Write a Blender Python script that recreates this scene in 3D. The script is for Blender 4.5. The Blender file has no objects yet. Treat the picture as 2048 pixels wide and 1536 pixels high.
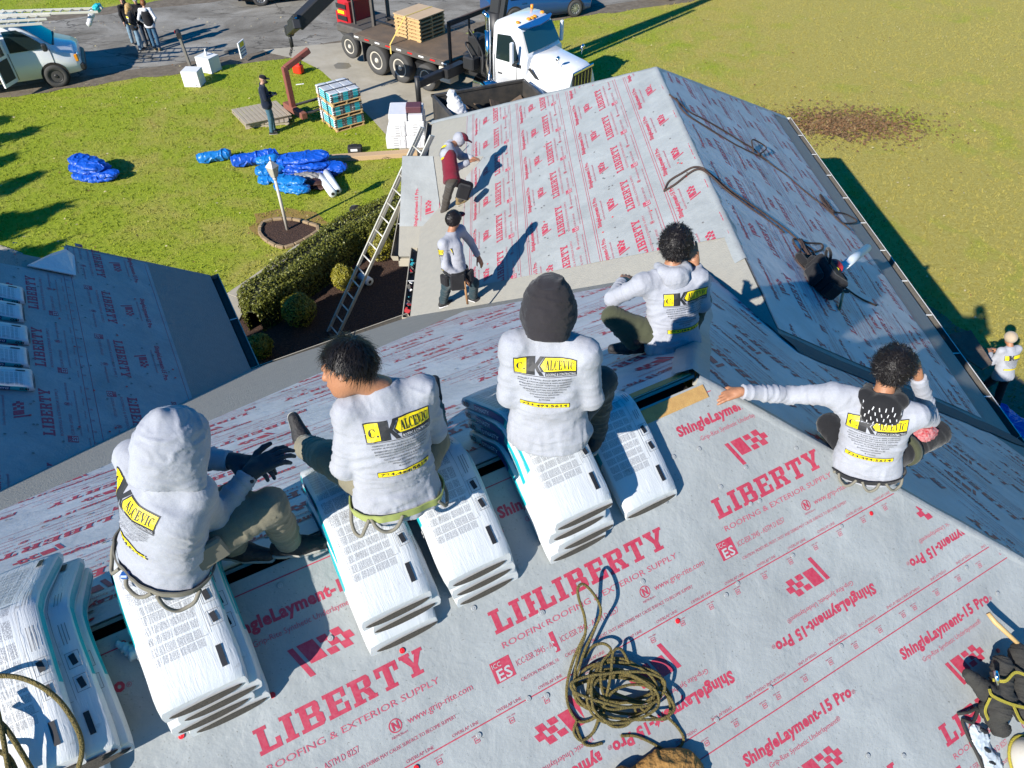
import bpy, bmesh, math, random
import numpy as np
from mathutils import Vector, Matrix, Euler, noise as mnoise

# ------------------------------------------------------------------ camera, sky, sun, exposure
SC = bpy.context.scene
COL = SC.collection
F_PX, PITCH, CAMH = 1450.0, math.radians(43.7), 10.0
SP, CP = math.sin(PITCH), math.cos(PITCH)
cam = bpy.data.cameras.new('camera'); camo = bpy.data.objects.new('camera', cam); COL.objects.link(camo)
cam.sensor_width = 36.0; cam.lens = 36.0 * F_PX / 2048.0; cam.clip_end = 1500; cam.clip_start = 0.05
camo.location = (0, 0, CAMH); camo.rotation_euler = (math.pi / 2 - PITCH, 0, 0)
SC.camera = camo
SUN_EL = math.radians(29.5)
SUN_H = Vector((-0.645, -0.765, 0)).normalized()
SUN_DIR = Vector((SUN_H.x * math.cos(SUN_EL), SUN_H.y * math.cos(SUN_EL), math.sin(SUN_EL)))
W = bpy.data.worlds.new('World'); SC.world = W; W.use_nodes = True
nt = W.node_tree; nt.nodes.clear()
sky = nt.nodes.new('ShaderNodeTexSky'); sky.sky_type = 'NISHITA'; sky.sun_disc = False
sky.sun_elevation = SUN_EL; sky.sun_rotation = math.atan2(SUN_H.x, SUN_H.y)
sky.air_density = 1.0; sky.dust_density = 0.0; sky.ozone_density = 7.0; sky.altitude = 0
bg = nt.nodes.new('ShaderNodeBackground'); bg.inputs[1].default_value = 0.095
wo = nt.nodes.new('ShaderNodeOutputWorld')
hs = nt.nodes.new('ShaderNodeHueSaturation'); hs.inputs['Saturation'].default_value = 2.3
nt.links.new(sky.outputs[0], hs.inputs['Color']); nt.links.new(hs.outputs[0], bg.inputs[0]); nt.links.new(bg.outputs[0], wo.inputs[0])
sun = bpy.data.lights.new('sun', 'SUN'); sun.energy = 5.0; sun.angle = math.radians(0.5); sun.color = (1.0, 0.95, 0.87)
suno = bpy.data.objects.new('sun', sun); COL.objects.link(suno)
suno.rotation_euler = SUN_DIR.to_track_quat('Z', 'Y').to_euler(); suno.location = (-20, -20, 30)
SC.view_settings.view_transform = 'Standard'; SC.view_settings.look = 'None'
SC.view_settings.exposure = 0.72; SC.view_settings.gamma = 1.0; SC.view_settings.use_curve_mapping = False
SC.cycles.max_bounces = 6; SC.cycles.diffuse_bounces = 3

# ------------------------------------------------------------------ survey helpers: where a sight line meets a plane
def ray(px, py):
    u = (px - 1024) / F_PX; v = (py - 768) / F_PX
    return Vector((u, CP - v * SP, -(SP + v * CP)))
def G(px, py, z=0.0):
    d = ray(px, py); t = (z - CAMH) / d.z
    return Vector((d.x * t, d.y * t, z))
def OP(px, py, p0, nn):
    d = ray(px, py); o = Vector((0, 0, CAMH))
    return o + d * ((Vector(p0) - o).dot(Vector(nn)) / d.dot(Vector(nn)))

# ------------------------------------------------------------------ materials
MATS = {}
def mat(name, col, rough=0.6, metal=0.0, spec=0.5, bump=None, var=None, coat=0.0, sss=0.0, sheen=0.0, trans=0.0, alpha=None):
    """col: base colour. var=(scale, amount, col2) blotchy second colour. bump=(scale, strength, stretch xyz)"""
    if name in MATS: return MATS[name]
    m = bpy.data.materials.new(name); m.use_nodes = True; MATS[name] = m
    n = m.node_tree.nodes; l = m.node_tree.links; b = n['Principled BSDF']
    b.inputs['Base Color'].default_value = (*col, 1); b.inputs['Roughness'].default_value = rough
    b.inputs['Metallic'].default_value = metal; b.inputs['Specular IOR Level'].default_value = spec
    if coat: b.inputs['Coat Weight'].default_value = coat; b.inputs['Coat Roughness'].default_value = 0.05
    if sheen: b.inputs['Sheen Weight'].default_value = sheen
    if trans: b.inputs['Transmission Weight'].default_value = trans
    if alpha is not None: b.inputs['Alpha'].default_value = alpha
    tc = None
    if bump or var:
        tc = n.new('ShaderNodeTexCoord')
    if var:
        no = n.new('ShaderNodeTexNoise'); no.inputs['Scale'].default_value = var[0]; no.inputs['Detail'].default_value = 6; no.inputs['Roughness'].default_value = 0.65
        l.new(tc.outputs['Object'], no.inputs['Vector'])
        r = n.new('ShaderNodeValToRGB'); r.color_ramp.elements[0].position = 0.5 - 0.5 * 0.35; r.color_ramp.elements[1].position = 0.5 + 0.5 * 0.35
        r.color_ramp.elements[0].color = (*col, 1); r.color_ramp.elements[1].color = (*[col[i] * (1 - var[1]) + var[2][i] * var[1] for i in range(3)], 1)
        l.new(no.outputs['Fac'], r.inputs['Fac']); l.new(r.outputs['Color'], b.inputs['Base Color'])
    if bump:
        sc, st = bump[0], bump[1]; stretch = bump[2] if len(bump) > 2 else (1, 1, 1)
        mp = n.new('ShaderNodeMapping'); mp.inputs['Scale'].default_value = stretch; l.new(tc.outputs['Object'], mp.inputs['Vector'])
        no = n.new('ShaderNodeTexNoise'); no.inputs['Scale'].default_value = sc; no.inputs['Detail'].default_value = 5
        l.new(mp.outputs[0], no.inputs['Vector'])
        bp = n.new('ShaderNodeBump'); bp.inputs['Strength'].default_value = st; bp.inputs['Distance'].default_value = 0.02
        l.new(no.outputs['Fac'], bp.inputs['Height']); l.new(bp.outputs[0], b.inputs['Normal'])
    return m

# ------------------------------------------------------------------ objects
def tag(o, label=None, cat=None, group=None, kind=None):
    if label: o['label'] = label
    if cat: o['category'] = cat
    if group: o['group'] = group
    if kind: o['kind'] = kind
    return o
def empty(name, loc=(0, 0, 0), rz=0.0, label=None, cat=None, group=None, rot=None):
    o = bpy.data.objects.new(name, None); COL.objects.link(o); o.empty_display_size = 0.1
    o.location = loc; o.rotation_euler = rot if rot is not None else (0, 0, rz)
    return tag(o, label, cat, group)
def link(name, mesh, parent=None):
    o = bpy.data.objects.new(name, mesh); COL.objects.link(o)
    if parent is not None: o.parent = parent
    return o
def copy_tree(o, parent=None):
    c = o.copy(); COL.objects.link(c)
    if parent is not None: c.parent = parent
    for ch in list(o.children): copy_tree(ch, c)
    return c

def npmesh(name, V, Fq, mats=(), mi=None, smooth=False):
    """mesh from numpy verts and an (n,3|4) face array"""
    me = bpy.data.meshes.new(name); V = np.asarray(V, dtype=np.float32); Fq = np.asarray(Fq, dtype=np.int32)
    nv, nf, k = len(V), len(Fq), Fq.shape[1]
    me.vertices.add(nv); me.vertices.foreach_set('co', V.ravel())
    me.loops.add(nf * k); me.loops.foreach_set('vertex_index', Fq.ravel())
    me.polygons.add(nf); me.polygons.foreach_set('loop_start', np.arange(0, nf * k, k, dtype=np.int32))
    try: me.polygons.foreach_set('loop_total', np.full(nf, k, dtype=np.int32))
    except Exception: pass
    for m in mats: me.materials.append(m)
    if mi is not None: me.polygons.foreach_set('material_index', np.asarray(mi, dtype=np.int32))
    me.polygons.foreach_set('use_smooth', np.full(nf, smooth, dtype=bool))
    me.update(calc_edges=True); me.validate()
    return me

class MB:
    """collects shapes, links them as one mesh object"""
    def __init__(s): s.v = []; s.f = []; s.mi = []; s.sm = []; s.uv = {}
    def add(s, vs, fs, m=0, sm=False, M=None):
        o = len(s.v)
        for p in vs:
            p = Vector(p); s.v.append(M @ p if M is not None else p)
        for f in fs: s.f.append([i + o for i in f]); s.mi.append(m); s.sm.append(sm)
        return s
    def box(s, c, size, R=None, m=0, ch=0.0, M=None):
        """box, optionally with chamfered edges"""
        hx, hy, hz = size[0] / 2, size[1] / 2, size[2] / 2
        T = Matrix.Translation(Vector(c)) @ (R.to_4x4() if R is not None else Matrix.Identity(4))
        if M is not None: T = M @ T
        if ch <= 0:
            vs = [(x * hx, y * hy, z * hz) for x in (-1, 1) for y in (-1, 1) for z in (-1, 1)]
            fs = [(0, 1, 3, 2), (4, 6, 7, 5), (0, 4, 5, 1), (2, 3, 7, 6), (0, 2, 6, 4), (1, 5, 7, 3)]
            return s.add(vs, fs, m, False, T)
        ch = min(ch, hx * .9, hy * .9, hz * .9)
        bm = bmesh.new(); bmesh.ops.create_cube(bm, size=1.0)
        for v in bm.verts: v.co = Vector((v.co.x * 2 * hx, v.co.y * 2 * hy, v.co.z * 2 * hz))
        bmesh.ops.bevel(bm, geom=list(bm.edges), offset=ch, segments=1, affect='EDGES', profile=0.5)
        bm.verts.index_update()
        s.add([v.co.copy() for v in bm.verts], [[v.index for v in f.verts] for f in bm.faces], m, False, T); bm.free()
        return s
    def bar(s, a, b, w, h, up=(0, 0, 1), m=0, ch=0.0):
        a, b = Vector(a), Vector(b); d = b - a; L = d.length; x = d.normalized(); up = Vector(up)
        if abs(x.dot(up)) > .99: up = Vector((0, 1, 0)) if abs(x.y) < .9 else Vector((1, 0, 0))
        y = up.cross(x).normalized(); z = x.cross(y)
        return s.box((a + b) / 2, (L, w, h), Matrix((x, y, z)).transposed(), m, ch)
    def tube(s, pts, r, n=8, m=0, closed=False, cap=True, sm=True):
        pts = [Vector(p) for p in pts]; N = len(pts)
        rs = r if isinstance(r, (list, tuple)) else [r] * N
        T = []
        for i in range(N):
            a = pts[i - 1] if (i > 0 or closed) else pts[i]; b = pts[(i + 1) % N] if (i < N - 1 or closed) else pts[i]
            t = b - a; T.append(t.normalized() if t.length > 1e-9 else Vector((0, 0, 1)))
        u = T[0].orthogonal().normalized(); rings = []
        o = len(s.v)
        for i in range(N):
            u = (u - T[i] * u.dot(T[i]))
            u = u.normalized() if u.length > 1e-6 else T[i].orthogonal().normalized()
            w = T[i].cross(u)
            for k in range(n):
                an = 2 * math.pi * k / n; s.v.append(pts[i] + (u * math.cos(an) + w * math.sin(an)) * rs[i])
        for i in range(N - 1 + (1 if closed else 0)):
            j = (i + 1) % N
            for k in range(n):
                s.f.append([o + i * n + k, o + i * n + (k + 1) % n, o + j * n + (k + 1) % n, o + j * n + k]); s.mi.append(m); s.sm.append(sm)
        if cap and not closed:
            s.f.append([o + k for k in range(n)][::-1]); s.mi.append(m); s.sm.append(False)
            s.f.append([o + (N - 1) * n + k for k in range(n)]); s.mi.append(m); s.sm.append(False)
        return s
    def cyl(s, a, b, r, n=16, m=0, r2=None, sm=True):
        return s.tube([a, b], [r, r if r2 is None else r2], n, m, sm=sm)
    def lathe(s, prof, axis_o, axis_d, n=24, m=0, sm=True):
        """prof: list of (radius, along)"""
        d = Vector(axis_d).normalized(); u = d.orthogonal().normalized(); w = d.cross(u); o = len(s.v); O = Vector(axis_o)
        for (r, h) in prof:
            for k in range(n):
                an = 2 * math.pi * k / n; s.v.append(O + d * h + (u * math.cos(an) + w * math.sin(an)) * r)
        for i in range(len(prof) - 1):
            for k in range(n):
                s.f.append([o + i * n + k, o + i * n + (k + 1) % n, o + (i + 1) * n + (k + 1) % n, o + (i + 1) * n + k]); s.mi.append(m); s.sm.append(sm)
        s.f.append([o + k for k in range(n)][::-1]); s.mi.append(m); s.sm.append(False)
        s.f.append([o + (len(prof) - 1) * n + k for k in range(n)]); s.mi.append(m); s.sm.append(False)
        return s
    def prism(s, poly, a0, a1, f, m=0):
        """poly: 2D points; f(x, y, t) -> 3D; extruded t=a0..a1"""
        n = len(poly); o = len(s.v)
        for t in (a0, a1):
            for (x, y) in poly: s.v.append(Vector(f(x, y, t)))
        s.f.append([o + i for i in range(n)][::-1]); s.f.append([o + n + i for i in range(n)])
        s.mi += [m, m]; s.sm += [False, False]
        for i in range(n):
            j = (i + 1) % n; s.f.append([o + i, o + j, o + n + j, o + n + i]); s.mi.append(m); s.sm.append(False)
        return s
    def quad(s, a, b, c, d, m=0): return s.add([a, b, c, d], [(0, 1, 2, 3)], m)
    def mesh(s, name, mats):
        me = bpy.data.meshes.new(name)
        me.from_pydata([tuple(p) for p in s.v], [], s.f)
        for m in (mats if isinstance(mats, (list, tuple)) else [mats]): me.materials.append(m)
        me.polygons.foreach_set('material_index', s.mi); me.polygons.foreach_set('use_smooth', s.sm)
        bm = bmesh.new(); bm.from_mesh(me); bmesh.ops.recalc_face_normals(bm, faces=bm.faces); bm.to_mesh(me); bm.free()
        me.update(); return me
    def build(s, name, mats, parent=None, offset=None):
        if offset is not None:
            off = Vector(offset); s.v = [p - off for p in s.v]
        return link(name, s.mesh(name, mats), parent)
def bev(o, w=0.01, seg=2):
    b = o.modifiers.new('edge', 'BEVEL'); b.width = w; b.segments = seg; b.limit_method = 'ANGLE'; b.angle_limit = 0.6
    return o
def curve_pts(ctrl, n=10, closed=False):
    """Catmull-Rom through control points"""
    P = [Vector(p) for p in ctrl]; out = []; N = len(P)
    rng = range(N) if closed else range(N - 1)
    for i in rng:
        p0 = P[(i - 1) % N] if closed or i > 0 else P[i] * 2 - P[i + 1]
        p1 = P[i]; p2 = P[(i + 1) % N]
        p3 = P[(i + 2) % N] if closed or i + 2 < N else p2 * 2 - p1
        for k in range(n):
            t = k / n
            out.append(0.5 * ((2 * p1) + (p2 - p0) * t + (2 * p0 - 5 * p1 + 4 * p2 - p3) * t * t + (3 * p1 - p0 - 3 * p2 + p3) * t ** 3))
    if not closed: out.append(P[-1])
    return out

# ------------------------------------------------------------------ flat print: text and shapes as thin 2D meshes
_TC = {}
def text2d(s):
    """(verts Nx2, faces) of a line of text, cap height 1, left aligned at x=0, baseline y=0"""
    if s in _TC: return _TC[s]
    c = bpy.data.curves.new('t', 'FONT'); c.body = s; c.size = 1.0; c.resolution_u = 2
    o = bpy.data.objects.new('t', c); me = bpy.data.meshes.new_from_object(o)
    V = [(v.co.x, v.co.y) for v in me.vertices]; Fc = [list(p.vertices) for p in me.polygons]
    bpy.data.meshes.remove(me); bpy.data.objects.remove(o); bpy.data.curves.remove(c)
    k = 1 / 0.72
    V = [(x * k, y * k) for x, y in V]
    x0 = min(p[0] for p in V); V = [(x - x0, y) for x, y in V]
    _TC[s] = (V, Fc, max(p[0] for p in V)); return _TC[s]
_BOLD = {}
def text2d_bold(s, off=0.035):
    key = (s, off)
    if key in _BOLD: return _BOLD[key]
    c = bpy.data.curves.new('t', 'FONT'); c.body = s; c.size = 1.0; c.resolution_u = 2; c.offset = off; c.space_character = 1.08
    o = bpy.data.objects.new('t', c); me = bpy.data.meshes.new_from_object(o)
    V = [(v.co.x, v.co.y) for v in me.vertices]; Fc = [list(p.vertices) for p in me.polygons]
    bpy.data.meshes.remove(me); bpy.data.objects.remove(o); bpy.data.curves.remove(c)
    k = 1 / 0.75
    V = [(x * k, y * k) for x, y in V]; x0 = min(p[0] for p in V); V = [(x - x0, y) for x, y in V]
    _BOLD[key] = (V, Fc, max(p[0] for p in V)); return _BOLD[key]
class PR:
    """2D print: verts (x right, y up), faces, material index"""
    def __init__(s): s.v = []; s.f = []; s.mi = []
    def put(s, V, Fc, m=0):
        o = len(s.v); s.v += V; s.f += [[i + o for i in f] for f in Fc]; s.mi += [m] * len(Fc); return s
    def text(s, t, x, y, h, width=None, m=0, bold=0.0, spacing=None, center=False, slant=0.0):
        V, Fc, w = text2d_bold(t, bold) if bold else text2d(t)
        kx = (width / w) if width else h
        ox = x - (w * kx / 2 if center else 0)
        return s.put([(ox + a * kx + slant * b * h, y + b * h) for a, b in V], Fc, m)
    def poly(s, pts, m=0): return s.put(list(pts), [list(range(len(pts)))], m)
    def rect(s, x0, y0, x1, y1, m=0): return s.poly([(x0, y0), (x1, y0), (x1, y1), (x0, y1)], m)
    def frame(s, x0, y0, x1, y1, t, m=0):
        s.rect(x0, y0, x1, y0 + t, m); s.rect(x0, y1 - t, x1, y1, m); s.rect(x0, y0 + t, x0 + t, y1 - t, m); s.rect(x1 - t, y0 + t, x1, y1 - t, m); return s
    def ring(s, cx, cy, r0, r1, n=20, m=0, a0=0, a1=2 * math.pi):
        V = []; Fc = []
        for i in range(n + 1):
            a = a0 + (a1 - a0) * i / n; V += [(cx + r0 * math.cos(a), cy + r0 * math.sin(a)), (cx + r1 * math.cos(a), cy + r1 * math.sin(a))]
        for i in range(n): Fc.append([2 * i, 2 * i + 1, 2 * i + 3, 2 * i + 2])
        return s.put(V, Fc, m)
    def disc(s, cx, cy, r, n=16, m=0): return s.poly([(cx + r * math.cos(2 * math.pi * i / n), cy + r * math.sin(2 * math.pi * i / n)) for i in range(n)], m)
    def merge(s, o, fn):
        return s.put_m([fn(*p) for p in o.v], o.f, o.mi)
    def put_m(s, V, Fc, mi):
        b = len(s.v); s.v += V; s.f += [[i + b for i in f] for f in Fc]; s.mi += mi; return s
    def cut(s, cx, cy=None):
        """split faces on a grid so the print can bend with what it lies on"""
        cy = cy or cx
        bm = bmesh.new(); vs = [bm.verts.new((x, y, 0)) for x, y in s.v]
        for f, m in zip(s.f, s.mi):
            if len(set(f)) < 3: continue
            try: fc = bm.faces.new([vs[i] for i in f]); fc.material_index = m
            except ValueError: pass
        xs = [p[0] for p in s.v]; ys = [p[1] for p in s.v]
        def slab(lo, hi, st, no):
            k = math.ceil(lo / st)
            while k * st < hi:
                g = bm.verts[:] + bm.edges[:] + bm.faces[:]
                co = (k * st, 0, 0) if no[0] else (0, k * st, 0)
                bmesh.ops.bisect_plane(bm, geom=g, plane_co=co, plane_no=no, dist=1e-6); k += 1
        slab(min(xs), max(xs), cx, (1, 0, 0)); slab(min(ys), max(ys), cy, (0, 1, 0))
        bmesh.ops.triangulate(bm, faces=[f for f in bm.faces if len(f.verts) > 4])
        bm.verts.index_update()
        s.v = [(v.co.x, v.co.y) for v in bm.verts]; s.f = [[v.index for v in f.verts] for f in bm.faces]; s.mi = [f.material_index for f in bm.faces]
        bm.free(); return s
    def to_mesh(s, name, fn, mats):
        me = bpy.data.meshes.new(name); me.from_pydata([tuple(fn(*p)) for p in s.v], [], s.f)
        for m in (mats if isinstance(mats, (list, tuple)) else [mats]): me.materials.append(m)
        me.polygons.foreach_set('material_index', s.mi); me.update(); return me
def clip_poly(pr, test_planes):
    """cut a print by half planes (co, no): keeps the side against no"""
    bm = bmesh.new(); vs = [bm.verts.new((x, y, 0)) for x, y in pr.v]
    for f, m in zip(pr.f, pr.mi):
        if len(set(f)) < 3: continue
        try: fc = bm.faces.new([vs[i] for i in f]); fc.material_index = m
        except ValueError: pass
    for co, no in test_planes:
        g = bm.verts[:] + bm.edges[:] + bm.faces[:]
        bmesh.ops.bisect_plane(bm, geom=g, plane_co=(*co, 0), plane_no=(*no, 0), dist=1e-6, clear_outer=True)
    bm.verts.index_update(); q = PR()
    q.v = [(v.co.x, v.co.y) for v in bm.verts]; q.f = [[v.index for v in f.verts] for f in bm.faces]; q.mi = [f.material_index for f in bm.faces]
    bm.free(); return q
# ================================================================== HOUSE
PI = math.pi
SL = 0.65; KS = math.hypot(1, SL)
P2 = Vector((1.068, 3.09, 7.1)); RR = Vector((0.875, 0.485, 0)).normalized(); NN = Vector((RR.y, -RR.x, 0)); ZZ = Vector((0, 0, 1))
W0 = Vector((2.33, 12.0, 5.6)); WA = Vector((-0.03, 1, 0)).normalized(); WB = Vector((1, 0.03, 0)).normalized()
LA = Vector((-3.69, 7.56, 3.0))            # left wing: eave corner in the valley
EAVE = 3.0

class Plane:
    """roof slope: O a point, U unit along the courses, Dn horizontal unit downslope"""
    def __init__(s, O, dn, pitch=SL):
        s.O = Vector(O); s.dn = Vector(dn).normalized(); s.s = pitch; s.k = math.hypot(1, pitch)
        s.D = (s.dn - ZZ * pitch) / s.k; s.N = (s.dn * pitch + ZZ) / s.k
        s.Y = -s.D; s.X = s.Y.cross(s.N)       # X right, Y up the slope, N out
    def z(s, x, y): return s.O.z - s.s * ((Vector((x, y, 0)) - s.O).dot(s.dn))
    def p(s, x, y, h=0.0): return s.O + s.X * x + s.Y * y + s.N * h
    def q(s, P): d = Vector(P) - s.O; return d.dot(s.X), d.dot(s.Y)
    def at(s, X, Y): return Vector((X, Y, s.z(X, Y)))
    def hit(s, px, py): return OP(px, py, s.O, s.N)
pN = Plane(P2, NN); pF = Plane(P2, -NN); pE = Plane(P2, RR); pWL = Plane(W0, -WB); pWR = Plane(W0, WB)
pWH = Plane(W0, WA)
pLW = Plane(LA, RR)
def line_xy(pa, pb, t):   # not used for rendering: intersection of two slopes at x=t
    A = -pa.s * pa.dn.y + pb.s * pb.dn.y
    # z_a(x,y)=z_b(x,y)
    ca = pa.O.z + pa.s * (pa.O.dot(pa.dn)); cb = pb.O.z + pb.s * (pb.O.dot(pb.dn))
    y = (ca - cb - (pa.s * pa.dn.x - pb.s * pb.dn.x) * t) / (pa.s * pa.dn.y - pb.s * pb.dn.y)
    return Vector((t, y, pa.z(t, y)))
def meet3(a, b, c):
    M = Matrix((a.N, b.N, c.N)); return M.inverted() @ Vector((a.N.dot(a.O), b.N.dot(b.O), c.N.dot(c.O)))
pEV = Plane(Vector((0, 0, EAVE)), (0, 1, 0), 0.0)   # eave level
m_felt = mat('roof_felt', (0.33, 0.315, 0.27), 0.95, spec=0.1, bump=(60, 0.35), var=(9, 0.35, (0.23, 0.23, 0.215)))
m_deckwood = mat('raw_plywood', (0.52, 0.31, 0.10), 0.7, bump=(30, 0.3, (1, 12, 12)), var=(14, 0.5, (0.30, 0.15, 0.05)))
m_dark = mat('attic_shade', (0.012, 0.011, 0.010), 0.9)  # painted shade of the attic under the ridge slot
m_white = mat('white_aluminium', (0.74, 0.73, 0.68), 0.45, var=(3, 0.25, (0.5, 0.48, 0.42)))
m_gutin = mat('gutter_inside', (0.07, 0.07, 0.065), 0.85, var=(20, 0.6, (0.16, 0.13, 0.10)))
m_siding = mat('cream_siding', (0.42, 0.38, 0.30), 0.7)
m_shade = mat('shade_dark', (0.02, 0.017, 0.014), 0.95)  # painted shade: near-black for wheel arches, van interior and bag mouth

def underlay(name, col, wr=(1, 1, 1), bs=0.42):
    m = bpy.data.materials.new(name); m.use_nodes = True; n = m.node_tree.nodes; l = m.node_tree.links; b = n['Principled BSDF']
    tc = n.new('ShaderNodeTexCoord')
    no = n.new('ShaderNodeTexNoise'); no.inputs['Scale'].default_value = 2.2; no.inputs['Detail'].default_value = 7; no.inputs['Roughness'].default_value = 0.6
    l.new(tc.outputs['Object'], no.inputs['Vector'])
    r = n.new('ShaderNodeValToRGB'); r.color_ramp.elements[0].position = 0.3; r.color_ramp.elements[1].position = 0.72
    r.color_ramp.elements[0].color = (*[c * 0.8 for c in col], 1); r.color_ramp.elements[1].color = (*[min(1, c * 1.08) for c in col], 1)
    l.new(no.outputs['Fac'], r.inputs['Fac'])
    # dusty specks and scuffs
    sp = n.new('ShaderNodeTexNoise'); sp.inputs['Scale'].default_value = 90; sp.inputs['Detail'].default_value = 2; l.new(tc.outputs['Object'], sp.inputs['Vector'])
    sr = n.new('ShaderNodeValToRGB'); sr.color_ramp.elements[0].position = 0.27; sr.color_ramp.elements[1].position = 0.33
    sr.color_ramp.elements[0].color = (0.62, 0.6, 0.57, 1); sr.color_ramp.elements[1].color = (1, 1, 1, 1); l.new(sp.outputs['Fac'], sr.inputs['Fac'])
    mx = n.new('ShaderNodeMix'); mx.data_type = 'RGBA'; mx.blend_type = 'MULTIPLY'; mx.inputs[0].default_value = 1
    l.new(r.outputs['Color'], mx.inputs[6]); l.new(sr.outputs['Color'], mx.inputs[7])
    l.new(mx.outputs[2], b.inputs['Base Color'])
    b.inputs['Roughness'].default_value = 0.52; b.inputs['Specular IOR Level'].default_value = 0.42
    # crumples: large soft folds, fine crease net
    mp = n.new('ShaderNodeMapping'); mp.inputs['Scale'].default_value = wr; l.new(tc.outputs['Object'], mp.inputs['Vector'])
    n1 = n.new('ShaderNodeTexNoise'); n1.inputs['Scale'].default_value = 5.0; n1.inputs['Detail'].default_value = 5; n1.inputs['Roughness'].default_value = 0.55; n1.inputs['Distortion'].default_value = 0.25
    l.new(mp.outputs[0], n1.inputs['Vector'])
    n2 = n.new('ShaderNodeTexNoise'); n2.inputs['Scale'].default_value = 38; n2.inputs['Detail'].default_value = 3; l.new(mp.outputs[0], n2.inputs['Vector'])
    md = n.new('ShaderNodeMath'); md.operation = 'MULTIPLY_ADD'; md.inputs[1].default_value = 0.14; l.new(n2.outputs['Fac'], md.inputs[0]); l.new(n1.outputs['Fac'], md.inputs[2])
    bp = n.new('ShaderNodeBump'); bp.inputs['Strength'].default_value = bs; bp.inputs['Distance'].default_value = 0.03
    l.new(md.outputs[0], bp.inputs['Height']); l.new(bp.outputs[0], b.inputs['Normal'])
    return m
m_und = underlay('grey_underlayment', (0.335, 0.352, 0.345))
m_undx = underlay('grey_underlayment_sun_lift', (0.52, 0.535, 0.545), (1.0, 1.0, 1.0), 0.32)  # same sheet, paler: light on the grazed slopes is put into the colour
m_red = mat('red_print', (0.40, 0.022, 0.055), 0.55, bump=(5, 0.5), var=(50, 0.35, (0.50, 0.14, 0.17)))
m_redsoft = mat('red_print_fine', (0.42, 0.06, 0.10), 0.55, var=(60, 0.3, (0.6, 0.3, 0.32)))
m_pale = mat('pale_print', (0.40, 0.41, 0.405), 0.6)

# ---- the printed pattern of the underlayment, one repeat; x along the roll, y up (0 = overlap line minus offset)
def slab(ch):
    R = lambda a, b, c, d: [(a, b), (c, b), (c, d), (a, d)]
    if ch == 'L': return .80, [R(.10, .17, .36, .85), R(0, .85, .46, 1), R(0, 0, .80, .17), R(.63, .17, .80, .40)]
    if ch == 'I': return .46, [R(.10, .15, .36, .85), R(0, .85, .46, 1), R(0, 0, .46, .15)]
    if ch == 'B': return .88, [R(.10, .16, .35, .84), R(0, .84, .62, 1), R(0, 0, .66, .16), R(.35, .43, .60, .58),
                               [(.62, 1), (.62, .84), (.56, .79), (.56, .58), (.60, .58), (.60, .53), (.76, .53), (.82, .61), (.82, .88), (.74, 1)],
                               [(.60, .53), (.60, .43), (.60, .21), (.66, .16), (.66, 0), (.78, 0), (.88, .12), (.88, .44), (.76, .53)]]
    if ch == 'E': return .82, [R(.10, .17, .36, .84), R(0, .84, .80, 1), R(.64, .62, .80, .84), R(.36, .43, .62, .58), R(0, 0, .82, .17), R(.66, .17, .82, .40)]
    if ch == 'R': return .92, [R(.10, .15, .35, .84), R(0, .84, .62, 1), R(0, 0, .45, .15), R(.35, .42, .58, .56),
                               [(.62, 1), (.62, .84), (.57, .79), (.57, .56), (.58, .56), (.58, .48), (.76, .50), (.83, .60), (.83, .88), (.75, 1)],
                               [(.46, .42), (.62, .15), (.84, .15), (.72, .48), (.58, .47), (.58, .42)], R(.56, 0, .92, .15)]
    if ch == 'T': return .88, [R(.31, .15, .57, .83), R(0, .83, .88, 1), R(0, .60, .17, .83), R(.71, .60, .88, .83), R(.19, 0, .69, .15)]
    if ch == 'Y': return .94, [R(0, .85, .42, 1), R(.54, .85, .94, 1), [(.07, .85), (.34, .40), (.47, .40), (.47, .52), (.36, .85)], [(.60, .85), (.47, .52), (.47, .40), (.60, .40), (.86, .85)],
                               R(.34, .15, .60, .40), R(.22, 0, .72, .15)]
def slab_word(pr, word, x, y, h, width, m=0):
    tot = sum(slab(c)[0] for c in word) + .13 * (len(word) - 1); k = width / tot; cx = x
    for c in word:
        w, ps = slab(c)
        for p in ps: pr.poly([(cx + a * k, y + b * h) for a, b in p], m)
        cx += (w + .13) * k
def flag(pr, x, y, sgn=1):
    sh = lambda pts: [(x + sgn * (a + (-b) * .36), y + sgn * b) for a, b in pts]
    Rc = lambda a, b, c, d: pr.poly(sh([(a, b), (c, b), (c, d), (a, d)]))
    Rc(0, -.150, .026, .0); Rc(.042, -.098, .118, .0)
    for i in range(3):
        o = .0 if i % 2 == 0 else .030
        yy = -.002 - i * .034
        for j in range(2): Rc(.132 + o + j * .066, yy - .031, .132 + o + j * .066 + .044, yy + .004 * (j))
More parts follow.
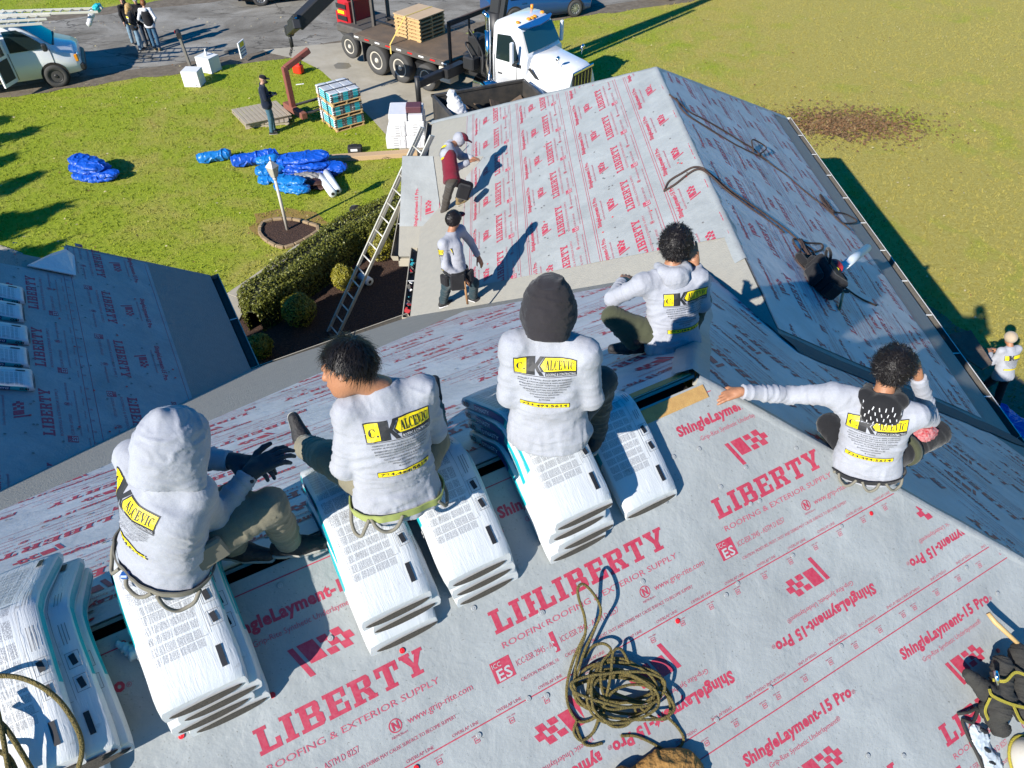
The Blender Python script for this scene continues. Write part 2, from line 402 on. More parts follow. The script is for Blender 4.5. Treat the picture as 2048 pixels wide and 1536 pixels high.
def block_upright(lite=False):
    """one 1.15 m repeat, x from -0.26; returns (strong red, fine red, pale)"""
    a, b, c = PR(), PR(), PR()
    a.text('ShingleLayment-15 Pro', -.255, -.277, .060, width=.755, bold=.045)
    b.text('®', .503, -.277, .022)
    b.text('Grip-Rite Synthetic Underlayment®', -.135, -.348, .027, width=.50)
    flag(a, -.012, -.420)
    slab_word(a, 'LIBERTY', -.256, -.778, .112, .795)
    b.text('ROOFING & EXTERIOR SUPPLY', -.250, -.852, .030, width=.81)
    a.rect(-.345, -.985, -.24, -.885)
    c.text('ICC', -.338, -.915, .022); c.text('ES', -.328, -.978, .055, width=.075, bold=.02)
    b.text('ICC-ESR 2945 - ASTM D 8257', -.22, -.955, .030, width=.345)
    a.ring(.304, -.929, .026, .031, 18); a.put([(.288, -.948), (.298, -.948), (.298, -.91), (.288, -.91)], [[0, 1, 2, 3]])
    a.poly([(.298, -.91), (.298, -.924), (.312, -.948), (.312, -.934)]); a.poly([(.312, -.948), (.321, -.948), (.321, -.91), (.312, -.91)])
    if not lite:
        b.text('NEMOlcert', .27, -.978, .012)
    b.text('www.grip-rite.com', .361, -.950, .032, width=.33)
    b.text('CAUTION: MOISTURE, FROST, DUST AND DEBRIS MAY CAUSE SURFACE TO BECOME SLIPPERY', -.231, -1.027, .017, width=.80)
    for k in range(5):
        x = -.40 + k * .23
        b.text('OVERLAP LINE', x, -1.098, .015, width=.135)
    for k in range(6):
        x = -.36 + k * .193
        b.frame(x, -1.172, x + .026, -1.148, .003); b.rect(x + .007, -1.164, x + .019, -1.157)
        if not lite: b.text('NAIL HERE', x - .006, -1.142, .007)
    return a, b, c
def block_inverted():
    a, b = PR(), PR()
    t, tb = PR(), PR()
    t.text('ShingleLayment-15 Pro', -.255, -.277, .060, width=.755, bold=.045); tb.text('®', .503, -.277, .022)
    tb.text('Grip-Rite Synthetic Underlayment®', -.135, -.348, .027, width=.50); flag(t, -.012, -.420)
    for k in range(5): tb.text('OVERLAP LINE', -.40 + k * .23, -.128, .015, width=.135)
    for k in range(6):
        x = -.36 + k * .193; tb.frame(x, -.052, x + .026, -.028, .003); tb.rect(x + .007, -.044, x + .019, -.037); tb.text('NAIL HERE', x - .006, -.064, .007)
    f = lambda x, y: (.09 - x, -1.760 - y)
    a.merge(t, f); b.merge(tb, f); return a, b
UP = block_upright(); INV = block_inverted(); UPL = block_upright(True)

# ---- wrinkle height field of a laid sheet
def wrinkle(seed, amp, fx, fy, cell=.09):
    """height field sampled on the sheet's own grid, so print and sheet bend alike"""
    C = {}
    def g(i, j):
        if (i, j) not in C:
            x, y = i * cell, j * cell
            v = mnoise.noise(Vector((x * fx, y * fy, seed * 3.7))) + 0.5 * mnoise.noise(Vector((x * fx * 2.3, y * fy * 2.1, seed * 5.1 + 9)))
            C[(i, j)] = max(-.001, amp * (v + 0.35 * (1 - abs(mnoise.noise(Vector((x * fx * 1.4 + 5, y * fy * 1.4, seed)))) * 4)))
        return C[(i, j)]
    def f(x, y):
        a, b = x / cell, y / cell; i, j = math.floor(a), math.floor(b); a -= i; b -= j
        return (g(i, j) * (1 - a) + g(i + 1, j) * a) * (1 - b) + (g(i, j + 1) * (1 - a) + g(i + 1, j + 1) * a) * b
    return f
def half_planes(poly):
    """convex polygon (list of 2D) -> (co, outward normal)"""
    A = sum(poly[i][0] * poly[(i + 1) % len(poly)][1] - poly[(i + 1) % len(poly)][0] * poly[i][1] for i in range(len(poly)))
    sg = 1 if A > 0 else -1; out = []
    for i in range(len(poly)):
        a, b = poly[i], poly[(i + 1) % len(poly)]
        out.append((a, (sg * (b[1] - a[1]), -sg * (b[0] - a[0]))))
    return out
house = empty('house', (0, 0, 0), label='house whose roofs are covered in grey printed underlayment', cat='house')
def deck(pl, poly3, name='roof_slope', th=0.05, m=None):
    q = [pl.q(p) for p in poly3]; mb = MB()
    mb.prism(q, -th, 0.0, lambda x, y, t: pl.p(x, y, t)); return mb.build(name, m or m_felt, house)
def sheet(pl, poly2, xr, yr, lift, wf, cell=0.09, m=None, ragged=None):
    """one course of underlayment: rectangle xr x yr on the slope, cut to poly2"""
    pr = PR(); pr.rect(xr[0], yr[0], xr[1], yr[1]); pr = clip_poly(pr, half_planes(poly2))
    if not pr.f: return None
    pr.cut(cell)
    rg = ragged or (lambda x, y: 0)
    o = link('underlayment_sheet', pr.to_mesh('underlayment_sheet', lambda x, y: pl.p(x, y, lift + wf(x, y)), m or m_und), house)
    o.data.polygons.foreach_set('use_smooth', [True] * len(o.data.polygons))
    return o
def printed(pl, poly2, parent, items, lift, wf, cell=0.09):
    """items: list of (PR layers tuple, fn) ; clipped to the same polygon"""
    hp = half_planes(poly2)
    for li, mm, ex in ((0, m_red, .0012 + .08 * (cell - .09) / 10), (1, m_redsoft, .0016 + .08 * (cell - .09) / 10), (2, m_pale, .0026 + .08 * (cell - .09) / 10)):
        pr = PR()
        for lay, fn in items:
            if li < len(lay): pr.merge(lay[li], fn)
        if not pr.f: continue
        pr = clip_poly(pr, hp)
        if not pr.f: continue
        pr.cut(cell)
        o = link('printed_lettering', pr.to_mesh('printed_lettering', lambda x, y: pl.p(x, y, lift + wf(x, y) + ex), mm), parent); o['kind'] = 'stuff'

# ---------------- N: the near slope that fills the foreground
RL = -9.0; HW = 6.2                      # main ridge to the left, half width in plan
eN = P2 + NN * HW - ZZ * SL * HW
hipN = P2 + (RR + NN) * HW - ZZ * SL * HW
polyN = [P2 + NN * .036 - ZZ * SL * .036 + RR * .04, hipN, eN + RR * RL, P2 + RR * RL + NN * .036 - ZZ * SL * .036]
deck(pN, polyN, th=.016)
def q2(pl, pts): return [pl.q(p) for p in pts]
wN = wrinkle(1, .0048, 1.5, 1.9)
cN = [(-.10, -.074), (6.0, -.074 - 6.0 * KS), (6.0, -8), (RL, -8), (RL, -.074)]
cN = [(.03, -.045), (.03 + 5.0, -.045 - 5.0 * KS), (.03 + 5, -7), (RL, -7), (RL, -.045)]
lineN = [PR().rect(-9, -1.114, 4, -1.106), ]
def stripes(y0s, x0=-9.0, x1=7.0, t=.0055):
    p = PR()
    for y in y0s: p.rect(x0, y - t / 2, x1, y + t / 2)
    return p
i0 = lambda dx, dy=0: (lambda x, y: (x + dx, y + dy))
# upper course in two lengths: the right one laps over the left one near the coil of rope
s1 = sheet(pN, cN, (RL, -1.43), (-1.752, .1), .004, wN)
printed(pN, [(RL, 1), (-1.43, 1), (-1.43, -1.75), (RL, -1.75)], s1,
        [(UP, i0(-2.575 + .01 - 1.15 * k)) for k in (-1, 0, 1, 2, 3)] + [(INV, i0(-2.65 - 1.15 * k)) for k in (-1, 0, 1, 2, 3)] + [((stripes([-.107, -1.11, -1.658]),), i0(0))], .004, wN)
s2 = sheet(pN, cN, (-1.45, 6), (-1.752, .1), .0048, wN)
printed(pN, [(-1.43, -.066), (.02, -.066), (.02 + 1.41, -1.75), (-1.43, -1.75)], s2,
        [(UP, i0(-1.165 + 1.15 * k)) for k in range(0, 4)] + [(INV, i0(-.95 + 1.06 * k)) for k in range(0, 4)] + [((stripes([-.107, -1.11, -1.658]),), i0(0))], .0048, wN)
hpN = [(.055, -.066), (.055 + 5.0, -.066 - 5.0 * KS), (.055 + 5, -7), (RL, -7), (RL, -.066)]
s3 = sheet(pN, cN, (RL, 6), (-3.4, -1.70), .003, wN)
printed(pN, [(RL, -1.752), (1.43, -1.752), (2.81, -3.4), (RL, -3.4)], s3,
        [(UP, i0(-.50 + 1.16 * k, -1.643)) for k in range(-3, 4)] + [((stripes([-1.768]),), i0(0))], .003, wN)
s4 = sheet(pN, cN, (RL, 6), (-6.9, -3.38), .0025, wN, .3)

# ---------------- F: far slope behind the ridge
ridgeF = P2 - NN * .036 - ZZ * SL * .036
v_hip = meet3(pF, pE, pWL); v_eave = meet3(pF, pWL, pEV); 
tmp = Plane(LA, RR)
LR = 4.2
lw_ridge = [LA - RR * LR + ZZ * SL * LR]                      # left wing ridge level, at LA's station
dF = (lw_ridge[0].z); dd = (P2.z - dF) / SL
polyF = [ridgeF + RR * .03, v_hip, v_eave, LA, meet3(pF, pLW, Plane(Vector((0, 0, dF)), (0, 1, 0), 0.0)), ridgeF + RR * (RL - 2)]
deck(pF, polyF, th=.016)
cF = q2(pF, polyF)
wF = wrinkle(2, .007, 1.6, 3.4, .18)
def shrink(poly, ds):
    """move each edge of a convex polygon inward by ds[i]"""
    n = len(poly); hp = half_planes(poly); L = []
    for (co, no), d in zip(hp, ds):
        v = Vector(no).normalized(); L.append((v, v.dot(Vector(co)) - d))
    out = []
    for i in range(n):
        (n0, c0), (n1, c1) = L[i - 1], L[i]; M = Matrix((n0, n1)); out.append(tuple(M.inverted() @ Vector((c0, c1))))
    return out
sF = shrink(cF, [.03, .30, .33, .25, .03, .004])
yF = -.064
for k, lift in ((0, .009), (1, .0075), (2, .006), (3, .0045), (4, .003), (5, .002)):
    y1 = yF - 1.06 * k; y0 = y1 - 1.17
    s = sheet(pF, sF, (-9, 14), (y0, y1 + .02), lift, wF, .18, m_undx)
    if s:
        ph = random.Random(k).uniform(0, 1.1)
        printed(pF, [(-9, y1), (14, y1), (14, y0 + (.11 if k < 5 else 0)), (-9, y0 + (.11 if k < 5 else 0))] if False else
                [tuple(p) for p in sF], s, [(UPL, i0(ph + 1.15 * j, y1 + .02)) for j in range(-4, 7)] + [((stripes([y1 - .107 - .1, y1 - 1.09], -9, 14),), i0(0))], lift + .0006, wF, .18)
# beige drip strip along the far eave
# ---------------- E: hip end, in shade
eE = 6.0
polyE = [P2 + RR * .03, v_hip, meet3(pE, pWR, pWL), meet3(pE, pWR, pEV), P2 + RR * 6.3 - ZZ * SL * 6.3 + NN * 3.4, P2 + (RR + NN) * 6.3 - ZZ * SL * 6.3]
deck(pE, [polyE[0], polyE[1], polyE[2], polyE[3], polyE[5]])
polyE = [polyE[0], polyE[1], polyE[3], polyE[5]]
cE = q2(pE, polyE); wE = wrinkle(3, .007, 3.2, 1.5, .2)
sE = shrink(cE, [.02, .16, .15, .02])
for k in range(6):
    y1 = -.05 - 1.05 * k; y0 = y1 - 1.17
    s = sheet(pE, sE, (-9, 9), (y0, y1), .008 - .001 * k, wE, .2, m_undx)
    if s: printed(pE, sE, s, [(UPL, i0(.4 * (k % 2) + .2 + 1.15 * j, y1)) for j in range(-7, 7)] + [((stripes([y1 - .107, y1 - 1.09], -9, 9),), i0(0))], .0086 - .001 * k, wE, .2)
# ---------------- wing
HWW = 4.0
far_a = W0 + WA * 4.0
cornL = W0 - WB * HWW + WA * HWW - ZZ * SL * HWW; cornR = W0 + WB * HWW + WA * HWW - ZZ * SL * HWW
v_r = meet3(pE, pWL, pWR)
v_fw = meet3(pF, pWL, pWR)
polyWL = [v_fw, W0, cornL, v_eave]
polyWR = [W0, v_r, meet3(pE, pWR, pEV), cornR]
deck(pWL, [v_fw, v_eave, v_r])
deck(pWL, polyWL); deck(pWR, polyWR); deck(pWH, [W0, cornL, cornR])
wW = wrinkle(4, .007, 1.9, 3.2, .2)
cWL = q2(pWL, polyWL)
# print on this slope reads upside down to the eave: rolls were laid from the far side, so flip both axes
sWL = shrink(cWL, [.02, .0, -.2, .42])
for k in range(4):
    sl1 = 3.81 - 1.035 * k; sl0 = max(sl1 - 1.10, -.0)       # distance down the slope from the ridge
    lift = .003 + .0018 * k
    s = sheet(pWL, sWL, (-20, 20), (-sl1, -sl0), lift, wW, .2)
    if s:
        off = [.03, .33, .02, .36][k]
        fn = lambda j: (lambda x, y, j=j: (-(x + 2.46 - 1.05 * j - 3.52 + .256 + off - 5.25), -(sl1 + y)))
        fn = lambda j, sl1=sl1, off=off: (lambda x, y: (-(x + .256 - 3.50 + off + 1.06 * j), -(sl1 + y)))
        lim = [(-20, -sl1), (20, -sl1), (20, -(sl1 - 1.035 if k < 3 else .03)), (-20, -(sl1 - 1.035 if k < 3 else .03))]
        items = [(UPL, fn(j)) for j in range(-2, 9)] + [((stripes([-(sl1 - .02), -(sl1 - .16), -(sl1 - .19)], -20, 20, .006),), i0(0))]
        pr_clip = PR(); pr_clip.rect(-20, -sl1, 20, lim[2][1]); pr_clip = clip_poly(pr_clip, half_planes(sWL))
        poly = [pr_clip.v[i] for i in pr_clip.f[0]] if pr_clip.f else lim
        printed(pWL, poly, s, items, lift + .0006, wW, .2)
cWR = q2(pWR, polyWR); wWR = wrinkle(5, .011, 3.0, 1.3, .18)
sWR = shrink(cWR, [.0, .16, -.1, .05])
for k in range(4):
    y1 = .09 - 1.05 * k; y0 = max(y1 - 1.17, -4.06)
    s = sheet(pWR, sWR, (-20, 20), (y0, min(y1, -.005)), .009 - .0015 * k, wWR, .18, m_undx)
    if s: printed(pWR, sWR, s, [(UPL, i0(.35 * k + 1.15 * j, y1 if k else -.02)) for j in range(-9, 9)] + [((stripes([y1 - .107, y1 - 1.09], -20, 20),), i0(0))], .0096 - .0015 * k, wWR, .18)
# ridge of the wing: the last course folds over the ridge
mb = MB()
# ---------------- left wing, in shade
LWR = LA - RR * LR + ZZ * SL * LR
far0 = LA - NN * 2.72
e_far = far0
k1 = 1.75
notch_a = far0 - RR * k1 + ZZ * SL * k1
notch_b = notch_a + NN * .55
polyLWa = [LA, far0, notch_a, LA - RR * k1 + ZZ * SL * k1 + NN * k1]
pt_v = meet3(pF, pLW, Plane(Vector((0, 0, LWR.z)), (0, 1, 0), 0.0))
polyLWb = [LA - RR * k1 + ZZ * SL * k1 + NN * k1, notch_b, LWR - NN * (2.72 - .55), pt_v]
deck(pLW, polyLWa); deck(pLW, polyLWb)
pLW2 = Plane(LWR, -RR); ws = 4.2
deck(pLW2, [LWR - NN * 2.17, LWR + NN * 6, LWR + NN * 6 - RR * ws - ZZ * SL * ws, LWR - NN * 2.17 - RR * ws - ZZ * SL * ws])
wL = wrinkle(6, .003, 2.0, 2.2)
cLWa = q2(pLW, polyLWa); cLWb = q2(pLW, polyLWb)
sL1 = shrink(cLWa, [.17, .0, .0, .0]); 
valL = [(-.16, .0), (3.0, 0), (3.0, 6), (-.16 - 6 / KS, 6)]
farL = [(9, 0), (-9, 0), (-9, 6), (9, 6)]
s = sheet(pLW, valL, (-9, 2.66), (.98, 2.12), .003, wL)
printed(pLW, valL, s, [(UP, (lambda x, y, j=j: (1.28 - x - 1.2 * j, .98 - y))) for j in range(-2, 4)] + [((stripes([1.03, 2.08], -9, 2.62),), i0(0))], .003, wL)
s = sheet(pLW, valL, (-9, 1.80), (1.98, 3.20), .0055, wL)
printed(pLW, valL, s, [(UP, (lambda x, y, j=j: (x + 1.05 + 1.22 * j, y + 3.32))) for j in range(-3, 1)] + [((stripes([2.1, 2.19], -9, 1.78),), i0(0))], .0055, wL)
s = sheet(pLW, valL, (-9, 1.80), (3.05, 4.25), .008, wL)
printed(pLW, valL, s, [(UP, (lambda x, y, j=j: (x + 1.3 + 1.15 * j, y + 4.42))) for j in range(-3, 1)], .008, wL)
# torn white flap at the notch of the left wing, and a plywood edge under it
mb = MB(); base = [(1.78, 2.05), (1.80, 2.62), (2.12, 2.34), (2.36, 2.14), (2.34, 2.02)]
vs = []
for i, (x, y) in enumerate(base): vs.append(pLW.p(x, y, .05 + .07 * (i in (2, 3))))
for i, (x, y) in enumerate(base): vs.append(pLW.p(x, y, .035 + .07 * (i in (2, 3))))
mb.add(vs, [(0, 1, 2, 3, 4), (9, 8, 7, 6, 5)] + [(i, (i + 1) % 5, 5 + (i + 1) % 5, 5 + i) for i in range(5)])
m_flap = mat('flap_white_back', (0.72, 0.71, 0.68), 0.6, bump=(12, 0.6))
mb.build('torn_flap', m_flap, house)
mb = MB(); mb.bar(pLW.p(2.0, 2.1, -.03), pLW.p(1.8, 3.1, -.03), .06, .03, up=pLW.N); mb.build('plywood_edge', m_deckwood, house)

# ---------------- ridge vent slot: open gap with raw plywood edges
mb = MB()
mb.box(P2 + RR * -4.5 + Vector((0, 0, -.12)), (9.0, .20, .02), Matrix((RR, NN, ZZ)).transposed()); mb.build('attic_shade_strip', m_dark, house)  # black strip stands in for the darkness of the attic
for sg, pl in ((1, pN), (-1, pF)):
    mb = MB(); d0, d1 = .047, .115
    a = P2 + RR * -.62; b = P2 + RR * .02
    f = lambda A, d, h: A + NN * (sg * d) - ZZ * (SL * d) + pl.N * h
    mb.add([f(a, d0, .003), f(b, d0, .003), f(b, d1, .003), f(a, d1, .003), f(a, d0, .012), f(b, d0, .012), f(b, d1, .012), f(a, d1, .012)],
           [(0, 1, 2, 3), (7, 6, 5, 4), (0, 4, 5, 1), (1, 5, 6, 2), (2, 6, 7, 3), (3, 7, 4, 0)])
    mb.build('plywood_edge', m_deckwood, house)
# ---------------- plastic cap nails of the near slope
m_cap = mat('cap_clear', (0.31, 0.32, 0.32), 0.4); m_capred = mat('cap_red', (0.62, 0.015, 0.02), 0.4)
mb = MB(); mb.lathe([(.0135, 0), (.0135, .0008), (.010, .0012), (.009, .0008), (.004, .0008), (.0035, .0014)], (0, 0, 0), (0, 0, 1), 14)
cap_mesh = mb.mesh('cap_nail', m_cap); cap_red = mb.mesh('cap_nail', m_capred)
RN = Matrix((pN.X, pN.Y, pN.N)).transposed()
def cap(px, py, red=False):
    P = pN.hit(px, py); x, y = pN.q(P)
    o = link('cap_nail', cap_red if red else cap_mesh, house); o.matrix_local = Matrix.Translation(pN.p(x, y, .008 + wN(x, y))) @ RN.to_4x4()
for q in [(545, 1390), (363, 1471), (804, 1301), (1741, 1027), (1354, 1242), (1353, 797), (1994, 1301), (832, 1535), (247, 1287)]: cap(*q, True)
for q in [(661, 1276), (947, 1216), (1081, 1226), (1039, 1133), (1167, 1081), (1490, 935), (1591, 897), (1397, 898), (1440, 974), (1346, 914), (1518, 1002), (1500, 1008), (1330, 1004),
          (1474, 1167), (1451, 1190), (1584, 1111), (1681, 1053), (1681, 1292), (1539, 1375), (1432, 1439), (1931, 1135), (1734, 1511), (1805, 1511), (1994, 1187), (560, 1171), (957, 1470), (1084, 1225),
          (1056, 1397), (1093, 1391), (1284, 1163)]: cap(*q)

# ---------------- entry gable on the wing
zr = 3.77; GY = 12.62
gO = Vector((-.53, GY, zr)); pG1 = Plane(gO, (0, -1, 0), .63); pG2 = Plane(gO, (0, 1, 0), .63)
gx = -2.03
gA = Vector((gx, GY, zr)); 
yb = 10.93
pol1 = [gA, gO + Vector((.03, 0, 0)), meet3(pG1, pWL, Plane(Vector((0, 11.38, 0)), (0, 1, 0), 1e6)) if False else pG1.at(-1.62, 11.40), pG1.at(-1.62, yb), pG1.at(gx, yb)]
pol1 = [gA, gO, pG1.at(-1.60, 11.36), pG1.at(-1.60, yb), pG1.at(gx, yb)]
deck(pG1, pol1, th=.06)
pol2 = [gA, pG2.at(gx, 14.35), pG2.at(-1.60, 14.35), pG2.at(-1.60, 13.86), gO]
deck(pG2, pol2, th=.06)
wG = wrinkle(8, .004, 2, 2); 
lt = lambda pl, pts: [pl.q(p) for p in pts]
s = sheet(pG1, lt(pG1, [gA, gO, pG1.at(-1.3, 11.70), pG1.at(-1.25, 11.42), pG1.at(gx, 11.42)]), (-5, 5), (-5, 5), .012, wG)
x0, _ = pG1.q(gA)
printed(pG1, lt(pG1, [gA, gO, pG1.at(-1.3, 11.70), pG1.at(-1.25, 11.42), pG1.at(gx, 11.42)]), s,
        [(UPL, (lambda x, y: (x0 - y + .04, -.66 + x - .52)))] + [(UPL, (lambda x, y: (x0 - y + .04, -.66 + x - 1.66)))], .0125, wG)
s = sheet(pG2, lt(pG2, pol2), (-5, 5), (-1.3, 0), .012, wG)
# end boards of the entry gable
mb = MB(); mb.add([(gx - .005, GY, zr - .07), (gx - .005, yb, pG1.z(0, yb) - .07), (gx - .005, 14.35, pG2.z(0, 14.35) - .07), (gx - .005, GY, zr - .2), (gx - .005, yb, pG1.z(0, yb) - .2), (gx - .005, 14.35, pG2.z(0, 14.35) - .2)],
              [(0, 1, 4, 3), (0, 3, 5, 2)]); mb.build('rake_board', m_white, house)
mb = MB(); mb.box((-1.83, yb + .03, pG1.z(0, yb) - .14), (.42, .05, .16), ch=.005); mb.build('gable_return', m_siding, house)
mb = MB(); mb.box((-1.85, 12.6, 1.3), (.12, .12, 2.6)); mb.box((-1.85, 11.2, 1.25), (.12, .12, 2.5)); mb.build('porch_post', m_white, house)

# ---------------- gutters
def gutter(a, b, out, name='gutter', w=.13, h=.11, m=None, hangers=True):
    a, b, out = Vector(a), Vector(b), Vector(out).normalized(); L = (b - a).length; d = (b - a).normalized()
    f = lambda x, y, t: a + d * t + out * x + ZZ * y
    prof = [(0.0, -.02), (0, -h), (w * .75, -h), (w, -h * .35), (w, -.01), (w - .014, -.01), (w - .014, -h * .33), (w * .72, -h + .012), (.012, -h + .012), (.012, -.02)]
    mb = MB()
    n = len(prof); 
    for t in (0, L):
        for (x, y) in prof: mb.v.append(f(x, y, t))
    for i in range(n - 1):
        inner = 5 <= i <= 8
        mb.f.append([i, i + 1, n + i + 1, n + i]); mb.mi.append(1 if inner else 0); mb.sm.append(False)
    for t in (0, L):
        o = len(mb.v)
        for (x, y) in prof[:5] : mb.v.append(f(x, y, t))
        mb.f.append([o, o + 1, o + 2, o + 3, o + 4]); mb.mi.append(0); mb.sm.append(False)
    o = mb.build(name, [m or m_white, m_gutin], house)
    k = int(L / .9)
    for i in range(1, k if hangers else 0):
        h_ = MB(); h_.box(f(w / 2 + .005, -.022, L * i / k), (w, .02, .006), Matrix((out, d, ZZ)).transposed()); h_.build('gutter_hanger', [m_white], o)
    return o
m_guttan = mat('tan_gutter', (0.44, 0.40, 0.31), 0.5, var=(4, .5, (0.30, 0.26, 0.2)))
gL_far = cornL + WA * -.0
gutter(cornL, W0 - WB * HWW - ZZ * SL * HWW + WA * 2.35, -WB, m=m_guttan)
gutter(W0 - WB * HWW - ZZ * SL * HWW + WA * -1.10, v_eave + WA * .0, -WB, m=m_guttan)
gutter(pG1.at(gx, 14.3), pG1.at(gx, yb) * 1, (-1, 0, 0), m=m_guttan) if False else gutter(Vector((gx, 12.9, 2.86)), Vector((gx, yb - .02, 2.74)), (-1, 0, 0), m=m_guttan)
gutter(cornR, meet3(pE, pWR, pEV) + WA * -.1, WB)
pe = meet3(pE, pWR, pEV)
gutter(pe, pe + NN * 6, RR)
gutter(far0, LA + NN * -.05, RR, m=m_guttan)
gutter(v_eave, LA, -NN, m=m_guttan, w=.12)
# leaf litter and scraps in the near gutter
rnd = random.Random(4); mb = MB()
for i in range(26):
    t = rnd.uniform(-3.1, -1.2); P = W0 - WB * (HWW + .065) - ZZ * (SL * HWW + .05) + WA * t
    mb.box(P + Vector((rnd.uniform(-.03, .03), 0, rnd.uniform(-.02, .03))), (rnd.uniform(.03, .09), rnd.uniform(.03, .1), .012), Euler((rnd.uniform(-.5, .5), rnd.uniform(-.5, .5), rnd.uniform(0, 3))).to_matrix(), m=rnd.choice([0, 0, 1, 2, 3]))
o = mb.build('gutter_scraps', [m_flap, mat('scrap_teal', (0.03, 0.30, 0.34), .5), mat('scrap_red', (0.4, 0.03, 0.03), .5), m_gutin], house); o['kind'] = 'stuff'
# beige metal strip of the far eave and rolled felt edge
mb = MB(); mb.bar(v_eave + pF.N * .012 + NN * .04, LA + pF.N * .012 + NN * .04, .17, .006, up=pF.N); mb.build('drip_edge', mat('drip_beige', (0.52, 0.49, 0.40), .5), house)

# ---------------- walls under the eaves
mb = MB()
def wall(a, b, z0=0.0, z1=2.86, t=.15):
    a, b = Vector(a), Vector(b); a.z = b.z = (z0 + z1) / 2; mb.bar(a, b, t, z1 - z0)
IN = .45
wl = [W0 - WB * (HWW - IN) + WA * (HWW - IN), W0 + WB * (HWW - IN) + WA * (HWW - IN), W0 + WB * (HWW - IN) + WA * -6.2, W0 - WB * (HWW - IN) + WA * -3.2]
wall(wl[0], wl[1]); wall(wl[1], wl[2]); wall(wl[3], wl[0])
a = P2 - NN * (HW - IN); b = LA + NN * .5
wall(Vector((v_eave.x, v_eave.y, 0)) + NN * .45 - RR * -.45, LA + NN * IN + RR * -.3)
wall(LA - RR * .45 + NN * .45, far0 - RR * .45 + NN * .45); wall(far0 - RR * .45 + NN * .45, far0 - RR * 8 + NN * .45)
wall(pe - RR * .45 , pe - RR * .45 + NN * 6); wall(hipN - (RR + NN) * .45, eN + RR * RL - NN * .45)
wall(P2 + RR * (RL + .3) + NN * 5.7, P2 + RR * (RL + .3) - NN * 5.7, 0, 3.4)
mb.build('wall', m_siding, house)
# soffits close the eaves
mb = MB()
for a, b, n_ in ((cornL, v_eave, WB), (cornR, meet3(pE, pWR, pEV), -WB), (far0, LA, -RR), (v_eave, LA, NN), (cornL, cornR, -WA)):
    a, b = Vector(a), Vector(b); mid = n_ * .26; mb.bar(a + mid - ZZ * .1, b + mid - ZZ * .1, .5, .03)
mb.build('soffit', m_white, house)
from mathutils.geometry import tessellate_polygon as tess
rs = np.random.RandomState(7)
# ==== GROUND
def gmat(name, build):
    m = bpy.data.materials.new(name); m.use_nodes = True; build(m.node_tree.nodes, m.node_tree.links, m.node_tree.nodes['Principled BSDF']); return m
def NZ(n, l, vec, scale, detail=5, rough=.6, dist=0.0):
    t = n.new('ShaderNodeTexNoise'); t.inputs['Scale'].default_value = scale; t.inputs['Detail'].default_value = detail; t.inputs['Roughness'].default_value = rough; t.inputs['Distortion'].default_value = dist
    l.new(vec, t.inputs['Vector']); return t.outputs['Fac']
def RMP(n, l, fac, stops):
    r = n.new('ShaderNodeValToRGB'); e = r.color_ramp.elements
    while len(e) > 1: e.remove(e[-1])
    e[0].position = stops[0][0]; e[0].color = (*stops[0][1], 1)
    for p, c in stops[1:]: x = e.new(p); x.color = (*c, 1)
    l.new(fac, r.inputs['Fac']); return r.outputs['Color']
def MIXC(n, l, fac, a, b, mode='MIX'):
    x = n.new('ShaderNodeMix'); x.data_type = 'RGBA'; x.blend_type = mode
    if isinstance(fac, (int, float)): x.inputs[0].default_value = fac
    else: l.new(fac, x.inputs[0])
    l.new(a, x.inputs[6]); l.new(b, x.inputs[7]); return x.outputs[2]
def MATH(n, l, op, a, b=None, c=None):
    x = n.new('ShaderNodeMath'); x.operation = op
    for i, v in enumerate((a, b, c)):
        if v is None: continue
        if isinstance(v, (int, float)): x.inputs[i].default_value = v
        else: l.new(v, x.inputs[i])
    return x.outputs[0]
def GEO(n): return n.new('ShaderNodeNewGeometry').outputs['Position']
def BUMP(n, l, b, h, strength, dist=0.02):
    x = n.new('ShaderNodeBump'); x.inputs['Strength'].default_value = strength; x.inputs['Distance'].default_value = dist
    l.new(h, x.inputs['Height']); l.new(x.outputs[0], b.inputs['Normal'])
def lawn_b(n, l, b):
    P = GEO(n)
    sp = n.new('ShaderNodeSeparateXYZ'); l.new(P, sp.inputs[0])
    fine = NZ(n, l, P, 9, 6, .75); mid = NZ(n, l, P, .9, 5, .6, .6); big = NZ(n, l, P, .16, 4, .55, .4)
    green = RMP(n, l, fine, [(.25, (.165, .23, .014)), (.5, (.275, .335, .024)), (.75, (.40, .43, .05))])
    dry = RMP(n, l, fine, [(.25, (.29, .24, .04)), (.5, (.39, .33, .08)), (.75, (.48, .42, .14))])
    # the mown field to the right is drier
    xr = MATH(n, l, 'MULTIPLY_ADD', sp.outputs['X'], .018, .0)
    xr = MATH(n, l, 'MINIMUM', MATH(n, l, 'MAXIMUM', xr, -.04), .22)
    f = MATH(n, l, 'ADD', MATH(n, l, 'ADD', MATH(n, l, 'MULTIPLY', mid, .62), MATH(n, l, 'MULTIPLY', big, .5)), xr)
    f = RMP(n, l, f, [(.50, (0, 0, 0)), (.74, (1, 1, 1))])
    l.new(MIXC(n, l, f, green, dry), b.inputs['Base Color']); b.inputs['Roughness'].default_value = .8; b.inputs['Specular IOR Level'].default_value = .15
    BUMP(n, l, b, NZ(n, l, P, 16, 6, .8), .9, .06)
m_lawn = gmat('lawn_grass', lawn_b)
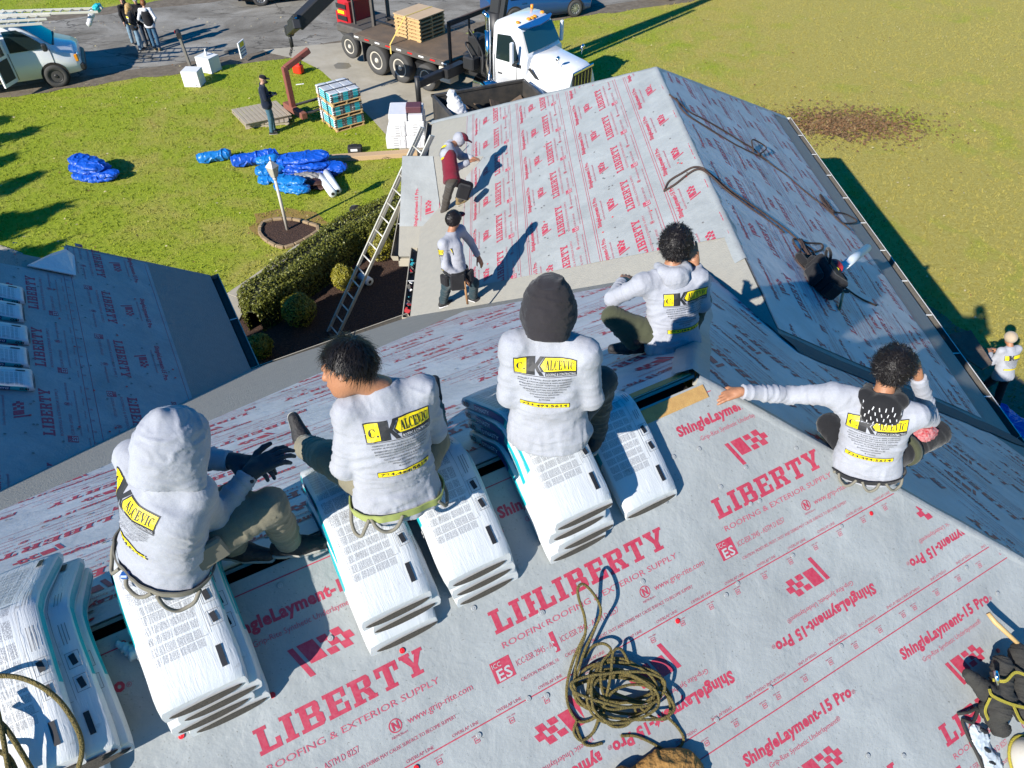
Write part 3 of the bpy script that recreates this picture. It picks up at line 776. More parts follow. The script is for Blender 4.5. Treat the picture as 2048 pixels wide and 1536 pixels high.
def road_b(n, l, b):
    P = GEO(n)
    fine = NZ(n, l, P, 60, 4, .7); big = NZ(n, l, P, .45, 6, .65, .8)
    base = RMP(n, l, big, [(.32, (.135, .118, .092)), (.5, (.235, .215, .178)), (.68, (.33, .31, .27))])
    sp = RMP(n, l, fine, [(.3, (.6, .6, .6)), (.7, (1.2, 1.2, 1.2))])
    c = MIXC(n, l, 1.0, base, sp, 'MULTIPLY')
    # crack net, mostly along the road
    mp = n.new('ShaderNodeMapping'); mp.inputs['Rotation'].default_value = (0, 0, -.4); mp.inputs['Scale'].default_value = (.45, 1.25, 1); l.new(P, mp.inputs['Vector'])
    ad = n.new('ShaderNodeVectorMath'); ad.operation = 'MULTIPLY_ADD'
    nz = n.new('ShaderNodeTexNoise'); nz.inputs['Scale'].default_value = 2.2; nz.inputs['Detail'].default_value = 5; l.new(P, nz.inputs['Vector'])
    l.new(nz.outputs['Color'], ad.inputs[0]); ad.inputs[1].default_value = (.55, .55, 0); l.new(mp.outputs[0], ad.inputs[2])
    v = n.new('ShaderNodeTexVoronoi'); v.feature = 'DISTANCE_TO_EDGE'; v.inputs['Scale'].default_value = 1.0; l.new(ad.outputs[0], v.inputs['Vector'])
    ck = RMP(n, l, v.outputs['Distance'], [(.006, (.25, .24, .22)), (.03, (1, 1, 1))])
    c = MIXC(n, l, MATH(n, l, 'MULTIPLY', RMP(n, l, NZ(n, l, P, .3, 3), [(.38, (0, 0, 0)), (.55, (1, 1, 1))]), .9), c, MIXC(n, l, 1.0, c, ck, 'MULTIPLY'))
    l.new(c, b.inputs['Base Color']); b.inputs['Roughness'].default_value = .9
    BUMP(n, l, b, fine, .5, .01)
m_road = gmat('worn_asphalt', road_b)
def shoulder_b(n, l, b):
    P = GEO(n); c = RMP(n, l, NZ(n, l, P, 3.5, 8, .75), [(.3, (.085, .066, .045)), (.55, (.16, .128, .09)), (.75, (.25, .21, .155))])
    l.new(c, b.inputs['Base Color']); b.inputs['Roughness'].default_value = .95; BUMP(n, l, b, NZ(n, l, P, 40, 5), .8, .02)
m_shoulder = gmat('gravel_shoulder', shoulder_b)
def conc_b(n, l, b):
    P = GEO(n); c = RMP(n, l, NZ(n, l, P, .8, 8, .7, .3), [(.3, (.30, .265, .20)), (.55, (.39, .35, .27)), (.75, (.45, .41, .335))])
    l.new(c, b.inputs['Base Color']); b.inputs['Roughness'].default_value = .85; BUMP(n, l, b, NZ(n, l, P, 70, 4), .3, .006)
m_conc = gmat('pale_concrete', conc_b)
def mulch_b(n, l, b):
    P = GEO(n); c = RMP(n, l, NZ(n, l, P, 26, 4, .8), [(.3, (.018, .009, .006)), (.52, (.062, .030, .018)), (.72, (.15, .085, .052))])
    l.new(c, b.inputs['Base Color']); b.inputs['Roughness'].default_value = .95; BUMP(n, l, b, NZ(n, l, P, 40, 3), 1.0, .05)
m_mulch = gmat('bark_mulch', mulch_b)
def ragged(pts, amp, step, seed=0, closed=True):
    """polyline with wobbling edge"""
    out = []; n = len(pts)
    for i in range(n if closed else n - 1):
        a, b = Vector(pts[i]), Vector(pts[(i + 1) % n]); L = (b - a).length; k = max(1, int(L / step)); nr = Vector((-(b - a).y, (b - a).x, 0)).normalized()
        for j in range(k):
            p = a.lerp(b, j / k); out.append(p + nr * amp * mnoise.noise(Vector((p.x * 1.7 + seed, p.y * 1.7, seed))) + nr * amp * .5 * mnoise.noise(Vector((p.x * 7 + seed, p.y * 7, seed))))
    return out
def flat(name, pts, z, m, kind='structure', parent=None):
    P = [Vector((p[0], p[1], 0)) for p in pts]; tri = tess([P]); A2 = lambda t: (P[t[1]] - P[t[0]]).cross(P[t[2]] - P[t[0]]).z
    tri = [t if A2(t) > 0 else t[::-1] for t in tri if abs(A2(t)) > 1e-9]
    me = bpy.data.meshes.new(name); me.from_pydata([(p.x, p.y, z) for p in P], [], tri); me.update(); me.materials.append(m); o = link(name, me, parent)
    if kind: o['kind'] = kind
    return o
flat('lawn', [(-220, -220, 0), (220, -220, 0), (220, 260, 0), (-220, 260, 0)], 0, m_lawn)
RD = Vector((.921, .389, 0)).normalized(); RP = Vector((-RD.y, RD.x, 0))
def rd(t, w): return RD * t + RP * w
near = lambda t: rd(t, 29.55)
flat('road_shoulder', ragged([rd(-90, 29.3), rd(90, 29.3), rd(90, 38.6), rd(-90, 38.6)], .35, .5, 3), .004, m_shoulder)
flat('road', ragged([rd(-90, 30.3), rd(90, 30.3), rd(90, 37.5), rd(-90, 37.5)], .25, .6, 5), .008, m_road)
# driveway
dl = [G(*q) for q in [(540, 107), (600, 120), (640, 140), (668, 165), (700, 195), (745, 240), (790, 290)]] + [Vector((-2.6, 19.2, 0)), Vector((-1.9, 17.0, 0))]
dr = [Vector((3.8, 17.0, 0)), Vector((3.4, 21.0, 0)), Vector((2.0, 25.5, 0)), Vector((.2, 29.0, 0)), Vector((-.1, 31.2, 0))]
flat('driveway', dl + dr + [Vector((-4.5, 30.5, 0)), Vector((-9.6, 29.1, 0))], .013, m_conc)
m_oil = mat('wet_stain', (0.20, 0.165, 0.10), 0.35, var=(2, .4, (0.26, 0.22, 0.15)))
flat('wet_stain', ragged([G(*q) for q in [(667, 131), (676, 126), (697, 127), (702, 133), (695, 138), (672, 138)]], .05, .2, 9), .017, m_oil)
# front walk of concrete slabs
wlk = [G(*q) for q in [(400, 655), (434, 605), (499, 558), (568, 510), (628, 466), (670, 448), (729, 421), (800, 398)]] + [Vector((-2.1, 18.3, 0))]
WC = curve_pts(wlk, 12)
walk = empty('footpath', (0, 0, 0)); walk['kind'] = 'structure'
def off(pts, d):
    out = []
    for i, p in enumerate(pts):
        t = (pts[min(i + 1, len(pts) - 1)] - pts[max(i - 1, 0)]).normalized(); out.append(p + Vector((t.y, -t.x, 0)) * d)
    return out
A, B = WC, off(WC, .78); acc = 0; st = 0
for i in range(1, len(A)):
    acc += (A[i] - A[i - 1]).length
    if acc > 1.2 or i == len(A) - 1:
        a_, b_ = A[st:i + 1], B[st:i + 1]
        # a thin joint between slabs
        a_ = [a_[0].lerp(a_[1], .06)] + a_[1:]; b_ = [b_[0].lerp(b_[1], .06)] + b_[1:]
        mb = MB(); mb.prism([(p.x, p.y) for p in a_ + b_[::-1]], -.04, .03 + .004 * random.Random(i).random(), lambda x, y, t: (x, y, t)); s = mb.build('paving_slab', m_conc, walk); bev(s, .008, 1)
        st = i; acc = 0
# planting bed between the walk and the house
HB = off(WC, .74)
bedp = HB + [Vector((-1.3, 17.2, 0)), Vector((-1.2, 8.6, 0)), Vector((-3.2, 7.2, 0)), Vector((-5.6, 9.4, 0)), Vector((-6.6, 11.4, 0))]
flat('garden_bed', bedp, .006, m_mulch)
# lamp island
isl = [G(*q) for q in [(527, 447), (521, 470), (545, 490), (572, 497), (612, 480), (640, 459), (619, 449), (590, 441), (557, 440)]]
m_burn = mat('scorched_grass', (0.26, 0.155, 0.035), 0.95, bump=(30, .8), var=(6, .6, (0.20, 0.17, 0.04)))
flat('scorched_grass', ragged([G(*q) for q in [(505, 455), (510, 430), (540, 420), (590, 414), (630, 424), (665, 445), (668, 455), (645, 462), (600, 470), (540, 480)]], .25, .2, 2), .004, m_burn)
flat('lamp_island', isl, .014, m_mulch)
m_edge = mat('edging_block', (0.30, 0.215, 0.12), 0.85, bump=(40, .5), var=(5, .5, (0.21, 0.14, 0.08)))
il = curve_pts(isl, 10, True); tot = sum((il[i] - il[i - 1]).length for i in range(len(il))); kN = 17
def along(pts, s, closed=True):
    n = len(pts)
    for i in range(n if closed else n - 1):
        a, b = pts[i], pts[(i + 1) % n]; L = (b - a).length
        if s <= L: return a.lerp(b, s / L)
        s -= L
    return pts[0] if closed else pts[-1]
edging = empty('edging', isl[0], label='ring of low tan edging blocks round the mulched lamp island', cat='garden edging')
for i in range(kN):
    a = along(il, tot * (i + .03) / kN); b = along(il, tot * (i + .97) / kN); mb = MB(); mb.bar(a + ZZ * .03, b + ZZ * .03, .09, .09, ch=.015); mb.build('edging_block', m_edge, edging, isl[0])
# brown patch of dead leaves on the field, concrete pad at the left
def patch_b(n, l, b):
    P = GEO(n); c = RMP(n, l, NZ(n, l, P, 7, 7, .8), [(.3, (.06, .035, .018)), (.5, (.19, .115, .05)), (.7, (.36, .27, .12))])
    l.new(c, b.inputs['Base Color']); b.inputs['Roughness'].default_value = .95; BUMP(n, l, b, NZ(n, l, P, 25, 4), 1.0, .05)
    a = MATH(n, l, 'MULTIPLY', NZ(n, l, P, 3, 6, .8), 1.0)
m_patch = gmat('dead_leaf_patch', patch_b)
bp_ = ragged([G(*q) for q in [(1612, 242), (1630, 235), (1665, 233), (1705, 240), (1730, 248), (1735, 255), (1710, 262), (1640, 268), (1615, 257)]], 1.3, .12, 4)
flat('bare_patch', bp_, .003, m_patch)
cc_ = G(1680, 250); n_ = 3600; pX = np.column_stack([cc_.x + rs.normal(0, 1.15, n_) + rs.uniform(-.8, 1.0, n_), cc_.y + rs.normal(0, .62, n_)]); a_ = rs.uniform(0, 6.28, n_); r_ = rs.uniform(.02, .055, n_)
V = np.stack([np.column_stack([pX[:, 0] + r_ * np.cos(a_ + q * np.pi / 2), pX[:, 1] + r_ * np.sin(a_ + q * np.pi / 2) * (.6 if q % 2 else 1), .02 + rs.uniform(0, .06, n_)]) for q in range(4)], 1).reshape(-1, 3)
lp_ = link('leaf_litter', npmesh('leaf_litter', V, np.arange(len(V)).reshape(-1, 4), [m_patch, mat('leaf_brown', (0.16, 0.08, 0.03), .8)], mi=rs.randint(0, 2, n_))); lp_['kind'] = 'stuff'
flat('concrete_pad', [G(*q) for q in [(-160, 540), (-30, 480), (48, 508), (-10, 540), (-90, 600)]], .02, m_conc)
# bed along the right side of the house
flat('side_bed', ragged([Vector((6.2, 14.0, 0)), Vector((8.9, 14.2, 0)), Vector((9.6, 12.6, 0)), Vector((10.3, 10.6, 0)), Vector((10.6, 8.0, 0)), Vector((6.2, 5, 0))], .2, .3, 6), .005, mat('dry_soil', (0.21, 0.17, 0.10), .95, bump=(20, .8), var=(3, .6, (0.12, 0.09, 0.05))))
# ---- grass blades
def inpoly(P, poly):
    x, y = P[:, 0], P[:, 1]; c = np.zeros(len(P), bool); n = len(poly)
    for i in range(n):
        x0, y0 = poly[i][0], poly[i][1]; x1, y1 = poly[(i + 1) % n][0], poly[(i + 1) % n][1]
        t = ((y0 > y) != (y1 > y)); c ^= t & (x < (x1 - x0) * (y - y0) / (y1 - y0 + 1e-12) + x0)
    return c

view = [G(*q) for q in [(-60, -40), (2110, -40), (2110, 960), (1560, 260), (1300, 160), (900, 230), (790, 640), (430, 640), (100, 560), (-60, 560)]]
N0 = 150000
X = np.stack([rs.uniform(-26, 24, N0), rs.uniform(9, 46, N0)], 1)
X = X[rs.uniform(0, 1, N0) < np.clip((34 / (X[:, 1] + 4)) ** 1.3 * .62, 0.12, 1)]
k = inpoly(X, view) & ~inpoly(X, bedp) & ~inpoly(X, dl + dr + [Vector((-.5, 30.5, 0)), Vector((-9.5, 28.9, 0))]) & ~inpoly(X, isl)
w = X @ np.array([RP.x, RP.y]); k &= (w < 29.3) | (w > 38.9)
for i in range(0, len(A) - 1, 3): k &= ~inpoly(X, [A[i], A[min(i + 3, len(A) - 1)], B[min(i + 3, len(A) - 1)], B[i]])
X = X[k]; n_ = len(X)
def tufts(X, hmin, hmax, wd, nb):
    n_ = len(X); V = []; 
    for b_ in range(nb):
        a = rs.uniform(0, 2 * np.pi, n_); h = rs.uniform(hmin, hmax, n_); ln = rs.uniform(.2, .9, n_) * h; an2 = rs.uniform(0, 2 * np.pi, n_)
        o = rs.normal(0, .02, (n_, 2)); bx = X + o
        d = np.stack([np.cos(a), np.sin(a)], 1) * wd
        z0 = np.zeros(n_)
        v = np.stack([np.column_stack([bx - d, z0]), np.column_stack([bx + d, z0]), np.column_stack([bx + np.stack([np.cos(an2), np.sin(an2)], 1) * ln[:, None], h])], 1)
        V.append(v.reshape(-1, 3))
    V = np.concatenate(V); return V, np.arange(len(V)).reshape(-1, 3)
V, Fq = tufts(X, .03, .075, .011, 2)
gr = link('grass', npmesh('grass', V, Fq, [m_lawn])); gr['kind'] = 'stuff'
# fallen leaves and scraps of wrapper scattered on the grass
Xl = np.stack([rs.uniform(-22, 20, 1500), rs.uniform(10, 33, 1500)], 1); Xl = Xl[inpoly(Xl, view) & ~inpoly(Xl, bedp) & ~inpoly(Xl, dl + dr)]
a = rs.uniform(0, 6.28, len(Xl)); r_ = rs.uniform(.02, .05, len(Xl)); V = []
for q in range(4):
    an = a + q * np.pi / 2; V.append(np.column_stack([Xl[:, 0] + r_ * np.cos(an) * (1 if q % 2 else .6), Xl[:, 1] + r_ * np.sin(an) * (1 if q % 2 else .6), .05 + rs.uniform(0, .03, len(Xl))]))
V = np.stack(V, 1).reshape(-1, 3)
lv = link('fallen_leaves', npmesh('fallen_leaves', V, np.arange(len(V)).reshape(-1, 4), [mat('leaf_pale', (0.50, 0.42, 0.22), .8), mat('leaf_brown', (0.16, 0.08, 0.03), .8)], mi=rs.randint(0, 2, len(Xl)))); lv['kind'] = 'stuff'

# ================================================================== PLANTS
def leaf_mat(name, c1, c2, c3):
    def f(n, l, b):
        P = GEO(n); c = RMP(n, l, NZ(n, l, P, 14, 5, .8), [(.28, c1), (.5, c2), (.72, c3)]); l.new(c, b.inputs['Base Color']); b.inputs['Roughness'].default_value = .55
    return gmat(name, f)
m_hedge = leaf_mat('boxwood_leaf', (.045, .060, .006), (.115, .125, .012), (.22, .205, .025))
m_gold = leaf_mat('golden_shrub_leaf', (.09, .095, .008), (.21, .19, .012), (.34, .28, .03))
m_pine = leaf_mat('conifer_needle', (.010, .022, .008), (.025, .045, .015), (.05, .075, .025))
m_bark = mat('bark', (.10, .07, .05), .9, bump=(30, .8))
def leaves(P, Nr, size, spread=.6):
    """leaf quads at points P with outward normals Nr"""
    n_ = len(P); t = rs.normal(0, 1, (n_, 3)); Nn = Nr + rs.normal(0, spread, (n_, 3)); Nn /= np.linalg.norm(Nn, axis=1)[:, None]
    u = np.cross(Nn, t); u /= np.linalg.norm(u, axis=1)[:, None] + 1e-9; v = np.cross(Nn, u); s = (size * rs.uniform(.6, 1.3, n_))[:, None]
    V = np.stack([P - u * s, P + v * s * .55, P + u * s, P - v * s * .55], 1).reshape(-1, 3); return V, np.arange(n_ * 4).reshape(-1, 4)
# hedge along the walk
hc = off(WC, 1.28); hs = [i for i in range(len(hc)) if hc[i].y < 16.9 and hc[i].y > 10.4]; hc = [hc[i] for i in hs]
hed = empty('hedge', hc[len(hc) // 2], label='long clipped green hedge curving along the concrete walk', cat='hedge')
ctr = np.array([tuple(p) for p in hc]); seg = np.linalg.norm(np.diff(ctr, axis=0), axis=1); cum = np.r_[0, np.cumsum(seg)]; Lh = cum[-1]
n_ = 26000; s_ = rs.uniform(0, Lh, n_); px_ = np.interp(s_, cum, ctr[:, 0]); py_ = np.interp(s_, cum, ctr[:, 1])
tx = np.gradient(ctr[:, 0], cum); ty = np.gradient(ctr[:, 1], cum); dx = np.interp(s_, cum, tx); dy = np.interp(s_, cum, ty); ll = np.hypot(dx, dy); dx /= ll; dy /= ll
th = rs.uniform(-.12, np.pi + .12, n_); endf = np.clip(np.minimum(s_, Lh - s_) / .45, 0.15, 1) ** .5
wob = 1 + .10 * np.array([mnoise.noise(Vector((a_ * 1.6, b_ * 3, 2.2))) for a_, b_ in zip(s_, th)])
sq = lambda c, p: np.sign(c) * np.abs(c) ** p
hw, hh = .47, .80
ox = sq(np.cos(th), .55) * hw * wob * endf; oz = np.maximum(sq(np.sin(th), .5), 0) * hh * wob * (.55 + .45 * endf)
P = np.column_stack([px_ + dy * ox, py_ - dx * ox, oz + .02]); Nr = np.column_stack([dy * np.cos(th), -dx * np.cos(th), np.sin(th)])
P += Nr * rs.uniform(-.07, .02, n_)[:, None]
V, Fq = leaves(P, Nr, .028); hp_ = Vector(hc[len(hc) // 2]); o = link('foliage', npmesh('foliage', V - np.array(hp_), Fq, [m_hedge]), hed); o['kind'] = 'stuff'
mb = MB()
for i in range(len(hc)):
    pass
ring = []; 
core = MB(); K = 10
for i in range(0, len(hc)):
    t = Vector((tx[i], ty[i], 0)).normalized(); sd = Vector((t.y, -t.x, 0)); e = min(1, max(.15, min(cum[i], Lh - cum[i]) / .45)) ** .5
    for k in range(K):
        an = math.pi * k / (K - 1); core.v.append(Vector(hc[i]) + sd * (math.copysign(abs(math.cos(an)) ** .55, math.cos(an)) * (hw - .07) * e) + ZZ * (abs(math.sin(an)) ** .5 * (hh - .08) * (.55 + .45 * e)) - hp_)
for i in range(len(hc) - 1):
    for k in range(K - 1): core.f.append([i * K + k, i * K + k + 1, (i + 1) * K + k + 1, (i + 1) * K + k]); core.mi.append(0); core.sm.append(False)
core.build('branches', mat('hedge_core', (.018, .022, .006), .95), hed)
def shrub(c, r, h, label, n_=2600, m=None, grp='round shrubs in the planting bed', egg=1.0):
    e = empty('round_shrub', c, label=label, cat='shrub', group=grp)
    u = rs.normal(0, 1, (n_, 3)); u /= np.linalg.norm(u, axis=1)[:, None]; u[:, 2] = np.abs(u[:, 2]) * np.where(rs.uniform(0, 1, n_) < .8, 1, -1)
    wb = np.array([1 + .14 * mnoise.noise(Vector((a_[0] * 2.2 + c.x, a_[1] * 2.2, a_[2] * 2.2))) for a_ in u])
    P = u * np.array([r, r, h / 2]) * wb[:, None] * rs.uniform(.86, 1.02, n_)[:, None]; P[:, 2] += h / 2
    V, Fq = leaves(P, u, .026); o = link('foliage', npmesh('foliage', V, Fq, [m or m_gold]), e); o['kind'] = 'stuff'
    bm = bmesh.new(); bmesh.ops.create_icosphere(bm, subdivisions=2, radius=1); me = bpy.data.meshes.new('branches'); 
    for v in bm.verts: v.co = Vector((v.co.x * r * .84, v.co.y * r * .84, v.co.z * h * .43 + h / 2))
    bm.to_mesh(me); bm.free(); me.materials.append(mat('hedge_core', (.018, .022, .006), .95)); link('branches', me, e)
    mb = MB(); mb.cyl((0, 0, -.02), (0, 0, h * .3), .03, 6); mb.build('stem', m_bark, e)
    return e
shrub(G(763, 520), .30, .78, 'tall oval golden shrub nearest the house corner, right of the leaning ladder')
shrub(G(690, 577), .27, .62, 'round golden shrub just left of the leaning ladder beside a white roll')
shrub(G(604, 648), .37, .74, 'largest round golden shrub standing in the middle of the mulch bed')
shrub(G(525, 712), .28, .52, 'low golden shrub at the near end of the bed beside the shaded roof')
shrub(G(800, 430), .42, .40, 'low green shrub beyond the top of the ladder at the end of the walk', m=m_hedge)
def conifer(c, h, r, label):
    e = empty('spruce_tree', c, label=label, cat='tree', group='spruces left of the lawn')
    mb = MB(); mb.tube([(0, 0, 0), (.05, 0, h * .5), (0, 0, h)], [.16, .10, .02], 8); mb.build('trunk', m_bark, e)
    Vs, Fs, o = [], [], 0; rr = random.Random(int(c.x * 10)); k = int(h * 3.2); P, Q = [], []
    for i in range(k):
        z = .5 + (h - .6) * i / k; R_ = r * (1 - z / h) ** .8 + .1
        for j in range(9):
            a_ = rr.uniform(0, 6.28); L = R_ * rr.uniform(.65, 1.1)
            for q in range(int(L * 34)):
                f = (q + .5) / (L * 34); sp = .22 * L * (1 - f * .6)
                P.append((math.cos(a_) * L * f + rr.gauss(0, sp * .5), math.sin(a_) * L * f + rr.gauss(0, sp * .5), z - .25 * L * f + rr.gauss(0, .05))); Q.append((rr.gauss(0, .4), rr.gauss(0, .4), 1))
    V, Fq = leaves(np.array(P), np.array(Q), .15, .5); o_ = link('crown', npmesh('crown', V, Fq, [m_pine]), e); o_['kind'] = 'stuff'
shv = Vector((-SUN_H.x, -SUN_H.y, 0)) / math.tan(SUN_EL)
for (q, h, r, lb) in (((165, 395), 6.5, 2.6, 'spruce tree left of the picture whose shadow reaches furthest over the lawn'), ((110, 245), 6.0, 2.3, 'spruce tree beyond the others, its shadow short beside the van'),
                      ((120, 335), 7.0, 2.5, 'spruce tree whose pointed shadow lies on the lawn left of the blue tarp'), ((150, 470), 6.0, 2.5, 'spruce tree nearest the house, shading the lawn above the left wing'), ((62, 300), 7.0, 2.8, 'broad spruce tree far left whose shadow fills the edge of the lawn'),
    ((70, 415), 6.5, 2.8, 'broad spruce tree far left between the two nearest the house'), ((50, 225), 6.5, 2.4, 'broad spruce tree far left, shading the grass under the van'), ((60, 490), 6.5, 2.8, 'broad spruce tree far left beside the left wing')):
    T = G(*q); c = T - shv * h; conifer(Vector((c.x, c.y, 0)), h, r, lb)
# ================================================================== SHINGLE BUNDLES
def wrap_mat(name, teal=False):
    """white plastic wrapper; UV: u along the bundle 0..1, v across -> print blocks of tiny text on the face"""
    def f(n, l, b):
        uv = n.new('ShaderNodeUVMap').outputs['UV']; sp = n.new('ShaderNodeSeparateXYZ'); l.new(uv, sp.inputs[0]); u, v = sp.outputs['X'], sp.outputs['Y']
        P = n.new('ShaderNodeTexCoord').outputs['Object']
        # print only in the block u .22-.80, v .10-.72 on the face (face has v in 0..1; sides are outside)
        def band(x, a, b_): return MATH(n, l, 'MULTIPLY', MATH(n, l, 'GREATER_THAN', x, a), MATH(n, l, 'LESS_THAN', x, b_))
        blk = MATH(n, l, 'MULTIPLY', band(u, .08, .84), band(v, .05, .72))
        # three text rows by u, columns by v
        col = MATH(n, l, 'FRACT', MATH(n, l, 'MULTIPLY', u, 24.0)); row = MATH(n, l, 'FRACT', MATH(n, l, 'MULTIPLY', v, 4.9))
        colm = MATH(n, l, 'GREATER_THAN', col, .22); rowm = MATH(n, l, 'GREATER_THAN', row, .07)
        txt = n.new('ShaderNodeTexNoise'); txt.inputs['Scale'].default_value = 1; txt.inputs['Detail'].default_value = 2
        mp = n.new('ShaderNodeMapping'); mp.inputs['Scale'].default_value = (560, 60, 1); l.new(uv, mp.inputs['Vector']); l.new(mp.outputs[0], txt.inputs['Vector'])
        t = MATH(n, l, 'GREATER_THAN', txt.outputs['Fac'], .47)
        m_ = MATH(n, l, 'MULTIPLY', MATH(n, l, 'MULTIPLY', blk, colm), MATH(n, l, 'MULTIPLY', rowm, t))
        base = RMP(n, l, NZ(n, l, P, 3, 4), [(.3, (.54, .56, .57)), (.7, (.63, .64, .64))])
        ink = n.new('ShaderNodeRGB'); ink.outputs[0].default_value = (.22, .22, .23, 1)
        c = MIXC(n, l, MATH(n, l, 'MULTIPLY', m_, .72), base, ink.outputs[0])
        dirt = RMP(n, l, NZ(n, l, P, 11, 6, .75), [(.60, (1, 1, 1)), (.74, (.5, .48, .45))]); c = MIXC(n, l, 1.0, c, dirt, 'MULTIPLY')
        if teal:   # teal print on the long sides (v<0 or v>1)
            tm = MATH(n, l, 'MULTIPLY', MATH(n, l, 'MULTIPLY', MATH(n, l, 'GREATER_THAN', v, 1.10), MATH(n, l, 'LESS_THAN', v, 1.34)), band(u, .06, .72))
            tm2 = MATH(n, l, 'MULTIPLY', MATH(n, l, 'LESS_THAN', v, -.05), band(u, .06, .72))
            tt = n.new('ShaderNodeRGB'); tt.outputs[0].default_value = (.012, .36, .40, 1)
            c = MIXC(n, l, MATH(n, l, 'MAXIMUM', tm, tm2), c, tt.outputs[0])
        l.new(c, b.inputs['Base Color']); b.inputs['Roughness'].default_value = .32; b.inputs['Specular IOR Level'].default_value = .5
        mp2 = n.new('ShaderNodeMapping'); mp2.inputs['Scale'].default_value = (5, 14, 1); l.new(uv, mp2.inputs['Vector'])
        h = NZ(n, l, mp2.outputs[0], 1.6, 6, .6, 1.2)
        BUMP(n, l, b, h, .30, .012)
    return gmat(name, f)
m_wrap = wrap_mat('bundle_wrapper'); m_wrapt = wrap_mat('bundle_wrapper_teal', True)
m_shingle = mat('shingle_granules', (.055, .05, .045), .9, bump=(300, .8, (1, 1, 6)), var=(260, .8, (.17, .15, .12)))
m_black = mat('black_print', (.015, .015, .017), .5); m_teal = mat('teal_print', (.012, .36, .40), .4); m_navy = mat('navy_print', (.01, .035, .16), .4); m_grey = mat('grey_print', (.16, .16, .17), .5)
BT, BL, BWD = .060, 1.02, .345
def arch(hb, s, h, R=.13, th=math.radians(33.0)):
    """point of a slab draped over the ridge: s along it (0 at the crown), hb + h above the roof; returns (n, z)"""
    cz = -R / math.cos(th) + .018; a = s / R; up = (hb + h) / math.cos(th) * .96
    if abs(a) <= th: n_, z = R * math.sin(a), cz + R * math.cos(a)
    else:
        sg = 1 if a > 0 else -1; e = abs(s) - R * th
        n_, z = sg * (R * math.sin(th) + e * math.cos(th)), cz + R * math.cos(th) - e * math.sin(th)
    f = max(-1, min(1, a / th)); nx = math.sin(th * f) * (hb + h) * .5     # part of the offset goes sideways with the slope
    return n_ + nx, z + up - abs(nx) * math.tan(th)
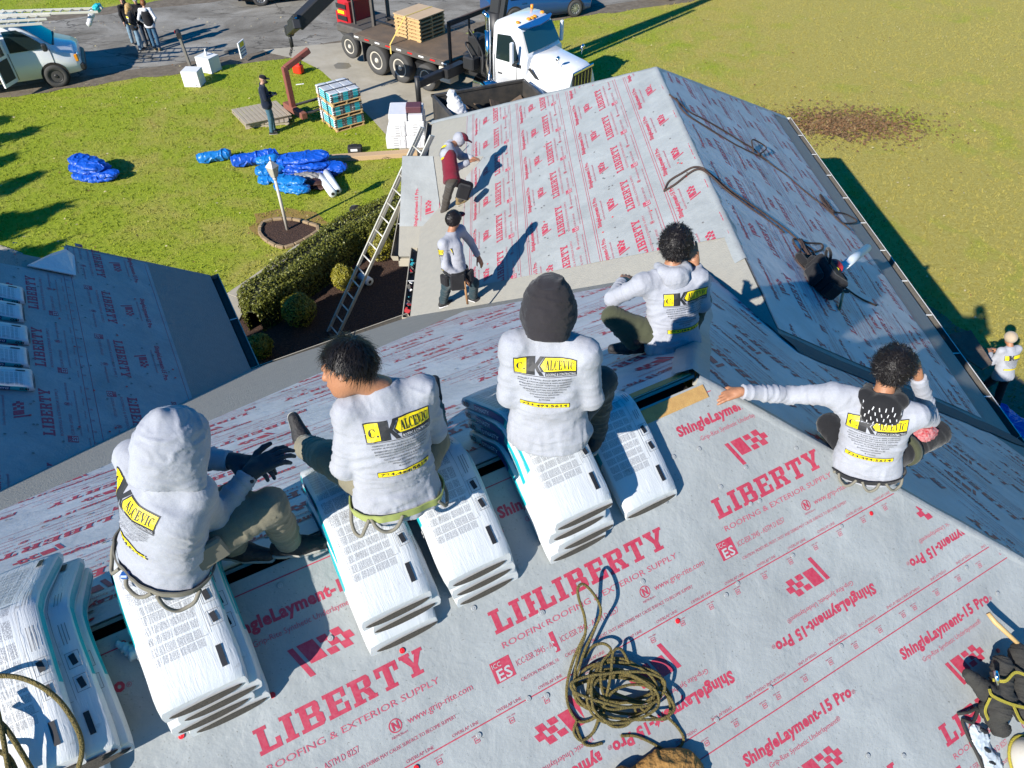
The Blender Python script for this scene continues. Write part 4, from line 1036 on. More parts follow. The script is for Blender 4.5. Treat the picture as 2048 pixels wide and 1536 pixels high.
def bundle(name, base, ex, en, hb, label, group, draped=True, skew=0.0, slide=0.0, drop=0.0, prints=True, side_sg=-1, seed=0, teal=True, flip=False, squash=1.0):
    """base: crown point on the ridge (or middle of the footprint); ex across, en along; hb height of its underside above the roof"""
    rr = random.Random(seed * 17 + 3)
    e = empty(name, base, label=label, cat='shingle bundle', group=group)
    ex = Vector(ex); en = Vector(en)
    ez = ex.cross(en).normalized(); ez = ez if ez.z > 0 else -ez
    def pos(s, t, h):
        s2 = s + slide; tt = t + skew * s
        if draped: n_, z = arch(hb, s2, h); return ex * tt + en * n_ + ZZ * z
        return ex * tt + en * s2 + ez * (hb + h)
    NS, prof = 26, []
    hw, r = BWD / 2, .006
    T = BT * squash
    # ring: bottom left -> bottom right -> top right -> top left (v runs 0..1 over the top face, outside it on the sides)
    ring = [(-hw + r, 0, -.6), (hw - r, 0, 1.6)]
    top = [(hw, r, 1.4), (hw + .004, T * .5, 1.25), (hw - .002, T - r, 1.08), (hw - r, T, 1.0)] + [(hw - r - (2 * hw - 2 * r) * k / 6, T + .006 * math.sin(math.pi * k / 6), 1 - k / 6) for k in range(1, 6)] + [(-hw + r, T, 0.0), (-hw + .002, T - r, -.08), (-hw - .004, T * .5, -.25), (-hw, r, -.4)]
    ring = ring + top; n = len(ring); me = bpy.data.meshes.new('wrapper'); V, Fc, UVs = [], [], []
    for i in range(NS + 1):
        s = -BL / 2 + BL * i / NS; en_ = min(i, NS - i); k = 1 - .16 * (1 if en_ == 0 else .25 if en_ == 1 else 0)
        for j, (t, h, v) in enumerate(ring):
            w = .004 * mnoise.noise(Vector((s * 9, t * 9 + h * 40, seed * 2.3)))
            es = 0 if en_ > 3 else (1 if i > NS / 2 else -1) * (T - h) * (.42 if prints else .2) * (1 - en_ / 4)
            V.append(pos(s + es, t * (1 - (1 - k) * .25) + w, T * .5 + (h - T * .5) * k + w)); UVs.append((.5 + s / BL if not flip else .5 - s / BL, v))
    for i in range(NS):
        for j in range(n):
            j2 = (j + 1) % n; Fc.append((i * n + j, i * n + j2, (i + 1) * n + j2, (i + 1) * n + j))
    Fc.append(tuple(range(n))[::-1]); Fc.append(tuple(NS * n + j for j in range(n)))
    me.from_pydata([tuple(p) for p in V], [], Fc); uvl = me.uv_layers.new(name='UVMap')
    for lp in me.loops: uvl.data[lp.index].uv = UVs[lp.vertex_index]
    me.materials.append(m_wrapt if teal else m_wrap)
    TOPF = {i * n + j for i in range(NS) for j in range(5, 12)}; me.polygons.foreach_set('use_smooth', [k in TOPF for k in range(len(me.polygons))]); bm = bmesh.new(); bm.from_mesh(me); bmesh.ops.recalc_face_normals(bm, faces=bm.faces); bm.to_mesh(me); bm.free()
    link('wrapper', me, e)
    # the open ends show a lens of dark shingle edges, slightly bulging, layered
    for sg in ((1, -1) if prints else (1,)):
        s0 = sg * (BL / 2 + .001); mb = MB(); K = 18; lay = 5; lw = hw * rr.uniform(.80, .95); off_ = rr.uniform(-.015, .015)
        for q in range(lay + 1):
            for k in range(K + 1):
                t = -lw + 2 * lw * k / K; th_ = T * (.34 if prints else .4) * max(0, 1 - (t / lw) ** 2) ** .42; h = T * .5 + th_ * (2 * q / lay - 1)
                mb.v.append(pos(s0 + sg * (T - h) * (.42 if prints else .2) + sg * (.004 + .005 * max(0, 1 - (t / lw) ** 4) + (.0035 if q % 2 else 0)), t + off_, h))
        for q in range(lay):
            for k in range(K): mb.f.append([q * (K + 1) + k, q * (K + 1) + k + 1, (q + 1) * (K + 1) + k + 1, (q + 1) * (K + 1) + k]); mb.mi.append(0); mb.sm.append(False)
        mb.build('shingle_edge', m_shingle, e)
    if prints:
        pr = PR(); gp = PR(); bx = PR()
        # x = s (along), y = t (across); black tab at each end, drawings of shingles along the right margin, ruled column heads
        sgn = -1 if flip else 1
        for sg in (1, -1): pr.rect(sg * .40 - .045, .10, sg * .40 + .045, .122)
        for k in range(4):
            x = sgn * (-.06 + k * .095) ; y = .118
            if k in (2, 3): pr.poly([(x, y), (x + .042, y + .006), (x + .038, y + .028), (x - .004, y + .022)]); gp.frame(x - .012, y - .010, x + .052, y + .040, .002)
            else: gp.rect(x, y, x + .05, y + .003); gp.rect(x, y + .012, x + .05, y + .015); gp.rect(x, y + .024, x + .04, y + .027)
        for k in range(5): gp.rect(-.36 + k * .165, -.145, -.36 + k * .165 + .0016, .085)
        gp.rect(-.36, .095, .30, .0965)
        pr.cut(.05); gp.cut(.05)
        link('printed_mark', pr.to_mesh('printed_mark', lambda x, y: pos(x, y, T + .0085), m_black), e)['kind'] = 'stuff'
        o = link('printed_rule', gp.to_mesh('printed_rule', lambda x, y: pos(x, y, T + .0085), m_grey), e); o['kind'] = 'stuff'
        # lettering along the visible long side: x = s, y = h
        if side_sg:
            nv = PR(); wt = PR(); bk = PR(); tl = PR()
            nv.rect(-.30, .010, .02, .052); wt.text('DYNASTY', -.285, .018, .026, width=.20, bold=.02); bk.text('IKO', -.47, .018, .030, width=.085, bold=.05)
            wt.text('PERFORMANCE', .05, .032, .012, width=.12); wt.text('83', .24, .016, .026)
            for p in (nv, wt, bk): p.cut(.06)
            for p, mm, o_ in ((nv, m_navy, .0060), (wt, m_wrapw, .0072), (bk, m_black, .0066)):
                link('side_lettering', p.to_mesh('side_lettering', lambda x, y, o_=o_: pos(-side_sg * -x if False else x * (1 if side_sg < 0 else -1), side_sg * (hw + o_ - .0005), y * squash), mm), e)['kind'] = 'stuff'
    return e
m_wrapw = mat('white_print', (.78, .78, .78), .4)
def rdg(px, py, z=7.1):
    """station along the ridge of the ridge point seen nearest this picture column"""
    return (G(px, py, z) - P2).dot(RR)
GRP = 'shingle bundles draped over the ridge'
def stack(a, items, where, skewbase=0.0):
    hb = .004
    for i, (da, sk, sl, lab) in enumerate(items):
        bundle('shingle_bundle', P2 + RR * (a + da), RR, NN, hb, lab, None, skew=sk, slide=sl, seed=int(a * 100) + i)
        hb += BT + .007
ORD = {4: ['bottom bundle', 'third bundle from the top', 'second bundle from the top', 'topmost bundle'], 3: ['bottom bundle', 'middle bundle', 'topmost bundle'], 1: ['single bundle']}
def mkstack(a, n, phrase, da, sk, sl, **kw):
    hb = .004
    for i in range(n):
        bundle('shingle_bundle', P2 + RR * (a + da[i]), RR, NN, hb, 'white and teal ' + ORD[n][i] + phrase, GRP, skew=sk[i], slide=sl[i], seed=int(-a * 100) + i, **kw)
        hb += BT + .009
mkstack(-3.50, 4, ' of the leftmost ridge stack under the rope', [.0, .075, .055, -.03], [-.04, .05, .03, -.01], [.06, .0, .0, .0])
mkstack(-2.90, 4, ' in the stack under the pale hooded worker', [.02, -.005, .02, -.012], [.02, -.03, .015, .0], [.045, .03, .012, -.005])
mkstack(-2.07, 3, ' of the stack under the bareheaded worker', [-.01, .015, .0], [.0, .03, -.02], [.075, .01, -.01])
mkstack(-1.655, 3, ' of the stack just right of the bareheaded worker', [.01, .02, -.012], [.03, -.02, .01], [.05, .02, -.01])
mkstack(-1.10, 4, ' in the stack under the black hooded worker', [-.012, .012, -.006, .01], [.0, .025, -.025, .0], [.06, .045, .0, -.02])
mkstack(-.63, 1, ' draped alone over the ridge beside the black hooded worker', [.0], [.0], [.03])
# bundles left on the left wing, lying along its slope
for i in range(5):
    x = [ -.78, -.35, .12, .60, 1.02][i]; y = 3.22 + .03 * (i % 2)
    P = pLW.p(x, y, .012)
    bundle('shingle_bundle', P, pLW.X, pLW.Y, .0, 'blue shaded bundle on the left wing roof, ' + ['nearest of its row', 'second nearest of its row', 'middle of its row', 'second farthest of its row', 'farthest of its row'][i], 'shingle bundles on the left wing', draped=False, seed=40 + i, skew=.05 * (i - 2) * .4)
# ================================================================== PEOPLE: signed-distance bodies turned into one continuous mesh
def npn(v): return np.array([v[0], v[1], v[2]], dtype=np.float64)
_perm = np.random.RandomState(3).randint(0, 1 << 30, 4096)
def vnoise(P):
    """vectorised value noise in -1..1"""
    I = np.floor(P).astype(np.int64); Fr = P - I; Fr = Fr * Fr * (3 - 2 * Fr); out = 0
    def h(x, y, z): return (_perm[(x * 73856093 ^ y * 19349663 ^ z * 83492791) & 4095] & 0xFFFF) / 32767.5 - 1
    for dx in (0, 1):
        for dy in (0, 1):
            for dz in (0, 1):
                w = (Fr[:, 0] if dx else 1 - Fr[:, 0]) * (Fr[:, 1] if dy else 1 - Fr[:, 1]) * (Fr[:, 2] if dz else 1 - Fr[:, 2])
                out = out + w * h(I[:, 0] + dx, I[:, 1] + dy, I[:, 2] + dz)
    return out
class SDF:
    """smooth union of round cones and ellipsoids"""
    def __init__(s, k=.04): s.pr = []; s.k = k
    def cone(s, a, b, r1, r2=None, k=None, g=0, amp=0.0, freq=22.0, sub=False):
        s.pr.append(('c', npn(a), npn(b), r1, r1 if r2 is None else r2, s.k if k is None else k, g, amp, freq, sub)); return s
    def chain(s, pts, rs, **kw):
        for i in range(len(pts) - 1): s.cone(pts[i], pts[i + 1], rs[i], rs[i + 1], **kw)
        return s
    def ell(s, c, rad, ax=None, k=None, g=0, amp=0.0, freq=20.0, sub=False):
        """ax: 3x3 with rows the ellipsoid's axes"""
        A = np.eye(3) if ax is None else np.array([npn(a) for a in ax])
        s.pr.append(('e', npn(c), A, np.array(rad, float), None, s.k if k is None else k, g, amp, freq, sub)); return s
    @staticmethod
    def dist(p, P):
        if p[0] == 'c':
            a, b = p[1], p[2]; ba = b - a; L = ba @ ba + 1e-12; pa = P - a; h = np.clip(pa @ ba / L, 0, 1)
            return np.linalg.norm(pa - h[:, None] * ba, axis=1) - (p[3] + (p[4] - p[3]) * h)
        q = (P - p[1]) @ p[2].T; r = p[3]; k0 = np.linalg.norm(q / r, axis=1); k1 = np.linalg.norm(q / (r * r), axis=1)
        return np.where(k1 > 1e-9, k0 * (k0 - 1) / np.maximum(k1, 1e-9), -r.min())
    def bounds(s, p):
        if p[0] == 'c': return np.minimum(p[1] - p[3], p[2] - p[4]), np.maximum(p[1] + p[3], p[2] + p[4])
        e = np.sqrt(((p[2] * p[3][:, None]) ** 2).sum(0)); return p[1] - e, p[1] + e
    def field(s, res):
        lo = np.min([s.bounds(p)[0] for p in s.pr if not p[9]], 0) - 3 * res; hi = np.max([s.bounds(p)[1] for p in s.pr if not p[9]], 0) + 3 * res
        n = np.ceil((hi - lo) / res).astype(int) + 1; D = np.full(n, 1.0)
        for p in s.pr:
            m = p[5] + 2.5 * res; a, b = s.bounds(p); i0 = np.clip(np.floor((a - m - lo) / res).astype(int), 0, n - 1); i1 = np.clip(np.ceil((b + m - lo) / res).astype(int) + 1, 1, n)
            if np.any(i1 <= i0): continue
            gx, gy, gz = [lo[i] + res * np.arange(i0[i], i1[i]) for i in range(3)]
            Pg = np.stack(np.meshgrid(gx, gy, gz, indexing='ij'), -1).reshape(-1, 3); d = s.dist(p, Pg).reshape([len(gx), len(gy), len(gz)])
            sl = tuple(slice(i0[i], i1[i]) for i in range(3)); B = D[sl]; k = p[5]
            if p[9]:
                h = np.clip(.5 - .5 * (B + d) / k, 0, 1); D[sl] = B * (1 - h) + -d * h + k * h * (1 - h)
            else:
                h = np.clip(.5 + .5 * (B - d) / k, 0, 1); D[sl] = B * (1 - h) + d * h - k * h * (1 - h)
        return D, lo, n
    def mesh(s, res=.01, cut=None, fold=True):
        """-> verts, quads. cut: list of (point, normal): removes the side the normal points to (sharp hem)"""
        D, lo, n = s.field(res)
        if cut:
            gx, gy, gz = [lo[i] + res * np.arange(n[i]) for i in range(3)]
            for co, no, rad in cut:
                co, no = npn(co), npn(no); no = no / np.linalg.norm(no)
                d = ((gx - co[0]) * no[0])[:, None, None] + ((gy - co[1]) * no[1])[None, :, None] + ((gz - co[2]) * no[2])[None, None, :]
                if rad:
                    r2 = ((gx - co[0]) ** 2)[:, None, None] + ((gy - co[1]) ** 2)[None, :, None] + ((gz - co[2]) ** 2)[None, None, :]
                    d = np.where(r2 < rad * rad, d, -1)
                D = np.maximum(D, d)
        S = D < 0; c = [S[i:n[0] - 1 + i, j:n[1] - 1 + j, k:n[2] - 1 + k] for i in (0, 1) for j in (0, 1) for k in (0, 1)]
        cnt = sum(x.astype(np.int8) for x in c); act = (cnt > 0) & (cnt < 8); idx = np.argwhere(act); num = np.full(act.shape, -1, np.int64); num[act] = np.arange(len(idx))
        offs = np.array([(i, j, k) for i in (0, 1) for j in (0, 1) for k in (0, 1)]); val = np.stack([D[idx[:, 0] + o[0], idx[:, 1] + o[1], idx[:, 2] + o[2]] for o in offs], 1)
        acc = np.zeros((len(idx), 3)); w = np.zeros(len(idx))
        for a in range(8):
            for b in range(a + 1, 8):
                if np.abs(offs[a] - offs[b]).sum() != 1: continue
                va, vb = val[:, a], val[:, b]; m = (va < 0) != (vb < 0); t = np.where(m, va / np.where(m, va - vb, 1), 0)
                acc += np.where(m[:, None], offs[a] + t[:, None] * (offs[b] - offs[a]), 0); w += m
        V = lo + res * (idx + acc / w[:, None]); Q = []
        for ax in range(3):
            u, v = (ax + 1) % 3, (ax + 2) % 3; sl0 = [slice(None)] * 3; sl1 = [slice(None)] * 3; sl0[ax] = slice(0, n[ax] - 1); sl1[ax] = slice(1, n[ax])
            e = S[tuple(sl0)] != S[tuple(sl1)]; ii = np.argwhere(e); ok = (ii[:, u] > 0) & (ii[:, v] > 0) & (ii[:, u] < n[u] - 1) & (ii[:, v] < n[v] - 1); ii = ii[ok]
            def g(du, dv):
                j = ii.copy(); j[:, u] -= du; j[:, v] -= dv; return num[j[:, 0], j[:, 1], j[:, 2]]
            q = np.stack([g(1, 1), g(0, 1), g(0, 0), g(1, 0)], 1); fl = S[ii[:, 0], ii[:, 1], ii[:, 2]]; q[~fl] = q[~fl][:, ::-1]; Q.append(q)
        Q = np.concatenate(Q); Q = Q[(Q >= 0).all(1)]
        if fold: V = s.folds(V, Q)
        return V, Q
    def groups(s, V):
        d = np.stack([s.dist(p, V) + (9 if p[9] else 0) for p in s.pr], 1); j = d.argmin(1); return j
    def folds(s, V, Q):
        """cloth folds: ridged noise stretched across each limb, strongest where prims say so"""
        if not any(p[7] for p in s.pr): return V
        a, b, c, d = V[Q[:, 0]], V[Q[:, 1]], V[Q[:, 2]], V[Q[:, 3]]; fn = np.cross(c - a, d - b); N = np.zeros_like(V)
        for k in range(4): np.add.at(N, Q[:, k], fn)
        N /= np.linalg.norm(N, axis=1)[:, None] + 1e-12
        dd = np.stack([s.dist(p, V) + (9 if p[9] else 0) for p in s.pr], 1); W = np.exp(-np.clip(dd - dd.min(1)[:, None], 0, None) / .025); W /= W.sum(1)[:, None]; out = np.zeros(len(V))
        for i, p in enumerate(s.pr):
            if not p[7]: continue
            m = W[:, i] > .02
            if not m.any(): continue
            Pm = V[m]
            if p[0] == 'c':
                ax = p[2] - p[1]; L = np.linalg.norm(ax); ax = ax / (L + 1e-9); t = (Pm - p[1]) @ ax; q = Pm - p[1] - t[:, None] * ax
                X = q * 4.5 + ax * (t * p[8])[:, None] + i * 3.1
            else: X = Pm * np.array([p[8] * .45, p[8] * .45, p[8]]) + i * 3.1
            X = X + .55 * np.stack([vnoise(X * .6 + 7), vnoise(X * .6 + 31), vnoise(X * .6 + 57)], 1)
            r = np.clip(1 - np.abs(vnoise(X)) * 3.4, 0, 1) ** 1.3; r2 = np.clip(1 - np.abs(vnoise(X * 1.8 + 11)) * 3.2, 0, 1)
            out[m] += W[m, i] * p[7] * (1.15 * r + .55 * r2 - .25)
        return V + N * out[:, None]
def sdf_obj(name, sdf, mats, parent, res=.01, cut=None, mi=None, org=None, fold=True):
    V, Q = sdf.mesh(res, cut, fold)
    m = None
    if mi is not None:
        g = sdf.groups(V); lut = np.array([p[6] for p in sdf.pr]); m = np.median(lut[g][Q], axis=1).astype(int) if len(mats) > 1 else None
    return link(name, npmesh(name, V - (npn(org) if org is not None else 0), Q, mats, m, True), parent), V, Q
m_skin = mat('skin', (.36, .165, .085), .5, sss=.1, var=(25, .3, (.30, .12, .06)), bump=(120, .15)); m_skin2 = mat('skin_fair', (.46, .26, .18), .5)
def cloth(name, c, c2=None, heather=True, bs=.4):
    def f(n, l, b):
        P = n.new('ShaderNodeTexCoord').outputs['Object']
        v = NZ(n, l, P, 260, 3, .8); w = NZ(n, l, P, 5, 5, .6)
        k2 = c2 or tuple(x * .82 for x in c)
        base = RMP(n, l, v, [(.35, k2), (.65, c)])
        soil = RMP(n, l, w, [(.30, (.84, .83, .82)), (.55, (1, 1, 1))]); l.new(MIXC(n, l, 1.0, base, soil, 'MULTIPLY'), b.inputs['Base Color'])
        b.inputs['Roughness'].default_value = .9; b.inputs['Specular IOR Level'].default_value = .12; b.inputs['Sheen Weight'].default_value = .15
        h = MATH(n, l, 'MULTIPLY_ADD', NZ(n, l, P, 420, 2), .10, NZ(n, l, P, 11, 3, .5, .5)); BUMP(n, l, b, h, bs, .022)
    return gmat(name, f)
m_shirt = cloth('grey_marl_jersey', (.375, .385, .425), (.31, .32, .355)); m_blackcl = cloth('black_cloth', (.018, .018, .02)); m_hoodblk = cloth('black_hood_cloth', (.030, .027, .030))
m_khaki = cloth('khaki_trousers', (.21, .19, .135)); m_greypant = cloth('charcoal_trousers', (.050, .058, .058)); m_jean = cloth('denim', (.035, .075, .10)); m_navy_cl = cloth('navy_cloth', (.012, .018, .035))
m_maroon = cloth('maroon_cloth', (.17, .015, .03)); m_jeanl = cloth('pale_denim', (.20, .30, .38)); m_green = cloth('olive_cloth', (.07, .075, .045)); m_glove = cloth('grey_glove', (.045, .055, .065)); m_white_cl = cloth('white_cloth', (.68, .68, .70)); m_tancl = cloth('tan_cloth', (.46, .37, .27))
m_shoe = mat('shoe_dark', (.02, .019, .02), .7, bump=(60, .4)); m_boot = mat('tan_boot', (.19, .135, .06), .8, bump=(50, .5)); m_sole = mat('shoe_sole', (.36, .34, .30), .8)
m_hair = mat('black_hair', (.011, .009, .009), .45, spec=.3); m_blond = mat('blond_hair', (.42, .27, .10), .5); m_brownhair = mat('ginger_hair', (.22, .085, .025), .5)
m_strap = mat('grey_strap', (.17, .155, .12), .8); m_lime = mat('lime_webbing', (.30, .34, .10), .7); m_yel = mat('yellow_print', (.80, .62, .005), .5); m_ink = mat('ink_print', (.018, .018, .02), .6)

# ---- back print: drawn 2D, wrapped on the back by casting it onto the shirt
def serif(ch):
    """bold high-contrast capitals, non-overlapping pieces"""
    R = lambda a, b, c, d: [(a, b), (c, b), (c, d), (a, d)]
    if ch == 'A': return .78, [[(.34, 1), (.50, 1), (.74, .06), (.52, .06), (.36, .72)], [(.34, 1), (.36, .72), (.15, .06), (.09, .06)], R(0, 0, .24, .06), R(.46, 0, .80, .06), [(.235, .30), (.25, .36), (.43, .36), (.45, .30)]]
    if ch == 'L': return .66, [R(.09, .06, .29, .94), R(0, .94, .40, 1), R(0, 0, .64, .06), [(.42, .06), (.64, .06), (.64, .34), (.58, .34)]]
    if ch == 'E': return .68, [R(.09, .06, .29, .94), R(0, .94, .62, 1), R(0, 0, .66, .06), [(.44, .94), (.62, .94), (.62, .68), (.57, .68)], [(.44, .06), (.66, .06), (.66, .34), (.60, .34)], [(.29, .47), (.42, .47), (.46, .33), (.50, .33), (.50, .68), (.46, .68), (.42, .53), (.29, .53)]]
    if ch == 'V': return .78, [R(0, .94, .36, 1), R(.52, .94, .78, 1), [(.05, .94), (.27, .94), (.44, .26), (.40, 0), (.36, 0)], [(.44, .26), (.40, 0), (.44, 0), (.70, .94), (.62, .94)]]
    if ch == 'I': return .40, [R(.09, .06, .29, .94), R(0, .94, .38, 1), R(0, 0, .38, .06)]
    if ch == 'C':
        ps = []; n = 14
        for i in range(n):
            a0 = math.radians(50 + 260 * i / n); a1 = math.radians(50 + 260 * (i + 1) / n)
            tk = lambda a: .07 + .15 * max(0, -math.cos(a))
            P = lambda a, q: (.38 + (.36 - tk(a) * q) * math.cos(a), .5 + (.5 - .07 * q) * math.sin(a))
            ps.append([P(a0, 1), P(a0, 0), P(a1, 0), P(a1, 1)])
        ps.append(R(.60, .66, .66, .98)); return .70, ps
def serif_word(pr, w, x, y, h, width, m):
    tot = sum(serif(c)[0] for c in w) + .06 * (len(w) - 1); k = width / tot
    for c in w:
        ww, ps = serif(c)
        for p in ps: pr.poly([(x + a * k, y + b * h) for a, b in p], m)
        x += (ww + .06) * k
def back_print():
    """layers by height: [(PR, material index)] ; mats: yellow, ink, grey"""
    L0, L1, L2 = PR(), PR(), PR()
    L0.rect(-.163, -.085, -.065, .008, 1)                       # black block with yellow C. square
    L1.rect(-.157, -.079, -.096, .002, 0)
    serif_word(L2, 'C', -.149, -.060, .040, .034, 1); L2.disc(-.107, -.056, .005, 8, 1)
    L0.poly([(-.065, -.085), (-.065, .008), (-.050, .008), (-.050, -.030), (-.024, .008), (.0, .008), (-.036, -.038), (.0, -.085), (-.024, -.085), (-.050, -.046), (-.050, -.085)], 1)
    L0.poly([(-.036, -.036), (.0, .010), (.166, .010), (.166, -.062), (.0, -.062)], 1) if False else L0.poly([(-.030, -.038), (.002, .008), (.168, .008), (.168, -.062), (.006, -.062), (-.0145, -.062)], 1)
    L1.poly([(-.020, -.034), (.006, .003), (.163, .003), (.163, -.057), (.0, -.057)], 0)
    serif_word(L2, 'ALCEVIC', .004, -.050, .044, .150, 1)
    L0.rect(.006, -.085, .168, -.0625, 1); L1.text('ROOFING & CONTRACTING', .012, -.081, .013, width=.150, m=2)
    L0.rect(-.163, -.0925, .168, -.0895, 1)
    for i, t in enumerate(['ASPHALT & METAL ROOF REPLACEMENT', 'SOFFIT & FASCIA REPAIR & REPLACEMENT', 'EMERGENCY ROOF TARPING & REPAIRS', 'ROOF RESTORATIONS & ROOF REPAIRS', 'SEAMLESS GUTTER INSTALLATION', 'GUTTER CLEANING & REPAIR', 'EXCAVATION SERVICES', 'FRENCH DRAINS', '& MORE']):
        L1.text(t, .0, -.112 - i * .0165, .0085, width=[.285, .29, .27, .265, .23, .195, .155, .11, .06][i], m=1, center=True)
    L0.rect(-.135, -.292, .135, -.262, 1); L1.rect(-.132, -.289, .132, -.265, 0); L2.text('724.494.5614', -.122, -.2845, .0155, width=.244, m=1, bold=.04)
    for p in (L0, L1, L2): p.cut(.016)
    return L0, L1, L2
BP = back_print()
from mathutils.bvhtree import BVHTree
def put_print(layers, V, Q, org, right, up, mats, parent, name='shirt_print', scale=1.0, base=.0022, sx=1.0):
    """cast the flat print along -normal onto the cloth: org centre top, right/up span it"""
    right, up = Vector(right).normalized(), Vector(up); up = (up - right * up.dot(right)).normalized(); nr = right.cross(up)
    bvh = BVHTree.FromPolygons([tuple(v) for v in V], [tuple(int(i) for i in q) for q in Q]); po = parent.matrix_basis.translation if parent else Vector()
    for li, pr in enumerate(layers):
        pts = []; ok = []
        for x, y in pr.v:
            o = Vector(org) + right * (x * scale * sx) + up * (y * scale) + nr * .5
            h = bvh.ray_cast(o, -nr, 1.0)
            if h[0] is None: pts.append(Vector((0, 0, 0))); ok.append(False)
            else:
                # average a few normals for a calm offset
                pts.append(h[0] + nr * (base + .0016 * li) - po); ok.append(True)
        fs = [(f, m) for f, m in zip(pr.f, pr.mi) if all(ok[i] for i in f) and max((pts[f[0]] - pts[i]).length for i in f) < .07 * scale]
        me = bpy.data.meshes.new(name); me.from_pydata([tuple(p) for p in pts], [], [f for f, m in fs])
        for m in mats: me.materials.append(m)
        me.polygons.foreach_set('material_index', [m for f, m in fs])
        bm = bmesh.new(); bm.from_mesh(me); bmesh.ops.delete(bm, geom=[v for v in bm.verts if not v.link_faces], context='VERTS'); bm.to_mesh(me); bm.free(); me.update(); link(name, me, parent)['kind'] = 'stuff'
PMATS = [m_yel, m_ink, m_white_cl]

# ---- pieces of a person
def head_sdf(S, c, face, up, sc=1.0, g=0, ear=True):
    """skull, jaw, nose, ears; c = middle of the head"""
    f = Vector(face).normalized(); u = Vector(up); u = (u - f * u.dot(f)).normalized(); s = f.cross(u); C = Vector(c); k = .012
    A = (s, f, u)
    S.ell(C + u * .022 * sc - f * .012 * sc, (.076 * sc, .098 * sc, .094 * sc), A, k=.02, g=g)
    S.ell(C - u * .045 * sc + f * .028 * sc, (.056 * sc, .066 * sc, .066 * sc), A, k=.03, g=g)
    S.cone(C - u * .085 * sc + f * .055 * sc, C - u * .09 * sc + f * .065 * sc, .022 * sc, .018 * sc, k=.03, g=g)
    S.cone(C + u * .012 * sc + f * .088 * sc, C - u * .024 * sc + f * .106 * sc, .009 * sc, .014 * sc, k=.012, g=g)
    S.cone(C - u * .052 * sc + f * .086 * sc + s * .018 * sc, C - u * .052 * sc + f * .086 * sc - s * .018 * sc, .009 * sc, k=.01, g=g)
    S.cone(C + u * .022 * sc + f * .078 * sc + s * .035 * sc, C + u * .022 * sc + f * .078 * sc - s * .035 * sc, .014 * sc, k=.012, g=g)
    if ear:
        for q in (1, -1):
            e = C + s * q * .078 * sc - f * .012 * sc - u * .004 * sc
            S.ell(e, (.009 * sc, .020 * sc, .033 * sc), (s * q * .9 - f * .42, f * .9 + s * q * .42, u), k=.008, g=g)
            S.ell(e + s * q * .008 * sc + f * .004 * sc, (.006 * sc, .010 * sc, .019 * sc), (s, f, u), k=.004, g=g, sub=True)
def hand_sdf(S, w, d, palm_n, side=1, curl=.35, sc=1.0, g=0, spread=.12):
    """w wrist, d direction of the fingers, palm_n normal out of the back of the hand; side +1: thumb towards d x palm_n"""
    d = Vector(d).normalized(); n = Vector(palm_n); n = (n - d * n.dot(d)).normalized(); t = d.cross(n) * side; W_ = Vector(w)
    S.cone(W_, W_ + d * .03 * sc, .026 * sc, .028 * sc, k=.015, g=g)
    for q, off_ in enumerate((.028, .010, -.009, -.027)):
        kn = W_ + d * (.085 + (-.006 if q in (0, 3) else 0)) * sc + t * off_ * sc
        S.cone(W_ + d * .02 * sc + t * off_ * .7 * sc, kn, .015 * sc, .0125 * sc, k=.012, g=g)
        L = (.040, .045, .042, .033)[q] * sc; a = curl * .5; dd = (d + t * (off_ / .028) * spread).normalized(); p = kn
        for sgm in range(3):
            v = dd * math.cos(a) - n * math.sin(a); p2 = p + v * L * (1, .65, .5)[sgm]; S.cone(p, p2, (.0098 - .0008 * sgm) * sc, (.009 - .0009 * sgm) * sc, k=.005, g=g); p = p2; a += curl
    b = W_ + d * .025 * sc + t * .026 * sc; b2 = b + (d * .6 + t * .75 - n * .2).normalized() * .045 * sc; b3 = b2 + (d * .85 + t * .4 - n * .25).normalized() * .032 * sc; b4 = b3 + (d * .95 + t * .15 - n * .3).normalized() * .026 * sc
    S.cone(W_ + d * .012 * sc + t * .01 * sc, b2, .019 * sc, .0125 * sc, k=.015, g=g); S.cone(b2, b3, .0115 * sc, .0105 * sc, k=.006, g=g); S.cone(b3, b4, .0105 * sc, .0085 * sc, k=.006, g=g)
def shoe(parent, ank, toe_dir, up, mats, org, res=.009, L=.27, sc=1.0, name='shoe'):
    a = Vector(ank); d = Vector(toe_dir).normalized(); u = Vector(up); u = (u - d * u.dot(d)).normalized(); s = d.cross(u); S = SDF(.03)
    sole = a - u * .075 * sc
    S.cone(sole - d * .055 * sc + u * .035 * sc, sole + d * .05 * sc + u * .03 * sc, .036 * sc, .040 * sc, g=0); S.cone(sole + d * .05 * sc + u * .03 * sc, sole + d * .155 * sc + u * .022 * sc, .043 * sc, .030 * sc, g=0)
    S.cone(a - d * .02 * sc - u * .02 * sc, a + u * .05 * sc - d * .012 * sc, .045 * sc, .044 * sc, g=0)
    o, V, Q = sdf_obj(name, S, [mats[0]], parent, res, cut=[(sole + u * .003, -u, 0)], org=org)
    T = SDF(.01); T.cone(sole - d * .055 * sc, sole + d * .05 * sc, .037 * sc, .041 * sc); T.cone(sole + d * .05 * sc, sole + d * .158 * sc, .044 * sc, .030 * sc)
    for k in (-.07, 0.02, .10): pass
    V2, Q2 = T.mesh(res, cut=[(sole + u * .012, u, 0), (sole - u * .010, -u, 0)]); link('sole', npmesh('sole', V2 - npn(org), Q2, [mats[1]], None, True), o)
